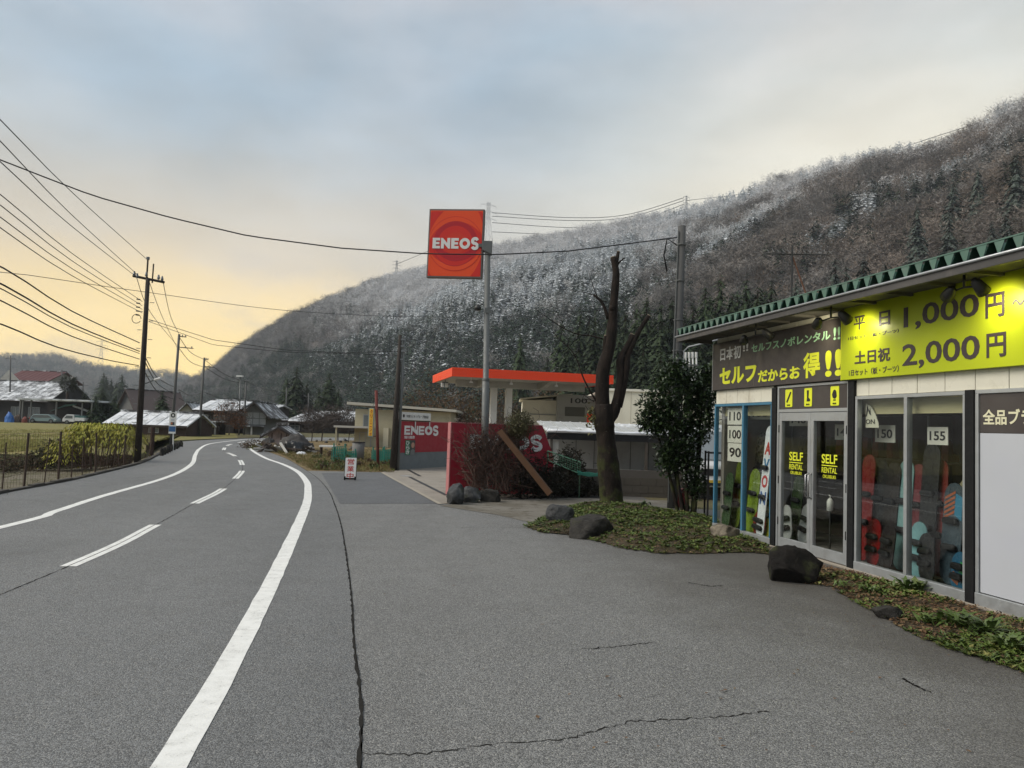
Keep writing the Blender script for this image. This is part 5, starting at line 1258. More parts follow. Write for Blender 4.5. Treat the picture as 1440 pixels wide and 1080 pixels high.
# ------------------------------------------------------------------ pruned forked tree
bk_m = bark('tree_bark', (.018, .0125, .0095), .45, 2.2); cut_m = M('cut_wood', (.30, .24, .17), .8, .2, 12)
TY = 16.8; tb = gp(858, 712); TY = tb.y
tree = thing('pruned_tree', 'mossy forked tree pruned to stubs with a few thin bare branches', 'tree', (tb.x, TY, 0))
def zp(zx, zy, dy=0.0): p_ = at(760+zx/2.844, 340+zy/2.844, TY); return Vector((p_.x-tb.x, dy, p_.z))
def limb(pts, r0, r1, n_=10, jit=.012, dy=None, name='limb', mat=None, parent=tree, cap=None):
    q = [zp(a_[0], a_[1], (a_[2] if len(a_) > 2 else 0)) for a_ in pts]; s_ = spline([tuple(v) for v in q], .09); L_ = len(s_); rad = []
    for i, v in enumerate(s_):
        f = i/(L_-1); rr_ = r0*(1-f)+r1*f; rad.append(rr_*(1+.13*mnoise.noise(v*3.2))); s_[i] = v+Vector((mnoise.noise(v*2.1), mnoise.noise(v*2.1+Vector((5, 0, 0))), 0))*jit
    o = MB().tube(s_, rad, n_).build(name, mat or bk_m, parent, True)
    if cap: d_ = (s_[-1]-s_[-2]).normalized(); MB().tube([s_[-1], s_[-1]+d_*.012], rad[-1]*.92, n_).build('cut_face', cut_m, o)
    return o
trunk_pts = [(285, 1085), (284, 1030), (278, 960), (270, 880), (264, 800), (256, 720), (252, 650)]
sp_ = spline([tuple(zp(*p_)) for p_ in trunk_pts], .06); rads = []
for i, v in enumerate(sp_):
    f = i/(len(sp_)-1); rads.append((.265-.085*f+.13*max(0, .10-f)*6)*(1+.10*mnoise.noise(v*2.6)+(.12 if .78 < f < .95 else 0)))
tk = MB().tube(sp_, rads, 22)
tk.v = [tuple(Vector(v)+Vector((mnoise.noise(Vector(v)*5), mnoise.noise(Vector(v)*5+Vector((7, 3, 1))), 0))*.022) for v in tk.v]
tk.build('trunk', bk_m, tree, True)
limb([(250, 690), (246, 600), (250, 520), (262, 470), (278, 410), (286, 340), (290, 270), (298, 190), (303, 130), (298, 95), (292, 62)], .165, .068, 14, .02, cap=True)
limb([(300, 110), (306, 75), (312, 40)], .045, .036, 10, .005, cap=True); limb([(305, 95), (322, 76), (337, 64)], .022, .014, 6, .003)
limb([(262, 480), (258, 430), (262, 376)], .07, .05, 10, .008, cap=True)
limb([(262, 720), (290, 690), (305, 640), (318, 580), (322, 520), (318, 480), (335, 440), (358, 400), (368, 372)], .135, .062, 12, .012, cap=True)
limb([(310, 660), (330, 580), (345, 500), (350, 450), (372, 400), (405, 340), (433, 296)], .10, .045, 10, .010, cap=True)
limb([(270, 310), (258, 270), (240, 235), (212, 212)], .045, .022, 8, .01, cap=False)
limb([(225, 215), (205, 160), (190, 110)], .012, .003, 5, .01); limb([(215, 212), (160, 200), (120, 195)], .010, .003, 5, .01); limb([(240, 235), (265, 240), (280, 200)], .010, .003, 5, .01)
limb([(250, 388), (200, 376), (150, 370), (100, 350), (60, 325), (20, 298), (-20, 270)], .020, .005, 6, .008); limb([(100, 350), (60, 270), (40, 250)], .007, .002, 4, .01)
limb([(225, 640), (200, 600), (176, 555), (155, 500), (138, 455), (110, 420), (80, 395), (50, 360)], .024, .006, 6, .006); limb([(138, 455), (165, 420), (155, 395)], .008, .002, 4, .01); limb([(215, 640), (170, 610), (168, 600)], .010, .003, 5, .005)
limb([(240, 275), (150, 280), (60, 275)], .008, .002, 4, .01); limb([(315, 205), (345, 235), (380, 280)], .008, .002, 4, .01); limb([(315, 160), (345, 140), (380, 120)], .007, .002, 4, .01)
limb([(230, 640), (185, 630), (165, 640), (190, 580)], .009, .003, 5, .01); limb([(205, 700), (190, 670), (180, 655)], .012, .004, 5, .01)
for zx, zy, r_ in ((285, 268, .075), (244, 715, .13)):
    c_ = zp(zx, zy, -.05); m_ = MB(); v0, f0 = ico(2); m_.v = [tuple(c_+v*r_*(1+.25*mnoise.noise(v*2+c_))) for v in v0]; m_.f = f0; m_.build('burl', bk_m, tree, True)
ep = MB(); er = random.Random(2)
for k in range(90):
    c_ = zp(208+er.gauss(0, 12), 700+er.gauss(0, 25), er.uniform(-.15, .05)); d_ = Vector((er.gauss(-.3, 1), er.gauss(-.3, 1), er.gauss(.2, .6))).normalized(); leaf(ep, c_, d_, d_.orthogonal().normalized(), .09, .05)
ep.build('shoot_leaves', foliage('shoot_leaf', [(.10, .10, .03), (.14, .13, .05)], .6), tree, recalc=False)

# ------------------------------------------------------------------ broadleaf evergreen shrub beside the shop
holly = foliage('holly_leaf', [(.014, .030, .011), (.032, .056, .018), (.060, .085, .035)], .30)
HY = 15.6; hb = at(957, 716, HY)
sh = thing('evergreen_shrub', 'tall dark glossy evergreen shrub growing round the concrete pole', 'shrub', (hb.x, HY, 0))
hr = random.Random(31); tm_ = MB()
stems = []
for k, (bx, tx, ty) in enumerate(((960, 950, 590), (966, 968, 545), (972, 985, 560), (955, 925, 600), (963, 940, 550), (975, 992, 600))):
    b0 = at(bx, 714, HY); t0 = at(tx, ty, HY); pts = [Vector((b0.x-hb.x, hr.uniform(-.1, .1), -.05)), Vector(((b0.x+t0.x)/2-hb.x+hr.uniform(-.08, .08), hr.uniform(-.15, .15), t0.z*.5)), Vector((t0.x-hb.x, hr.uniform(-.3, .3), t0.z))]
    s_ = spline([tuple(v) for v in pts], .15); stems.append(s_); tm_.tube(s_, [.045*(1-.75*i/len(s_)) for i in range(len(s_))], 7)
tm_.build('stems', bk_m, sh, True)
cl = MB()
blobs = [(955, 545, .50, 5), (925, 572, .42, 4), (985, 552, .42, 4), (945, 590, .50, 5), (980, 598, .42, 4), (925, 598, .28, 2), (960, 628, .42, 4), (985, 570, .40, 3), (968, 655, .34, 3), (978, 685, .28, 2), (940, 640, .30, 2), (950, 520, .30, 2), (995, 528, .24, 2), (908, 596, .20, 1), (938, 655, .22, 1)]
for px_, py_, r_, wt in blobs:
    c_ = at(px_, py_, HY)-Vector((hb.x, HY, 0))
    for q in range(int(wt*88)):
        d_ = Vector((hr.gauss(0, 1), hr.gauss(0, 1), hr.gauss(0, 1))).normalized(); p_ = c_+d_*r_*hr.random()**.42*Vector((1, 1, 1)).x
        p_.y *= .9; tw = Vector((hr.gauss(0, 1), hr.gauss(0, 1), hr.gauss(.2, .7))).normalized()
        for e in range(4):
            dd = (tw+Vector((hr.gauss(0, .8), hr.gauss(0, .8), hr.gauss(0, .6)))).normalized(); nn = (Vector((0, 0, 1))-dd*dd.z+Vector((hr.gauss(0, .4), hr.gauss(0, .4), 0))).normalized()
            L_ = hr.uniform(.06, .12); leaf(cl, p_+dd*.02, dd, nn, L_, L_*.48, .12)
cl.build('foliage', holly, sh, recalc=False)

# ------------------------------------------------------------------ brown shrub and vine over the red wall, plank, net
tw_m = M('twig_brown', (.085, .05, .038), .9, .35, 9); tw_l = foliage('vine_leaf', [(.025, .020, .018), (.05, .03, .024), (.03, .035, .018)], .7)
VY = 17.75; vb = at(690, 698, VY); vs_ = thing('vine_shrub', 'tangled brown leafless vine shrub around the sign pole', 'shrub', (vb.x, VY, 0)); vr = random.Random(17); tw = MB()
for k in range(560):
    bx = vr.choice((662, 668, 690, 700, 715)); b0 = at(bx+vr.gauss(0, 4), 690, VY); cx_, cy_, r1, r2 = vr.choice(((665, 618, 30, 24), (705, 615, 34, 26), (690, 635, 40, 30), (735, 605, 26, 20), (660, 650, 22, 30), (720, 660, 30, 28)))
    e = at(cx_+vr.gauss(0, r1*.55), cy_+vr.gauss(0, r2*.55), VY); m1 = at((bx+cx_)/2+vr.gauss(0, 8), cy_+vr.uniform(5, 40), VY)
    pts = [Vector((p_.x-vb.x, vr.uniform(-.32, .25), p_.z)) for p_ in (b0, m1, e)]
    if k > 60: pts = [pts[1], pts[2], pts[2]+Vector((vr.gauss(0, .16), vr.gauss(0, .12), vr.gauss(.0, .14)))]
    tw.tube(spline([tuple(v) for v in pts], .12), .010 if k < 60 else .0045, 4, False)
tw.build('twigs', tw_m, vs_)
vl = MB()
for k in range(2400):
    cx_, cy_, r1, r2 = vr.choice(((700, 628, 20, 20), (690, 640, 22, 26), (718, 612, 14, 12), (700, 660, 26, 20), (735, 662, 22, 18), (672, 630, 22, 20))); p_ = at(cx_+vr.gauss(0, r1*.6), cy_+vr.gauss(0, r2*.6), VY); p_ = Vector((p_.x-vb.x, vr.uniform(-.35, .2), max(.05, p_.z)))
    d_ = Vector((vr.gauss(0, 1), vr.gauss(0, 1), vr.gauss(-.3, .8))).normalized(); leaf(vl, p_, d_, d_.orthogonal().normalized(), vr.uniform(.03, .075), vr.uniform(.015, .04))
vl.build('leaves', tw_l, vs_, recalc=False)
GYY = 17.6; gb = at(728, 620, GYY); gs = thing('evergreen_bush', 'feathery olive green bush growing over the top of the red wall', 'shrub', (gb.x, 18.0, 0)); gl_ = MB(); MB().tube([(.1, 0, 0), (.05, 0, .9), (0, -.3, 1.7)], [.04, .03, .015], 7).build('stem', bk_m, gs, True)
for k in range(2300):
    d_ = Vector((vr.gauss(0, 1), vr.gauss(0, 1), vr.gauss(0, 1))).normalized(); c_ = at(730, 598, GYY)-Vector((gb.x, 18.0, 0)); p_ = c_+Vector((d_.x*.36, d_.y*.34, d_.z*.36))*vr.random()**.5; leaf(gl_, p_, Vector((vr.gauss(0, 1), vr.gauss(0, 1), vr.gauss(.3, .8))).normalized(), d_, vr.uniform(.05, .12), .018)
gl_.build('foliage', foliage('olive_leaf', [(.05, .05, .018), (.08, .075, .03), (.05, .035, .02)], .6), gs, recalc=False)
# dark ferny undergrowth at the wall foot
ug = MB()
for k in range(2200):
    p_ = at(735+vr.gauss(0, 30), 668+vr.gauss(0, 16), 17.9+vr.uniform(0, .8)); p_.z = max(.03, p_.z); d_ = Vector((vr.gauss(0, 1), vr.gauss(0, .6), vr.gauss(-.2, .7))).normalized(); leaf(ug, p_, d_, d_.orthogonal().normalized(), vr.uniform(.08, .25), vr.uniform(.015, .04))
stuff(ug.build('undergrowth', foliage('fern_dark', [(.010, .010, .008), (.022, .02, .014)], .8), None, recalc=False), 'dark dry undergrowth in front of the red wall', 'undergrowth')
pa, pb_ = at(703, 606, 17.35), at(774, 695, 17.0); wood_m = M('plank_wood', (.075, .034, .013), .7, .25, 2, .3, 30, stretch=(1, 1, 6), dirt=.35, dirtcol=(.06, .035, .02), dscale=3)
pd = (pb_-pa); pl_ = thing('leaning_plank', 'long brown timber plank leaning against the red wall shrub', 'plank', (pb_.x, pb_.y, 0))
m4 = pd.to_track_quat('X', 'Z').to_matrix().to_4x4(); o = MB().box(-pd.length, .0, -.045, .045, -.068, .068).build('timber', wood_m, pl_, bevel=.008); o.matrix_local = Matrix.Translation((0, 0, max(.02, pb_.z))) @ m4
nA, nB, nC, nD = at(770, 634, 18.6), at(816, 650, 18.6), at(815, 666, 18.6), at(772, 648, 18.6); net_m = M('net_green', (.13, .30, .20), .6, .15, 6)
net = thing('garden_net', 'sagging pale green wire net panel beside the red wall end', 'net', (nA.x, 18.6, 0)); og = Vector((nA.x, 18.6, 0)); fr2 = MB(); fr2.tube([nA-og, nB-og, nC-og, nD-og, nA-og], .014, 6); fr2.build('frame', net_m, net)
wi = MB()
for k in range(1, 13): f = k/13; wi.tube([nA.lerp(nB, f)-og, nD.lerp(nC, f)-og], .004, 4, False)
for k in range(1, 5): f = k/5; wi.tube([nA.lerp(nD, f)-og, nB.lerp(nC, f)-og], .004, 4, False)
wi.build('mesh_wires', net_m, net)
for k in range(3): p_ = (nA, nB, nC)[k]; MB().tube([p_-og, Vector((p_.x-nA.x, 0, -.02))], .012, 6).build('stake', M('stake_green', (.05, .10, .06), .7, .2, 5), net)
tq = MB()
for k in range(9): tq.tube([at(813+vr.uniform(-2, 2), 662+k*.7, 18.5)-og, at(828, 664+vr.uniform(0, 6), 18.45)-og, at(842, 666+vr.uniform(-2, 4), 18.4)-og], .012, 5)
tq.build('gathered_netting', M('net_teal', (.02, .16, .12), .7, .2, 8), net)
SHADE_BUSHES = [('added dark bush filling the shadowed gap between the plank foot and the tree', 786, 694, 19.0, .75, .55, 0), ('added low dark bush filling the shadow beneath the gathered green netting', 815, 694, 19.1, .6, .45, 1),  # bushes added to stand in for the dark shadowed ground between wall and tree
               ('added dark bush filling the shadowed foot of the red wall', 760, 690, 18.4, .6, .5, 2), ('added olive climbing bush in the shadowed gap behind the green net panel', 800, 676, 19.3, .45, .85, 3)]

# ------------------------------------------------------------------ utility poles and wires
wood_pole = M('pole_dark_wood', (.030, .024, .020), .85, .25, 4, .4, 40, stretch=(1, 1, .2)); ins_m = flat('insulator', (.16, .17, .18), .35); pole_g = M('pole_grey', (.10, .10, .098), .8, .15, 3)
PA, ab, ad = up_pole('utility_pole', 'dark leaning utility pole with twin crossarm and insulators beside the golden shrub', (193, 652), (208, 392), 26.9, .115, .07, wood_pole, 'utility poles along the road')
Ya = 26.9; ax0 = PA.location.x
def rel(px_, py_, Y, o): p_ = at(px_, py_, Y); return Vector((p_.x-o.location.x, 0, p_.z-o.location.z))
q0, q1 = rel(187, 388, Ya, PA), rel(231, 397, Ya, PA); MB().tube([q0, q1], .045, 8).build('crossarm', wood_pole, PA); q0, q1 = rel(206, 396, Ya, PA), rel(208, 365, Ya, PA); MB().tube([q0, q1], .03, 8).build('top_pin', wood_pole, PA); MB().tube([q1, q1+Vector((0, 0, .09))], .06, 10).build('insulator', ins_m, PA)
MB().tube([rel(214, 398, Ya, PA), rel(216, 371, Ya, PA)], .025, 8).build('top_pin', wood_pole, PA)
for px_, py_ in ((190, 387), (194, 390), (224, 392), (229, 394), (207, 388)): b_ = rel(px_, py_, Ya, PA); MB().tube([b_+Vector((0, -.06, -.04)), b_+Vector((0, -.06, .02)), b_+Vector((0, -.06, .13))], [.03, .055, .025], 8).build('insulator', ins_m, PA)
for k in range(5): b_ = rel(203-.3*k, 422+5.5*k, Ya, PA); MB().tube([b_+Vector((-.10, -.1, 0)), b_+Vector((-.22, -.1, .01))], .025, 6).build('rack_insulator', ins_m, PA)
lp0 = rel(199, 449, Ya, PA); MB().tube([lp0+Vector((-.12+.16*math.cos(a_), -.12, .16*math.sin(a_))) for a_ in [k*.5236 for k in range(12)]], .012, 5).build('cable_coil', blackpost, PA)
MB().tube([rel(198, 540, Ya, PA), rel(206, 539, Ya, PA), rel(217, 534, Ya, PA)], .022, 7).build('lamp_arm', steel, PA); b_ = rel(217, 534, Ya, PA); MB().tube([b_, b_+Vector((.25, -.05, .06))], [.04, .05], 8).build('street_lamp', white_p, PA)
for k in range(14): f = .22+k*.05; b_ = ab+ad*f; s_ = 1 if k % 2 else -1; MB().tube([b_+Vector((s_*.12, 0, 0)), b_+Vector((s_*.27, 0, 0))], .012, 5).build('step_bolt', steel, PA)
def far_pole(label, pb, pt, Y, r, arms, group='utility poles along the road', mat=pole_g):
    t, b0, d_ = up_pole('utility_pole', label, pb, pt, Y, r, r*.7, mat, group)
    for (xa, ya, xb, yb) in arms:
        q0, q1 = rel(xa, ya, Y, t), rel(xb, yb, Y, t); MB().tube([q0, q1], r*.3, 6).build('crossarm', mat, t)
        for f in (.1, .5, .9): c_ = q0.lerp(q1, f); MB().tube([c_, c_+Vector((0, 0, r*1.2))], r*.35, 6).build('insulator', ins_m, t)
    return t
PBp = far_pole('grey utility pole with one sided crossarms behind the bus stop sign', (241, 618), (252, 470), 48, .10, [(251, 473, 262, 474), (249, 488, 272, 490)])
PCp = far_pole('grey utility pole in front of the large brown house', (280, 612), (287.5, 503), 64, .11, [(287, 505, 293, 506), (286, 515, 302, 517)])
PDp = far_pole('utility pole beside the gabled house at the road bend', (343, 612), (346, 537), 76, .11, [(340, 535.5, 352, 536)])
for k, (px_, py_, pt_, Y, lb) in enumerate(((14, 560, 500, 120, 'thin distant utility pole above the red tiled roof'), (86, 560, 520, 125, 'distant utility pole beside the palm tree'), (433, 612, 553, 110, 'distant utility pole in front of the cedars'), (402, 600, 545, 120, 'distant pole between the two cedars and the road'), (116, 575, 537, 150, 'thin distant pole in the misty trees'))):
    far_pole(lb, (px_, py_), (px_+1, pt_), Y, .12, [(px_-6, pt_+4, px_+8, pt_+5)], 'distant utility poles')
slp = thing('street_lamp', 'slim grey street lamp post near the gabled house', 'street lamp', (at(336, 612, 74).x, 74, 0)); t_ = rel(338, 530, 74, slp)
MB().tube([(0, 0, -.2), t_], [.09, .06], 8).build('post', steel, slp, True); MB().box(t_.x-.35, t_.x+.25, -.2, .2, t_.z, t_.z+.14).build('lamp_head', white_p, slp)
EY = 27.0; PE, eb, ed = up_pole('utility_pole', 'dark utility pole paired with a steel tube in front of the red wall', (552.5, 663), (563, 471), EY-.1, .13, .06, wood_pole, 'poles by the filling station')
MB().tube([eb+Vector((.16, .05, -.05)), eb+ed*.98+Vector((.13, .05, 0))], .05, 10).build('steel_tube', steel, PE, True)
for px_, py_ in ((568, 478), (567, 487), (569, 494), (565, 506)): b_ = rel(px_, py_, EY-.1, PE); MB().box(b_.x-.12, b_.x+.03, -.05, .02, b_.z-.02, b_.z+.04).build('fitting', ins_m, PE)
RY = 27.6; rp2 = thing('cleaning_sign', 'tall rusty red post with a vertical yellow sign', 'sign', (at(532, 663, RY).x, RY, 0)); rust = M('rust_red', (.13, .03, .025), .8, .3, 5); t_ = rel(529, 549, RY, rp2); b_ = rel(532.5, 664, RY, rp2)
MB().tube([b_-Vector((0, 0, .2)), t_], .055, 8).build('post', rust, rp2, True)
c0 = rel(517.5, 614, RY, rp2); c1 = rel(528, 574, RY, rp2); sgn = MB().box(c0.x, c1.x-.03, -.07, .03, c0.z, c1.z).build('sign_box', M('sign_frame_teal', (.30, .36, .33), .5, .1, 4), rp2)
sw_, sh_ = c1.x-.03-c0.x, c1.z-c0.z; MB().box(c0.x+sw_*.16, c0.x+sw_*.84, -.08, -.071, c0.z+.03, c1.z-.03).build('sign_face', M('sign_amber', (.80, .48, .05), .5, .1, 4), sgn)
redl = flat('letter_red', (.42, .03, .02), .5)
for k, ch in enumerate('クリ|ニング'): hh = sh_*.145; text(ch, sgn, c0.x+sw_*(.28 if ch != '|' else .46), c1.z-.05-(k+1)*sh_*.158+.02, sw_*(.44 if ch != '|' else .08), hh*.86, redl, -.081, .02)
for zz in (c0.z+.02, c1.z-.02): MB().box(c1.x-.03, (b_.x+t_.x)/2+.05, -.02, .01, zz-.012, zz+.012).build('bracket', rust, rp2)
MB().tube([(c0.x+.1, -.03, c1.z+.0), (t_.x, 0, c1.z+.28)], .012, 5).build('stay', steel, rp2)

wire_m = flat('wire_black', (.012, .012, .013), .6); wire_g = flat('wire_grey', (.05, .05, .052), .6)
def wire(label, pts, r=.012, mat=None, group='overhead wires', coil=0):
    P3 = [at(*p_) for p_ in pts]; s_ = spline([tuple(v) for v in P3], 1.5)
    s_ = resample(s_, 40) if len(s_) > 2 else s_
    o = MB().tube(s_, r, 5).build('overhead_wire', mat or wire_m, None, True); tag(o, label, 'wire', group); return o
wire('thick black cable sagging across to the concrete pole', [(-120, 185, 15), (0, 224.5, 15.2), (60, 248, 15.4), (130, 275, 15.6), (240, 306, 15.9), (350, 332, 16.1), (480, 349, 16.3), (600, 357, 16.5), (700, 358, 16.6), (800, 353, 16.7), (952, 334, 16.85)], .014)
for k, (x_, y_, ex, ey, lb) in enumerate(((0, 168, 208, 366, 'topmost power line climbing left from the crossarm pole'), (0, 198, 194, 387, 'second power line climbing left from the crossarm pole'), (0, 227, 190, 388, 'third power line climbing left from the crossarm pole'))):
    mx_, my_ = (x_+ex)/2, (y_+ey)/2+6; x2, y2 = x_-160, y_-(ey-y_)*160/(ex-x_)*1.06
    wire(lb, [(x2, y2, 9), (x_, y_, 11.5), (mx_, my_, 17), (ex, ey, Ya-.06)], .009)
for k, (y_, ey) in enumerate(((273, 424), (288, 430), (305, 435), (320, 440))): wire('low voltage line to the insulator rack of the crossarm pole, %s of four' % ('first', 'second', 'third', 'fourth')[k], [(-160, y_-118, 10), (0, y_, 12.5), (100, (y_+ey)/2+7, 18), (200, ey, Ya-.1)], .009)
for k, (y_, ey, r_) in enumerate(((374, 482, .016), (398, 494, .018), (405, 497, .012), (422, 505, .014))): wire('heavy communication cable strung to the crossarm pole, %s of four' % ('uppermost', 'second', 'third', 'lowest')[k], [(-160, y_-70, 12), (0, y_, 14.5), (100, (y_+ey)/2+9, 19.5), (196, ey, Ya-.16)], r_)
wire('lowest slack cable passing to the crossarm pole foot', [(-100, 430, 12), (0, 455, 14.5), (80, 488, 19), (160, 508, 24), (195, 514, Ya-.16)], .016); wire('thin wire passing high across the valley behind the poles', [(-40, 380, 38), (20, 384, 40), (200, 410, 46), (420, 438, 56), (640, 446, 66), (850, 440, 78)], .018, wire_g)
wire('power line from the crossarm pole down to the next pole', [(229, 394, Ya), (240, 445, 34), (253, 472, 48)], .012); wire('second power line between crossarm pole and next pole', [(207, 388, Ya), (228, 445, 36), (249, 489, 48)], .012); wire('third power line between crossarm pole and next pole', [(192, 390, Ya), (212, 440, 34), (252, 489, 48)], .012)
wire('service line from the crossarm pole to the dark pole by the wall', [(209, 449, Ya), (300, 478, 27), (400, 492, 27), (480, 496, 27), (563, 494, 27)], .010); wire('lower service line to the dark pole by the wall', [(209, 452, Ya), (300, 485, 27), (400, 495, 27), (480, 497, 27), (563, 500, 27)], .009)
for k, (y0, y1) in enumerate(((500, 545), (507, 555), (522, 562))): wire('cable hanging between the second roadside poles, %s' % ('upper', 'middle', 'lower')[k], [(203, y0, Ya), (222, (y0+y1)/2+9, 37), (246, y1, 48)], .018)
for k, (y0, y1) in enumerate(((474, 505), (490, 516), (548, 552), (560, 560))): wire('far line between the grey roadside poles, %s' % ('topmost', 'second', 'third', 'lowest')[k], [(252, y0, 48), (268, (y0+y1)/2+6, 56), (286, y1, 64)], .02)
for k, (y0, y1) in enumerate(((506, 537), (516, 540), (552, 560))): wire('far line running on to the pole at the bend, %s' % ('upper', 'middle', 'lower')[k], [(288, y0, 64), (316, (y0+y1)/2+5, 70), (346, y1, 76)], .022)
wire('far line leaving the bend pole towards the houses', [(346, 537, 76), (380, 549, 90), (430, 556, 110)], .025)

# transmission towers on the ridge
lat_m = M('pylon_steel', (.26, .27, .28), .6, .1, 2)
def pylon(label, px_, ybase, ytop, Y, group='pylons on the ridge', tilt=0):
    b_ = at(px_, ybase, Y); H = at(px_, ytop, Y).z-b_.z; t = thing('pylon', label, 'pylon', tuple(b_-Vector((0, 0, 10))), .5, group); H += 10; w0, w1 = H*.10, H*.022; rr_ = .20*Y/640
    lg = MB()
    def cor(f): w_ = w0+(w1-w0)*min(1, f/.75); return [Vector((sx_*w_, sy_*w_, H*f)) for sx_, sy_ in ((1, 1), (-1, 1), (-1, -1), (1, -1))]
    fs = [0, .18, .33, .46, .57, .67, .76, .84, .92, 1]
    for i in range(4): lg.tube([cor(f)[i] for f in fs], rr_*.55, 4)
    for f0, f1 in zip(fs, fs[1:]):
        c0_, c1_ = cor(f0), cor(f1)
        for i in range(4): lg.tube([c0_[i], c1_[(i+1) % 4]], rr_*.32, 3, False); lg.tube([c1_[i], c0_[(i+1) % 4]], rr_*.32, 3, False)
    lg.build('lattice', lat_m, t)
    for f, l_ in ((.70, .16), (.82, .17), (.94, .15)):
        am = MB(); am.tube([(-H*l_, 0, H*f), (0, 0, H*(f+.03)), (H*l_, 0, H*f)], rr_*.5, 4); am.tube([(-H*l_, 0, H*f), (H*l_, 0, H*f)], rr_*.4, 4)
        for s_ in (-1, 1): am.tube([(s_*H*l_, 0, H*f), (s_*H*l_, 0, H*(f-.05))], rr_*.4, 4)
        am.build('crossarm', lat_m, t)
    return t, H
pylon('lattice pylon rising just behind the red square sign', 685, 350, 284, 745); pylon('lattice pylon with wide arms near the concrete pole top', 965, 296, 275, 690); pylon('faint lattice pylon on the left shoulder of the ridge', 557, 392, 366, 800); pylon('faint lattice pylon over the distant low hills', 141, 516, 478, 1700, 'pylons on the ridge')
for k, (y0, ym, y1) in enumerate(((299, 307, 278), (304, 311, 282), (313, 321, 287), (326, 331, 294))): wire('high transmission line between the ridge pylons, %s' % ('topmost', 'second', 'third', 'lowest')[k], [(692, y0, 742), (800, ym-1, 728), (880, ym-5, 712), (962, y1, 692)], .30, wire_g, 'transmission lines')
wire('transmission line leaving the arm pylon up the slope', [(966, 282, 690), (1100, 262, 600), (1300, 197, 520), (1400, 165, 480)], .22, wire_g, 'transmission lines'); wire('transmission line dropping from the pylon to the left shoulder', [(681, 300, 745), (640, 335, 765), (557, 372, 800)], .25, wire_g, 'transmission lines')

# ------------------------------------------------------------------ fence along the left plot
rusty = M('fence_rust', (.055, .036, .026), .85, .3, 6); fence = thing('wire_fence', 'rusty post and wire fence along the left road edge', 'fence', (at(0, 693, 15.5).x, 15.5, 0)); fo = fence.location.copy()
fpts = [gp(-70, 711), gp(-20, 697), gp(15.5, 690), gp(46, 685), gp(74, 680), gp(94, 676), gp(112, 672), gp(127, 669), gp(145, 665), gp(159, 661), gp(169, 658.5), gp(177, 657), gp(184, 655), gp(203, 648), gp(212, 645), gp(218, 642)]
tops = [600, 605, 622, 608, 614, 604, 622, 610, 604, 608, 610, 612, 606, 612, 610, 613]
for i, (p_, ty) in enumerate(zip(fpts, tops)):
    q = p_+Vector((-.35, .25, 0)); hgt_ = max(.7, at(0, ty, q.y).z-0); thick_ = .026 if i in (3, 5, 8, 12) else .014; MB().tube([q-fo-Vector((0, 0, .2)), q-fo+Vector((R.uniform(-.05, .08), 0, min(1.45, hgt_)))], thick_, 6).build('post', rusty, fence)
wv = MB(); fl_ = resample([p_+Vector((-.35, .25, 0)) for p_ in fpts], 150)
for zz in (.25, .55, .85, 1.15): wv.tube([p_-fo+Vector((0, 0, zz+.03*mnoise.noise(p_*1.2))) for p_ in fl_], .004, 4, False)
for p_ in fl_: wv.tube([p_-fo+Vector((0, 0, .0)), p_-fo+Vector((0, 0, 1.16))], .003, 3, False)
o = wv.build('wire_mesh', rusty, fence); o['kind'] = 'stuff'
rustp = thing('rusty_post', 'thick rusty steel post at the end of the wire fence', 'post', tuple(gp(220, 640)+Vector((-.3, .2, -.1)))); MB().tube([(0, 0, -.2), (0, 0, 1.25)], .085, 10).build('pipe', M('rust_brown', (.045, .026, .02), .9, .3, 5), rustp)
kb = MB(); ke = [p_ for p_ in LEDGE if 3 < p_.y < 40]
kerb = resample(ke, 70); m_ = MB()
for a_, b_ in zip(kerb, kerb[1:]):
    d_ = (b_-a_).normalized(); nn = Vector((-d_.y, d_.x, 0)); o_ = MB(); L_ = (b_-a_).length-.012
    mm = Matrix.Translation(a_) @ Matrix(((d_.x, nn.x, 0, 0), (d_.y, nn.y, 0, 0), (0, 0, 1, 0), (0, 0, 0, 1))); 
    o_.box(0, L_, .02, .15, -.12, .05+R.uniform(-.012, .012), mm); o_.build('kerb_stone', M('kerb_dark', (.055, .05, .043), .9, .3, 3, .6, 30), road)

# golden weeping shrub in the plot
SYY = 27.2; sb0 = at(137, 655, SYY); gsh = thing('golden_shrub', 'wide drooping yellow green shrub beside the leaning utility pole', 'shrub', (sb0.x, SYY, -.3)); gr_ = random.Random(12); gm = MB(); st_ = MB()
for k in range(70):
    x_ = gr_.uniform(84, 188); topy = 606-9*math.sin(math.pi*(x_-84)/104)-gr_.uniform(-4, 8) if x_ > 100 else 628-(x_-84)*1.2; h0 = Vector((at(x_, 650, SYY).x-sb0.x, gr_.uniform(-.5, .5), 0)); tp = Vector((h0.x+gr_.uniform(-.1, .1), h0.y, at(x_, topy, SYY).z+.3))
    st_.tube([h0*.8, h0.lerp(tp, .5), tp], [.012, .010, .006], 5, False)
    for q in range(46):
        f = gr_.random()**.8; a_ = gr_.random()*6.283; rad = .16+.34*f; p_ = tp+Vector((math.cos(a_)*rad, math.sin(a_)*rad*.9, -.05-.75*f*f*gr_.uniform(.6, 1.1)))
        d_ = Vector((math.cos(a_)*.6, math.sin(a_)*.6, -.9+.4*gr_.random())).normalized(); nn = Vector((math.cos(a_), math.sin(a_), .5)).normalized(); leaf(gm, p_, d_, nn, gr_.uniform(.10, .20), gr_.uniform(.035, .07))
st_.build('stems', tw_m, gsh); gm.build('foliage', foliage('golden_leaf', [(.26, .28, .03), (.42, .37, .04), (.15, .21, .03)], .6), gsh, recalc=False)
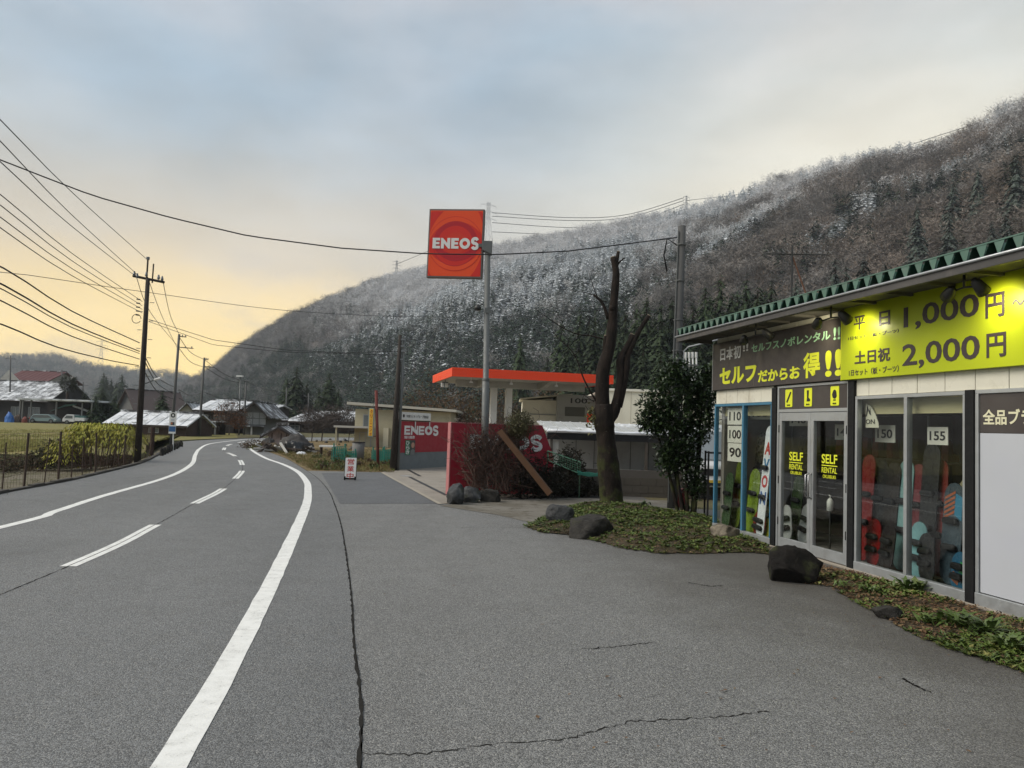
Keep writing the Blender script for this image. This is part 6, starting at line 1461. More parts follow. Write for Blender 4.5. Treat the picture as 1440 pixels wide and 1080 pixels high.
# weeds and rubble in the plot, dark bushes on the bank
def bush(label, px_, py_, Y, rx, rz_, n_, mat, L_=.12, seed=1, name='bush', group=None, fx=.45):
    rg_ = random.Random(seed); b_ = at(px_, py_, Y); t = thing(name, label, 'bush', (b_.x, Y, b_.z), 0, group); m_ = MB(); s_ = MB()
    for k in range(9): e = Vector((rg_.gauss(0, rx*.5), rg_.gauss(0, rx*.35), rz_*rg_.uniform(.5, 1))); s_.tube([(0, 0, -.1), e*.5+Vector((0, 0, .05)), e], [.02, .015, .006], 5, False)
    s_.build('stems', tw_m, t)
    for k in range(n_):
        d_ = Vector((rg_.gauss(0, 1), rg_.gauss(0, 1), abs(rg_.gauss(0, 1)))).normalized(); rr_ = rg_.random()**fx*(1+.3*mnoise.noise(d_*2.5+Vector((seed, 0, 0)))); p_ = Vector((d_.x*rx, d_.y*rx*.8, d_.z*rz_))*rr_
        v = Vector((rg_.gauss(0, 1), rg_.gauss(0, 1), rg_.gauss(.2, .8))).normalized(); leaf(m_, p_, v, v.orthogonal().normalized(), L_*rg_.uniform(.6, 1.2), L_*.4)
    m_.build('foliage', mat, t, recalc=False); return t
dkl = foliage('bank_leaf', [(.018, .02, .008), (.04, .042, .015), (.06, .045, .02)], .8); brl = foliage('brown_leaf', [(.07, .045, .028), (.12, .075, .04), (.05, .05, .02)], .8)
for lb, px_, py_, Y, rx, rz_, k in SHADE_BUSHES: bush(lb, px_, py_, Y, rx, rz_, 1100, foliage('shade_bush_leaf', [(.014, .013, .010), (.03, .027, .018), (.03, .035, .014)], .8) if 'shade_bush_leaf' not in MATS else MATS['shade_bush_leaf'], .12, 500+k, 'shade_bush', 'bushes added for the shade at the wall foot')
for k, (px_, py_, Y, rx, rz_) in enumerate(((20, 662, 27, 1.2, .6), (60, 657, 27.5, 1.0, .6), (75, 650, 28, .8, .8), (95, 650, 28, .8, .7), (120, 655, 27.8, .9, .5), (-20, 668, 26, 1.3, .7), (165, 655, 27.5, .8, .45))):
    bush('dark scrubby bush on the field bank, %s' % ('near the open end', 'beside the first tall post', 'taller brown one', 'left of the golden shrub', 'under the golden shrub', 'at the far end of the bank', 'right below the golden shrub')[k], px_, py_, Y, rx, rz_, 700, dkl if k % 3 else brl, .13, 40+k, 'bank_bush', 'bushes on the field bank')
rg2 = MB(); gr2 = random.Random(8)
for k in range(2600):
    p_ = gr2.choice(near_edge); dd = gr2.random()**.8*8; x_, y_ = p_.x-dd*.95, p_.y+dd*.55+gr2.uniform(-.5, .5); z_ = hollow(dd)+.02; d_ = Vector((gr2.gauss(0, .6), gr2.gauss(0, .6), gr2.uniform(.2, 1.2))).normalized(); leaf(rg2, Vector((x_, y_, z_)), d_, d_.orthogonal().normalized(), gr2.uniform(.05, .18), .02)
stuff(rg2.build('dry_grass', foliage('straw', [(.12, .10, .045), (.08, .085, .03), (.17, .14, .08)], .9), None, recalc=False), 'sparse dry grass tufts across the gravel plot', 'grass')
# dry stone wall bits and stones by the bus sign
for k in range(9):
    px_ = 226+k*3.4; p_ = gp(px_, 640-k*1.6)
    rock('dark stone in the low retaining row before the bus stop sign', px_-3, px_+3.2, 628-k*1.3, 641-k*1.6, None, rk_d, 60+k, .7, 1.0, 'stones of the low retaining row', 'rubble_stone')

# bus stop sign
bs = gp(243.2, 634.5); bus = thing('bus_stop_sign', 'white bus stop sign with round emblem and blue band on a thin post', 'sign', (bs.x, bs.y, 0)); Yb = bs.y
t_ = rel(244, 598, Yb, bus); MB().tube([(0, 0, -.1), (t_.x, 0, t_.z+.2)], .03, 8).build('post', white_p, bus)
c0, c1 = rel(237.6, 609.5, Yb, bus), rel(249, 580, Yb, bus); pn = MB().box(c0.x, c1.x, -.05, -.03, c0.z, c1.z).build('panel', white_p, bus); w_, h_ = c1.x-c0.x, c1.z-c0.z
MB().box(c0.x+.01, c1.x-.01, -.056, -.0505, c0.z+h_*.09, c0.z+h_*.34).build('blue_band', flat('bus_blue', (.02, .09, .24), .5), pn); ecx, ecz = c0.x+w_*.52, c0.z+h_*.86
rm = MB(); ring(rm, ecx, ecz, w_*.16, w_*.34, 0, 6.283, -.054, -.054); rm.build('emblem_ring', let_black, pn); MB().box(ecx-w_*.30, ecx+w_*.26, -.054, -.0505, c0.z+h_*.40, c0.z+h_*.54).build('emblem', flat('emblem_dark', (.05, .05, .06), .5), pn); MB().box(ecx-w_*.26, ecx-w_*.02, -.057, -.0545, c0.z+h_*.43, c0.z+h_*.52).build('emblem_patch', flat('emblem_orange', (.4, .13, .05), .5), pn)
text('バス', pn, ecx-w_*.26, c0.z+h_*.58, w_*.5, h_*.11, flat('bus_blue', (.02, .09, .24), .5), -.05, .01)
# A-board
p_ = gp(492, 675); ab_ = thing('a_board', 'white folding A-board sign with red lettering on black feet', 'sign', (p_.x, p_.y, 0), .12); Yw = p_.y; hb_ = at(492, 643.5, Yw).z; wb_ = .31
fb = MB().box(-wb_/2, wb_/2, -.012, .012, .06, hb_).build('front_panel', white_p, ab_); fb.rotation_euler = (-.18, 0, 0); bb = MB().box(-wb_/2, wb_/2, -.012, .012, .0, hb_-.02).build('rear_panel', blackpost, ab_); bb.rotation_euler = (.18, 0, 0); bb.location = (0, .30, 0)
for xx in (-wb_/2, wb_/2-.02): MB().box(xx-.012, xx+.03, -.03, .02, -.01, .10).build('foot', blackpost, ab_)
for xx in (-wb_/2-.012, wb_/2): MB().box(xx, xx+.012, -.014, .014, .05, hb_+.005).build('frame_edge', blackpost, fb)
for k, ch in enumerate('営業中'): text(ch, fb, -.095, hb_-.20*(k+1)+.005, .19, .165, redl, -.012, .012)

# ------------------------------------------------------------------ village
roof_gr = snow_roof('roof_grey_snow', (.15, .155, .16), .42); roof_lt = snow_roof('roof_sheet_snow', (.27, .28, .28), .70); roof_dk = snow_roof('roof_dark_snow', (.06, .058, .06), .25); roof_rd = snow_roof('roof_red_tile', (.085, .02, .02), -.45)
wl_br = M('wall_brown_boards', (.055, .035, .028), .85, .25, 3, stretch=(4, 4, .3)); wl_bk = M('wall_charred', (.028, .025, .024), .85, .25, 3); wl_gy = M('wall_grey_board', (.15, .15, .145), .8, .15, 2, stretch=(3, 3, .4)); wl_be = M('wall_beige', (.40, .36, .25), .8, .08, 1.5, dirt=.2); wl_wh = M('wall_plaster', (.42, .41, .38), .85, .1, 2, dirt=.3)
win_m = M('house_glass', (.10, .115, .12), .12, .2, 1.5, spec=.8); frm_m = M('house_frame', (.30, .30, .29), .6, .1, 3); wood_dk = M('timber_dark', (.04, .03, .024), .85, .2, 4)
def house(label, x0, x1, ybase, yeave, yridge, Y, depth, wall, roof, ridge='x', rz=0.0, over=.5, wins=(), name='house', group='village houses', sides=False, cat='house'):
    A_, B_ = at(x0, ybase, Y), at(x1, ybase, Y); xm = (x0+x1)/2; zb0 = min(-.05, at(xm, ybase, Y).z); ze = at(xm, yeave, Y).z-zb0; zr = at(xm, yridge, Y).z-zb0; w = B_.x-A_.x
    t = thing(name, label, cat, ((A_.x+B_.x)/2, Y, zb0), rz, group); hw = w/2
    if ridge == 'x':
        MB().prism([(0, -.3), (0, ze), (depth/2, zr-.12), (depth, ze), (depth, -.3)], 'x', -hw, hw).build('wall', wall, t)
        sl = (zr-ze)/(depth/2); rf_ = MB()
        for s_ in (0, 1):
            a0, a1 = (-over, depth/2) if s_ == 0 else (depth/2, depth+over); za, zb2 = (ze-sl*over, zr) if s_ == 0 else (zr, ze-sl*over)
            rf_.prism([(a0, za), (a1, zb2), (a1, zb2+.13), (a0, za+.13)], 'x', -hw-over*.6, hw+over*.6)
        r_ = rf_.build('roof', roof, t); MB().box(-hw-over*.6, hw+over*.6, depth/2-.16, depth/2+.16, zr+.10, zr+.26).build('ridge_cap', roof_dk, r_)
        nr = int(w/.9)
        for k in range(nr): xx = -hw+w*(k+.5)/nr; MB().prism([(-over+.02, ze-sl*over+.131), (depth/2-.17, zr+.131-sl*.17), (depth/2-.17, zr+.175-sl*.17), (-over+.02, ze-sl*over+.175)], 'x', xx, xx+.06).build('roof_rib', roof, r_)
        MB().box(-hw-over*.6, hw+over*.6, -over-.03, -over+.0, ze-sl*over-.06, ze-sl*over+.12).build('eave_board', wood_dk, r_)
    else:
        MB().prism([(-hw, -.3), (-hw, ze), (0, zr-.12), (hw, ze), (hw, -.3)], 'y', 0, depth).build('wall', wall, t); sl = (zr-ze)/hw; rf_ = MB()
        for s_ in (-1, 1): rf_.prism([(s_*(hw+over), ze-sl*over), (0, zr), (0, zr+.13), (s_*(hw+over), ze-sl*over+.13)], 'y', -over, depth+over)
        r_ = rf_.build('roof', roof, t); MB().box(-.16, .16, -over-.05, depth+over, zr+.10, zr+.25).build('ridge_cap', roof_dk, r_)
        for s_ in (-1, 1): MB().prism([(s_*(hw+over), ze-sl*over-.12), (0, zr-.14), (0, zr-.002), (s_*(hw+over), ze-sl*over-.002)], 'y', -over-.04, -over+.02).build('barge_board', wood_dk, r_)
    for (u0, u1, v0, v1) in wins:
        xa, xb, za, zb3 = -hw+w*u0, -hw+w*u1, ze*v0, ze*v1; wn = MB()
        wn.box(xa, xb, -.08, -.002, za, za+.07); wn.box(xa, xb, -.08, -.002, zb3-.07, zb3); wn.box(xa, xa+.06, -.08, -.002, za+.071, zb3-.071); wn.box(xb-.06, xb, -.08, -.002, za+.071, zb3-.071); wn.box((xa+xb)/2-.03, (xa+xb)/2+.03, -.07, -.002, za+.071, zb3-.071)
        wo = wn.build('window', frm_m, t); MB().box(xa+.061, xb-.061, -.03, -.004, za+.072, zb3-.072).build('pane', win_m, wo)
    return t, w, ze, zr
house('large house with broad grey snow dusted roof behind the carport', -70, 66, 597, 560, 534, 118, 12, wl_bk, roof_gr, 'x', 0, .8, ((.62, .72, .3, .7), (.80, .92, .3, .7)))
t, w, ze, zr = house('farmhouse with dark red roof and white gable peak at the valley edge', 6, 62, 597, 534, 520, 140, 10, wl_wh, roof_rd, 'x', 0, 1.0)
MB().prism([(-w/2-.6, ze-.2), (-w/2+2.9, ze-.2), (-w/2+1.0, zr-.2)], 'y', -1.3, -1.05).build('gable_face', wl_wh, t)
house('far house with brown steep roof showing between pole and trees', 160, 196, 590, 572, 548, 135, 10, wl_gy, snow_roof('roof_brown', (.12, .085, .075), -.3), 'y', -.5, .6)
house('long low dark brown shed with white snowy roof beside the road', 148, 262, 616, 597, 581, 62, 5, wl_br, roof_lt, 'x', -.03, .35, ((.53, .66, .40, .80),), 'roadside_shed', None, cat='shed')
house('small grey gabled house behind the roadside shed', 252, 272, 600, 578, 567, 95, 9, wl_wh, roof_gr, 'y', .2, .5)
house('large two storey brown house with pale roof behind the red leaved tree', 276, 328, 612, 577, 563, 80, 9, wl_bk, roof_lt, 'x', 0, .6, ((.1, .30, .58, .82), (.45, .75, .58, .82), (.1, .4, .1, .40)))
pc_ = thing('lean_to_roof', 'dark open lean-to with snowy edge between brown house and shed', 'shed', (at(262, 612, 70).x, 70, 0)); pw_ = at(302, 612, 70).x-at(262, 612, 70).x; pz_ = at(280, 593, 70).z
MB().box(0, pw_, 0, 3, pz_, pz_+.10).build('roof', roof_lt, pc_); MB().box(.1, pw_-.1, 2.8, 2.9, -.1, pz_-.001).build('back_wall', wl_bk, pc_)
for f in (.02, .5, .96): MB().box(pw_*f, pw_*f+.14, .05, .19, -.1, pz_-.001).build('post', wl_gy, pc_)
for k in range(5): MB().box(.3, pw_-.3, 1.2, 1.8, .1+k*.28, .32+k*.28).build('stacked_timber', wl_br, pc_)
t, w, ze, zr = house('grey timber gabled house with large upper shutters at the road bend', 343, 370, 612, 579, 566, 78, 10, wl_gy, roof_dk, 'y', .12, .7)
for k in range(3):
    for j in range(2): MB().box(-w/2+.18+k*.66, -w/2+.78+k*.66, -.05, -.003, ze*.46+j*ze*.27, ze*.70+j*ze*.27).build('shutter', M('shutter_pale', (.30, .30, .285), .8, .1, 2), t)
MB().box(-w/2-.3, w/2+.3, -1.1, -.02, ze*.36, ze*.40).build('porch_roof', roof_dk, t); MB().box(-.1, .05, -1.0, -.9, -.1, ze*.36).build('porch_post', wl_wh, t)
house('house with slanting snowy roof right of the gabled house', 372, 398, 612, 590, 576, 92, 9, wl_gy, roof_gr, 'x', .5, .6, ((.2, .8, .3, .7),)); house('low dark house with white roof patches behind the bare trees', 402, 440, 612, 592, 579, 100, 9, wl_bk, roof_gr, 'x', -.35, .6, ((.1, .5, .3, .7),)); house('dark house with snow streaked roof in front of the cedars', 452, 494, 612, 592, 578, 105, 9, wl_bk, roof_gr, 'x', -.3, .6); house('small roof with snow strips behind the gabled house', 366, 386, 600, 574, 570, 110, 7, wl_bk, roof_lt, 'x', 0, .5)
# pink walled hut beside the debris
t, w, ze, zr = house('small weathered hut with pinkish plaster gable beside the rubble heap', 377, 406, 625, 609, 600, 50, 3, M('plaster_pink', (.34, .27, .25), .9, .15, 3, dirt=.6, dirtcol=(.10, .08, .07), dscale=2.5), roof_dk, 'y', .15, .45, (), 'garden_hut', None, cat='hut')
for k in (-.75, .2, .75): MB().box(k*w/2*.9, k*w/2*.9+.05, -.03, -.002, 0, ze).build('timber_post', wood_dk, t)
# rubble heap with tarps
heap_m = M('heap_dark', (.035, .032, .03), .7, .4, 3, .6, 12); tarp_m = M('tarp_black', (.018, .019, .02), .35, .3, 4, .5, 8)
def lump(name, label, cat, px0, px1, ytop, ybot, Y, mat, seed, group=None, depth=.7, sharp=.25):
    p_ = at((px0+px1)/2, ybot, Y); w = at(px1, ybot, Y).x-at(px0, ybot, Y).x; h = at((px0+px1)/2, ytop, Y).z-p_.z; off = Vector((seed*2.3, seed, 0)); v0, f0 = ico(4); m_ = MB()
    for v in v0:
        q = v*(1+sharp*mnoise.noise(v*1.6+off)+sharp*.6*mnoise.noise(v*4+off)+sharp*.3*mnoise.noise(v*9+off)); m_.v.append((q.x*w/2, q.y*w/2*depth, max(-.1, q.z)*h))
    m_.f = f0; o = m_.build(name, mat, None, True); o.location = (p_.x, Y+w*.2, max(-.05, p_.z)); return tag(o, label, cat, group)
lump('rubble_heap', 'dark heap of rubble and timber beside the road bend', 'heap', 388, 436, 622, 646, 40, heap_m, 3); lump('tarp_heap', 'crumpled black tarp thrown over the rubble heap', 'tarp', 396, 428, 622, 640, 38.5, tarp_m, 5, None, .6, .4); lump('snow_patch', 'small white snow patch lying on the black tarp', 'snow', 415, 431, 637, 642, 37.4, snow_m, 7, None, .6, .2); lump('plaster_slab', 'pale broken plaster slab leaning on the heap', 'rubble', 379, 391, 624, 634, 41, wl_wh, 9, None, .5, .35)
lump('rubble_heap', 'lower pile of dark roof timbers left of the hut', 'heap', 365, 386, 619, 634, 44, heap_m, 13); lump('brown_bush', 'dry brown bush at the roadside edge of the heap', 'bush', 370, 398, 630, 643, 39, M('dry_bush', (.075, .055, .03), .95, .4, 5, .8, 20), 15)
dr2 = random.Random(6)
for k in range(44):
    x_ = dr2.uniform(366, 440); y_ = dr2.uniform(630, 645); p_ = at(x_, y_, 39+dr2.uniform(-1, 2)); p_.z = max(.12, p_.z); L_ = dr2.uniform(.6, 1.5); o = MB().box(-L_/2, L_/2, -.05, .05, -.04, .04).build('broken_timber', wood_dk if k % 3 else wl_wh); o.location = p_; o.rotation_euler = (0, dr2.uniform(-.5, .5), dr2.uniform(0, 3))
    tag(o, 'pale broken board sticking out of the rubble heap' if k % 3 == 0 else 'dark broken timber sticking out of the rubble heap', 'timber', 'timbers in the rubble')
bush('green brown weeds spilling over the road edge by the heap', 358, 632, 43, .9, .55, 900, brl, .13, 71, 'roadside_weeds'); bush('yellow green weeds beside the road bend', 366, 637, 41, .8, .5, 800, foliage('weed_yellow', [(.09, .10, .03), (.14, .13, .04)], .8), .12, 72, 'roadside_weeds')
# garden: green net cages, grey bin, plants, stones
netg = M('net_green_dark', (.015, .17, .13), .6, .2, 6)
for k, (x0, x1, y0, y1, Y, lb) in enumerate(((466, 482, 632, 653, 31, 'square green net cage round a garden bed'), (482, 497, 636, 648, 32, 'low green net enclosure beside the square cage'), (522, 536, 638, 655, 31.5, 'sagging green net tied by the red post'), (538, 552, 637, 656, 31, 'green net panel near the dark pole'))):
    b0, b1 = at(x0, y1, Y), at(x1, y1, Y); h_ = at(x0, y0, Y).z-b0.z; t = thing('garden_net_cage', lb, 'net', (b0.x, Y, max(0, b0.z)), 0, 'garden nets'); w_ = b1.x-b0.x; m_ = MB()
    for i in range(7):
        for dy in (0, .6): m_.tube([(w_*i/6, dy, 0), (w_*i/6, dy, h_)], .018, 4, False)
    for i in range(6):
        for dy in (0, .6): m_.tube([(0, dy, h_*i/5), (w_, dy, h_*i/5+.04*(i % 2))], .014, 4, False)
    m_.build('netting', netg, t)
    for i in (0, 1): MB().tube([(w_*i, .3, 0), (w_*i, .3, h_+.15)], .03, 6).build('stake', netg, t)
tk_ = thing('water_tank', 'grey round water tank in the garden', 'tank', (at(503, 650, 34).x, 34, 0)); th_ = at(503, 622.5, 34).z; MB().tube([(0, 0, -.05), (0, 0, th_*.98), (0, 0, th_)], [.26, .27, .2], 18).build('shell', wl_gy, tk_, True); MB().tube([(0, 0, th_), (0, 0, th_+.04)], .29, 18).build('lid', wl_bk, tk_)
for k in range(22):
    x_ = R.uniform(445, 560); y_ = R.uniform(640, 661); p_ = gp(x_, y_)
    bush('low green vegetable plants in the roadside garden', x_, y_, p_.y, R.uniform(.18, .40), R.uniform(.15, .35), 130, lg2 if k % 3 else brl, .10, 100+k, 'vegetable_plant', 'garden vegetables')
for k in range(24):
    x_ = R.uniform(430, 500); y_ = R.uniform(618, 640); rock('pale stone among the garden rubble', x_-R.uniform(1, 3.5), x_+R.uniform(1, 3.5), y_-R.uniform(2, 4), y_, None, rk_l if k % 2 else rk_w, 200+k, 0, 1, 'garden rubble stones', 'rubble_stone')
# white-topped long table / trough and mini car shapes are garden clutter
tb_ = thing('garden_bench', 'long white topped low bench in the garden', 'bench', (at(448, 638, 36).x, 36, 0)); w_ = at(470, 638, 36).x-at(448, 638, 36).x; MB().box(0, w_, 0, .45, .42, .50).build('top', white_p, tb_)
for f in (.05, .9): MB().box(w_*f, w_*f+.05, .05, .40, -.02, .42).build('leg', wl_br, tb_)
# beige two storey house
HB = 52; x0, x1 = at(497, 640, HB).x, at(632, 640, HB).x; bh = thing('beige_house', 'beige two storey house with flat white edged roof behind the yellow sign', 'house', (x0, HB, -.4)); hw_ = x1-x0; hz0 = .4+at(560, 577, HB).z
MB().box(0, hw_, 0, 7, -.3, hz0).build('wall', wl_be, bh); MB().prism([(-.5, hz0+.28), (hw_+.4, hz0+.0), (hw_+.4, hz0+.16), (-.5, hz0+.46)], 'y', -.5, 7.4).build('roof', M('roof_edge_white', (.46, .44, .38), .7, .1, 2), bh)
wz = .4+at(510, 588, HB).z; wn = MB().box(.55, 1.0, -.05, -.002, wz-.6, wz+.25).build('window', frm_m, bh); MB().box(.60, .95, -.06, -.051, wz-.55, wz+.20).build('pane', win_m, wn); MB().box(.5, 1.05, -.12, -.002, wz-.68, wz-.61).build('sill', white_p, wn)
pz2 = .4+at(500, 600, HB).z; MB().box(-1.1, 1.3, -1.4, -.002, pz2-.08, pz2+.04).build('porch_roof', M('porch_edge', (.42, .40, .36), .7, .1, 2), bh); MB().box(-1.0, -.9, -1.3, -1.2, -.2, pz2-.081).build('porch_post', wl_be, bh)
dn = MB().box(.35, 1.15, -.05, -.002, 0, pz2-.35).build('door', frm_m, bh); MB().box(.40, .74, -.06, -.051, .1, pz2-.4).build('pane', wl_be, dn); MB().box(.78, 1.1, -.06, -.051, .1, pz2-.4).build('pane', wl_be, dn)
mb_x = at(551, 640, HB).x-x0; MB().box(mb_x-.6, mb_x-.25, -.25, -.002, .4, 1.7).build('meter_box', M('meter_cream', (.50, .46, .34), .6, .1, 3), bh)

# carport with its vehicles, far left
CY = 108; cp = thing('carport', 'long open carport with thin white corrugated roof', 'carport', (at(31, 597, CY).x, CY, 0)); cw = at(132, 597, CY).x-at(31, 597, CY).x; cz2 = at(80, 563.5, CY).z
rfm = MB(); nn_ = 60
for k in range(nn_): x0_ = cw*k/nn_; rfm.box(x0_, x0_+cw/nn_*.72, -1.5, 6, cz2, cz2+.22)
rfm.box(0, cw, -1.4, 6, cz2-.05, cz2+.1); rfm.build('roof', roof_lt, cp)
for f in (.0, .035, .15, .50, .86, .99): MB().box(cw*f, cw*f+.18, -.9, -.7, -.1, cz2-.051).build('post', wl_gy, cp)
MB().box(0, cw, 5.6, 5.8, -.1, cz2-.052).build('back_wall', wl_bk, cp); MB().prism([(cw*.25, cz2-1.5), (cw*.47, cz2-.5), (cw*.62, cz2-.3), (cw*.60, cz2-.55), (cw*.45, cz2-.8)], 'y', 2, 2.3).build('awning', M('awning_teal', (.12, .25, .24), .7, .1, 2), cp); MB().prism([(cw*.62, cz2-.55), (cw*1.02, cz2-1.75), (cw*1.02, cz2-2.0), (cw*.62, cz2-.75)], 'y', 1.2, 1.6).build('inner_roof', roof_lt, cp)
def wheels(t, xs_, y0, r):
    for x_ in xs_: wl = MB().tube([(x_, y0, r), (x_, y0+.2, r)], r, 16).build('wheel', tyre_m, t); MB().tube([(x_, y0-.012, r), (x_, y0+.1, r)], r*.6, 12).build('rim', steel, wl)
VY2 = 106; v0 = at(40.5, 598.5, VY2); mv = thing('parked_van', 'pale teal minivan parked under the carport', 'van', (v0.x, VY2, 0), 0, 'vehicles under the carport'); vl_ = at(77.5, 598.5, VY2).x-v0.x; vh_ = at(60, 582.5, VY2).z; teal = M('van_teal', (.20, .27, .28), .35, .08, 2); s_ = vh_
MB().prism([(.1, .30), (0, .8*s_/1.9), (.12, 1.15*s_/1.9), (.5, s_*.96), (.9, s_), (vl_*.72, s_), (vl_*.90, s_*.66), (vl_*.985, s_*.52), (vl_, .35), (vl_, .28)], 'y', 0, 1.5).build('body', teal, mv, bevel=.05); MB().prism([(.28, s_*.62), (.55, s_*.90), (vl_*.70, s_*.92), (vl_*.85, s_*.66), (vl_*.6, s_*.62)], 'y', -.02, -.004).build('side_window', win_m, mv)
wheels(mv, (vl_*.13, vl_*.83), -.05, .32); MB().box(vl_*.96, vl_*1.0, -.01, .2, s_*.42, s_*.52).build('headlight', white_p, mv); MB().box(.0, .06, -.012, .2, s_*.45, s_*.62).build('tail_light', redl, mv)
t0 = at(87, 598, VY2); tr_ = thing('parked_truck', 'small white pickup truck parked under the carport', 'truck', (t0.x, VY2, 0), 0, 'vehicles under the carport'); tw_ = at(118, 598, VY2).x-t0.x; tz_ = at(100, 583, VY2).z
MB().prism([(.0, .35), (.02, .75), (.45, tz_*.93), (.6, tz_), (tw_*.52, tz_), (tw_*.54, .35)], 'y', 0, 1.45).build('cab', car_w, tr_, bevel=.04); MB().prism([(.25, tz_*.60), (.52, tz_*.90), (tw_*.46, tz_*.90), (tw_*.46, tz_*.60)], 'y', -.02, -.004).build('side_window', win_m, tr_); MB().box(tw_*.55, tw_, 0, 1.45, .50, .95).build('cargo_bed', car_w, tr_); MB().box(tw_*.55, tw_, .05, 1.4, .951, 1.25).build('load', M('load_teal', (.05, .12, .12), .7, .2, 3), tr_); wheels(tr_, (tw_*.22, tw_*.84), -.05, .28)
lump('blue_tarp', 'bright blue tarpaulin bundle in front of the big house', 'tarp', 4.5, 17, 585, 599, 104, M('tarp_blue', (.02, .11, .36), .5, .25, 3, .4, 4), 31); lump('brown_heap', 'brown heap beside the blue tarpaulin', 'heap', 17, 28, 587, 599, 105, M('heap_brown', (.07, .05, .04), .9, .3, 3), 33); lump('red_crates', 'dull red crate stack beside the carport post', 'crates', 29, 37, 588, 598, 105, M('crate_red', (.16, .04, .03), .7, .2, 3), 35, None, .7, .1)

# ------------------------------------------------------------------ individual trees
con_near = foliage('cedar_leaf', [(.012, .026, .010), (.028, .047, .016), (.046, .058, .022)], .85, .0, 0, True); con_dust = foliage('cedar_leaf_dusted', [(.014, .026, .016), (.03, .046, .026)], .8, .14, 0, True)
cr_ = random.Random(44); cm = [conifer_mb(cr_, 1.0, .20, 46, 21, 5, .8, .04, .72, 1.8) for k in range(4)]
cme = []
for k in range(4):
    me = bpy.data.meshes.new('crown'); me.from_pydata(cm[k].v, [], cm[k].f); me.update(); cme.append(me)
tkm = MB().tube([(0, 0, 0), (0, 0, .5), (0, 0, .97)], [.02, .014, .003], 8).mesh('trunk'); trunk_m = bark('cedar_bark', (.05, .035, .028)); tkm.materials.append(trunk_m)
cme_d = [m_.copy() for m_ in cme]
for a_, b_ in zip(cme, cme_d): a_.materials.append(con_near); b_.materials.append(con_dust)
def cedar(label, px_, ytop, Y, fat=1.0, dust=False, zb0=None, group='cedars behind the filling station'):
    tp = at(px_, ytop, Y); azd = math.degrees(math.atan2(tp.x, Y)); rr_ = math.hypot(tp.x, Y); B_ = np.interp(azd, KA, KB); D_ = np.interp(azd, KA, KD); g_ = max(0, float(hill_z(np.array(azd), np.array((rr_-B_)/(D_-B_)))[2])) if rr_ > B_ else 0
    g_ = g_ if zb0 is None else zb0; h = tp.z-g_; t = thing('cedar_tree', label, 'tree', (tp.x, Y, g_-.3), cr_.random()*6, group); t.scale = (h*fat, h*fat, h+.3)
    k = cr_.randrange(4); link('crown', (cme_d if dust else cme)[k], None, t); link('trunk', tkm, None, t); return t
row = [(732, 468, 150, .9), (770, 500, 125, .9), (800, 470, 120, 1.0), (838, 440, 118, .95), (815, 500, 100, 1.0), (880, 437, 112, 1.1), (896, 428, 115, 1.0), (910, 418, 112, .95), (930, 425, 108, 1.05), (945, 420, 110, 1.0), (975, 424, 108, 1.0), (962, 440, 100, 1.1), (992, 402, 112, .95), (1013, 388, 112, .95), (1030, 410, 104, 1.1), (1050, 392, 106, 1.0), (1066, 402, 100, 1.1), (870, 470, 95, 1.1), (905, 480, 88, 1.1), (930, 490, 84, 1.1), (985, 470, 86, 1.1), (1010, 450, 86, 1.1), (1040, 440, 84, 1.1), (850, 500, 92, 1.1), (1085, 398, 100, 1.05), (1075, 430, 84, 1.1)]
row += [(790+13*k, 452+18*math.sin(k*1.9)-(.10*(13*k)), 132+9*math.sin(k*2.7), 1.1) for k in range(24)]
nm_ = ('standing alone above the orange canopy', 'short one beyond the canopy end', 'pointed one left of the forked tree', 'tall one right behind the forked tree', 'low one behind the left bare branch')
for k, (px_, yt, Y, f) in enumerate(row):
    lb = 'dark green cedar '+nm_[k] if k < 5 else ('tall dark green cedar in the front of the dense row behind the station' if k < 26 else 'cedar standing further back in the dense row behind the station')
    cedar(lb, px_, yt, Y, f)
for px_, yt, Y, f in ((1120, 395, 120, 1.0), (1190, 372, 130, 1.0), (1215, 362, 128, 1.1), (1335, 300, 170, .95), (1175, 362, 140, 1.0), (1375, 235, 210, 1.0), (1340, 250, 215, 1.0), (1290, 290, 190, .9), (1245, 370, 118, 1.1), (1430, 220, 180, 1.0), (1395, 310, 150, 1.0), (1415, 300, 150, 1.1)): cedar('snow dusted conifer scattered on the brown slope above the shop', px_, yt, Y, f, True, None, 'conifers on the slope above the shop')
for px_, yt, Y, f, lb in ((418, 515, 150, 1.05, 'broad dark cedar, taller of the group behind the village roofs'), (404, 530, 150, 1.1, 'left hand cedar of the village group'), (432, 538, 152, 1.1, 'middle cedar of the village group'), (464, 524, 155, 1.1, 'dark cedar standing apart right of the village group'), (449, 545, 156, 1.1, 'smaller cedar in the gap of the village group'), (476, 548, 154, 1.1, 'right hand small cedar of the village group')): cedar(lb, px_, yt, Y, f*1.35, False, 0, 'cedars behind the village')
for k, (px_, yt, Y) in enumerate(((146, 524, 330), (150, 530, 330), (157, 533, 330), (164, 537, 330), (172, 526, 330), (141, 540, 330), (168, 543, 320), (153, 545, 320))): cedar('misty tall cedar in the clump beyond the far house', px_, yt, Y, 1.5, False, 0, 'misty cedars beyond the houses')
for px_, yt, Y, lb in ((229, 550, 100, 'pointed dark conifer behind the long shed'), (145, 545, 112, 'rounded dark conifer left of the brown steep roof'), (120, 552, 120, 'dark tree beside the carport end'), (162, 556, 112, 'low conifer in front of the far house'), (135, 556, 108, 'bushy conifer behind the carport')): cedar(lb, px_, yt, Y, 2.0, False, 0, 'garden conifers')
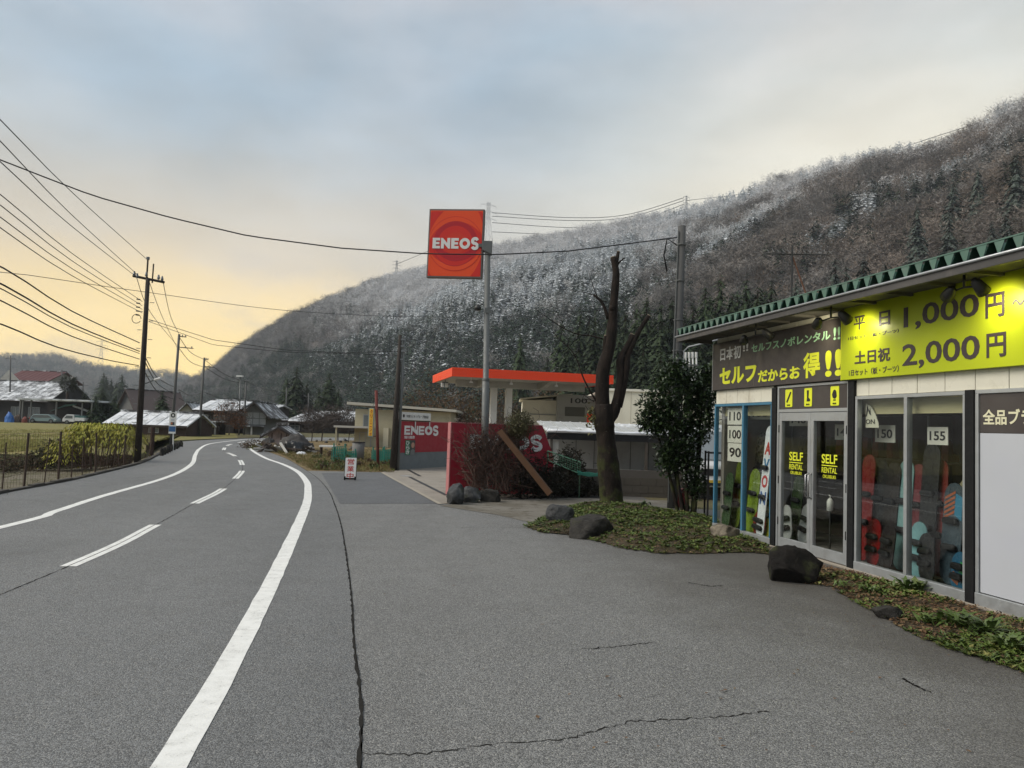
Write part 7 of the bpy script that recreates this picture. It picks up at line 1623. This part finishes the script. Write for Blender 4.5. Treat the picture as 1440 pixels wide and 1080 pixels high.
# palm-like tree
pm = thing('palm_tree', 'snow flecked fan palm beside the big grey roof', 'tree', (at(92, 590, 120).x, 120, 0)); ph = at(92, 540, 120).z; MB().tube([(0, 0, -.1), (.1, 0, ph)], [.25, .2], 8).build('trunk', trunk_m, pm, True); pf = MB(); prg = random.Random(3)
for k in range(120):
    a_ = prg.random()*6.283; e_ = prg.uniform(-.9, .9); d_ = Vector((math.cos(a_)*math.cos(e_), math.sin(a_)*math.cos(e_), math.sin(e_))); b0 = Vector((.1, 0, ph+prg.uniform(-.4, .5))); L_ = prg.uniform(1.0, 1.7)
    for q in range(6): dd = (d_+Vector((prg.gauss(0, .35), prg.gauss(0, .35), prg.gauss(0, .35)))).normalized(); leaf(pf, b0+d_*L_*.35, dd, dd.orthogonal().normalized(), L_*.7, .12)
pf.build('crown', foliage('palm_leaf', [(.03, .035, .02), (.05, .055, .03)], .7, .6), pm, recalc=False)
# bare and autumn trees
def bare_tree(label, px_, ybase, ytop, Y, spread, twm, leafm=None, nl=0, seed=1, twigs=700, name='bare_tree', group='bare garden trees', lsz=.10):
    b_ = at(px_, ybase, Y); h = at(px_, ytop, Y).z-b_.z; rg_ = random.Random(seed); t = thing(name, label, 'tree', (b_.x, Y, max(-.05, min(b_.z, .1))), 0, group); m_ = bare_mb(rg_, h, spread*h, 16, twigs, .022); m_.build('branches', twm, t)
    if nl:
        l_ = MB()
        for k in range(nl): d_ = Vector((rg_.gauss(0, 1), rg_.gauss(0, 1), rg_.gauss(0, .8))).normalized(); p_ = Vector((d_.x*spread*h, d_.y*spread*h, h*.66+d_.z*h*.34))*1.0; p_ = Vector((p_.x*rg_.random()**.4, p_.y*rg_.random()**.4, p_.z)); v = Vector((rg_.gauss(0, 1), rg_.gauss(0, 1), rg_.gauss(0, .6))).normalized(); leaf(l_, p_, v, v.orthogonal().normalized(), lsz, lsz*.6)
        l_.build('leaves', leafm, t, recalc=False)
    return t
rl = foliage('autumn_leaf', [(.13, .05, .022), (.17, .08, .035), (.09, .045, .025)], .8); tw2 = M('twig_grey_brown', (.06, .048, .042), .9, .3, 5)
bare_tree('rusty leaved tree in front of the brown house', 322, 612, 566, 70, .55, tw2, rl, 900, 5, 500, 'autumn_tree', None, .13); bare_tree('small reddish tree beside the gabled house', 335, 612, 585, 69, .5, tw2, rl, 500, 6, 300, 'autumn_tree', None, .13)
for k, (px_, yb_, yt, Y, sp2) in enumerate(((452, 625, 575, 62, .55), (475, 625, 578, 66, .5), (438, 625, 585, 60, .55), (490, 622, 588, 62, .5))): bare_tree('bare dark twiggy tree in the village garden, %s' % ('tallest one', 'next to the tallest', 'low one by the heap', 'beside the beige house porch')[k], px_, yb_, yt, Y, sp2, tw2, None, 0, 20+k, 900)
for k, (px_, yb_, yt, Y, sp2, lb) in enumerate(((655, 600, 548, 33, .45, 'pale bare tree under the canopy left of the sign pole'), (738, 560, 505, 90, .6, 'broad bare tree above the orange canopy'), (700, 600, 572, 30, .5, 'small bare tree right of the sign pole'), (712, 575, 520, 110, .6, 'bare tree left of the lone cedar above the canopy'), (930, 560, 535, 60, .9, 'bare thicket above the cream hall roof'))): bare_tree(lb, px_, yb_, yt, Y, sp2, M('twig_pale', (.17, .15, .13), .9, .2, 5) if k in (0, 2) else tw2, None, 0, 50+k, 420, 'bare_tree', 'bare trees by the filling station')
for k, (px_, Y, yt, w_) in enumerate(((612, 60, 545, 3.2), (640, 58, 560, 2.6), (575, 75, 550, 3.4), (690, 60, 545, 2.8), (765, 62, 558, 3))): bush('dull brown scrub thicket behind the %s' % ('beige house end', 'far red wall', 'beige house roof', 'canopy columns', 'sales office')[k], px_, 612, Y, w_, at(px_, yt, Y).z, 1500, brl, .28, 300+k, 'scrub_thicket', 'scrub behind the filling station', .6)

# grasses over field and garden
def tufts(name, label, cat, pts, mat, rg_, L0, L1, per=4):
    m_ = MB()
    for p_ in pts:
        for q in range(per):
            d_ = Vector((rg_.gauss(0, .6), rg_.gauss(0, .6), rg_.uniform(.3, 1.2))).normalized(); leaf(m_, p_+Vector((rg_.gauss(0, .04), rg_.gauss(0, .04), 0)), d_, d_.orthogonal().normalized(), rg_.uniform(L0, L1), rg_.uniform(L0, L1)*.16)
    return stuff(m_.build(name, mat, None, recalc=False), label, cat)
tg = random.Random(77); P_ = []
while len(P_) < 5200:
    p_ = gp(tg.uniform(-60, 250), tg.uniform(604, 646)+0)
    if p_.y < 29.5 or p_.x > -16.5-.32*(p_.y-31): continue
    if mnoise.noise(Vector((p_.x*.25, p_.y*.1, 0))) > -.15: P_.append(p_+Vector((0, 0, .01)))
tufts('field_grass', 'short yellow and green stubble grass over the field', 'grass', P_, foliage('stubble', [(.24, .20, .06), (.15, .18, .04), (.32, .26, .12)], .9), tg, .08, .22)
P_ = []
while len(P_) < 2600:
    p_ = gp(tg.uniform(365, 552), tg.uniform(632, 665))
    i_ = min(range(0, len(SEAM)), key=lambda i: abs(SEAM[i].y-p_.y))
    if p_.x < SEAM[i_].x+.15 or p_.y < 25.6: continue
    P_.append(p_)
tufts('garden_grass', 'brown and green weeds over the roadside garden soil', 'grass', P_, foliage('garden_weed', [(.13, .085, .04), (.10, .12, .03), (.20, .15, .07)], .9), tg, .05, .20)
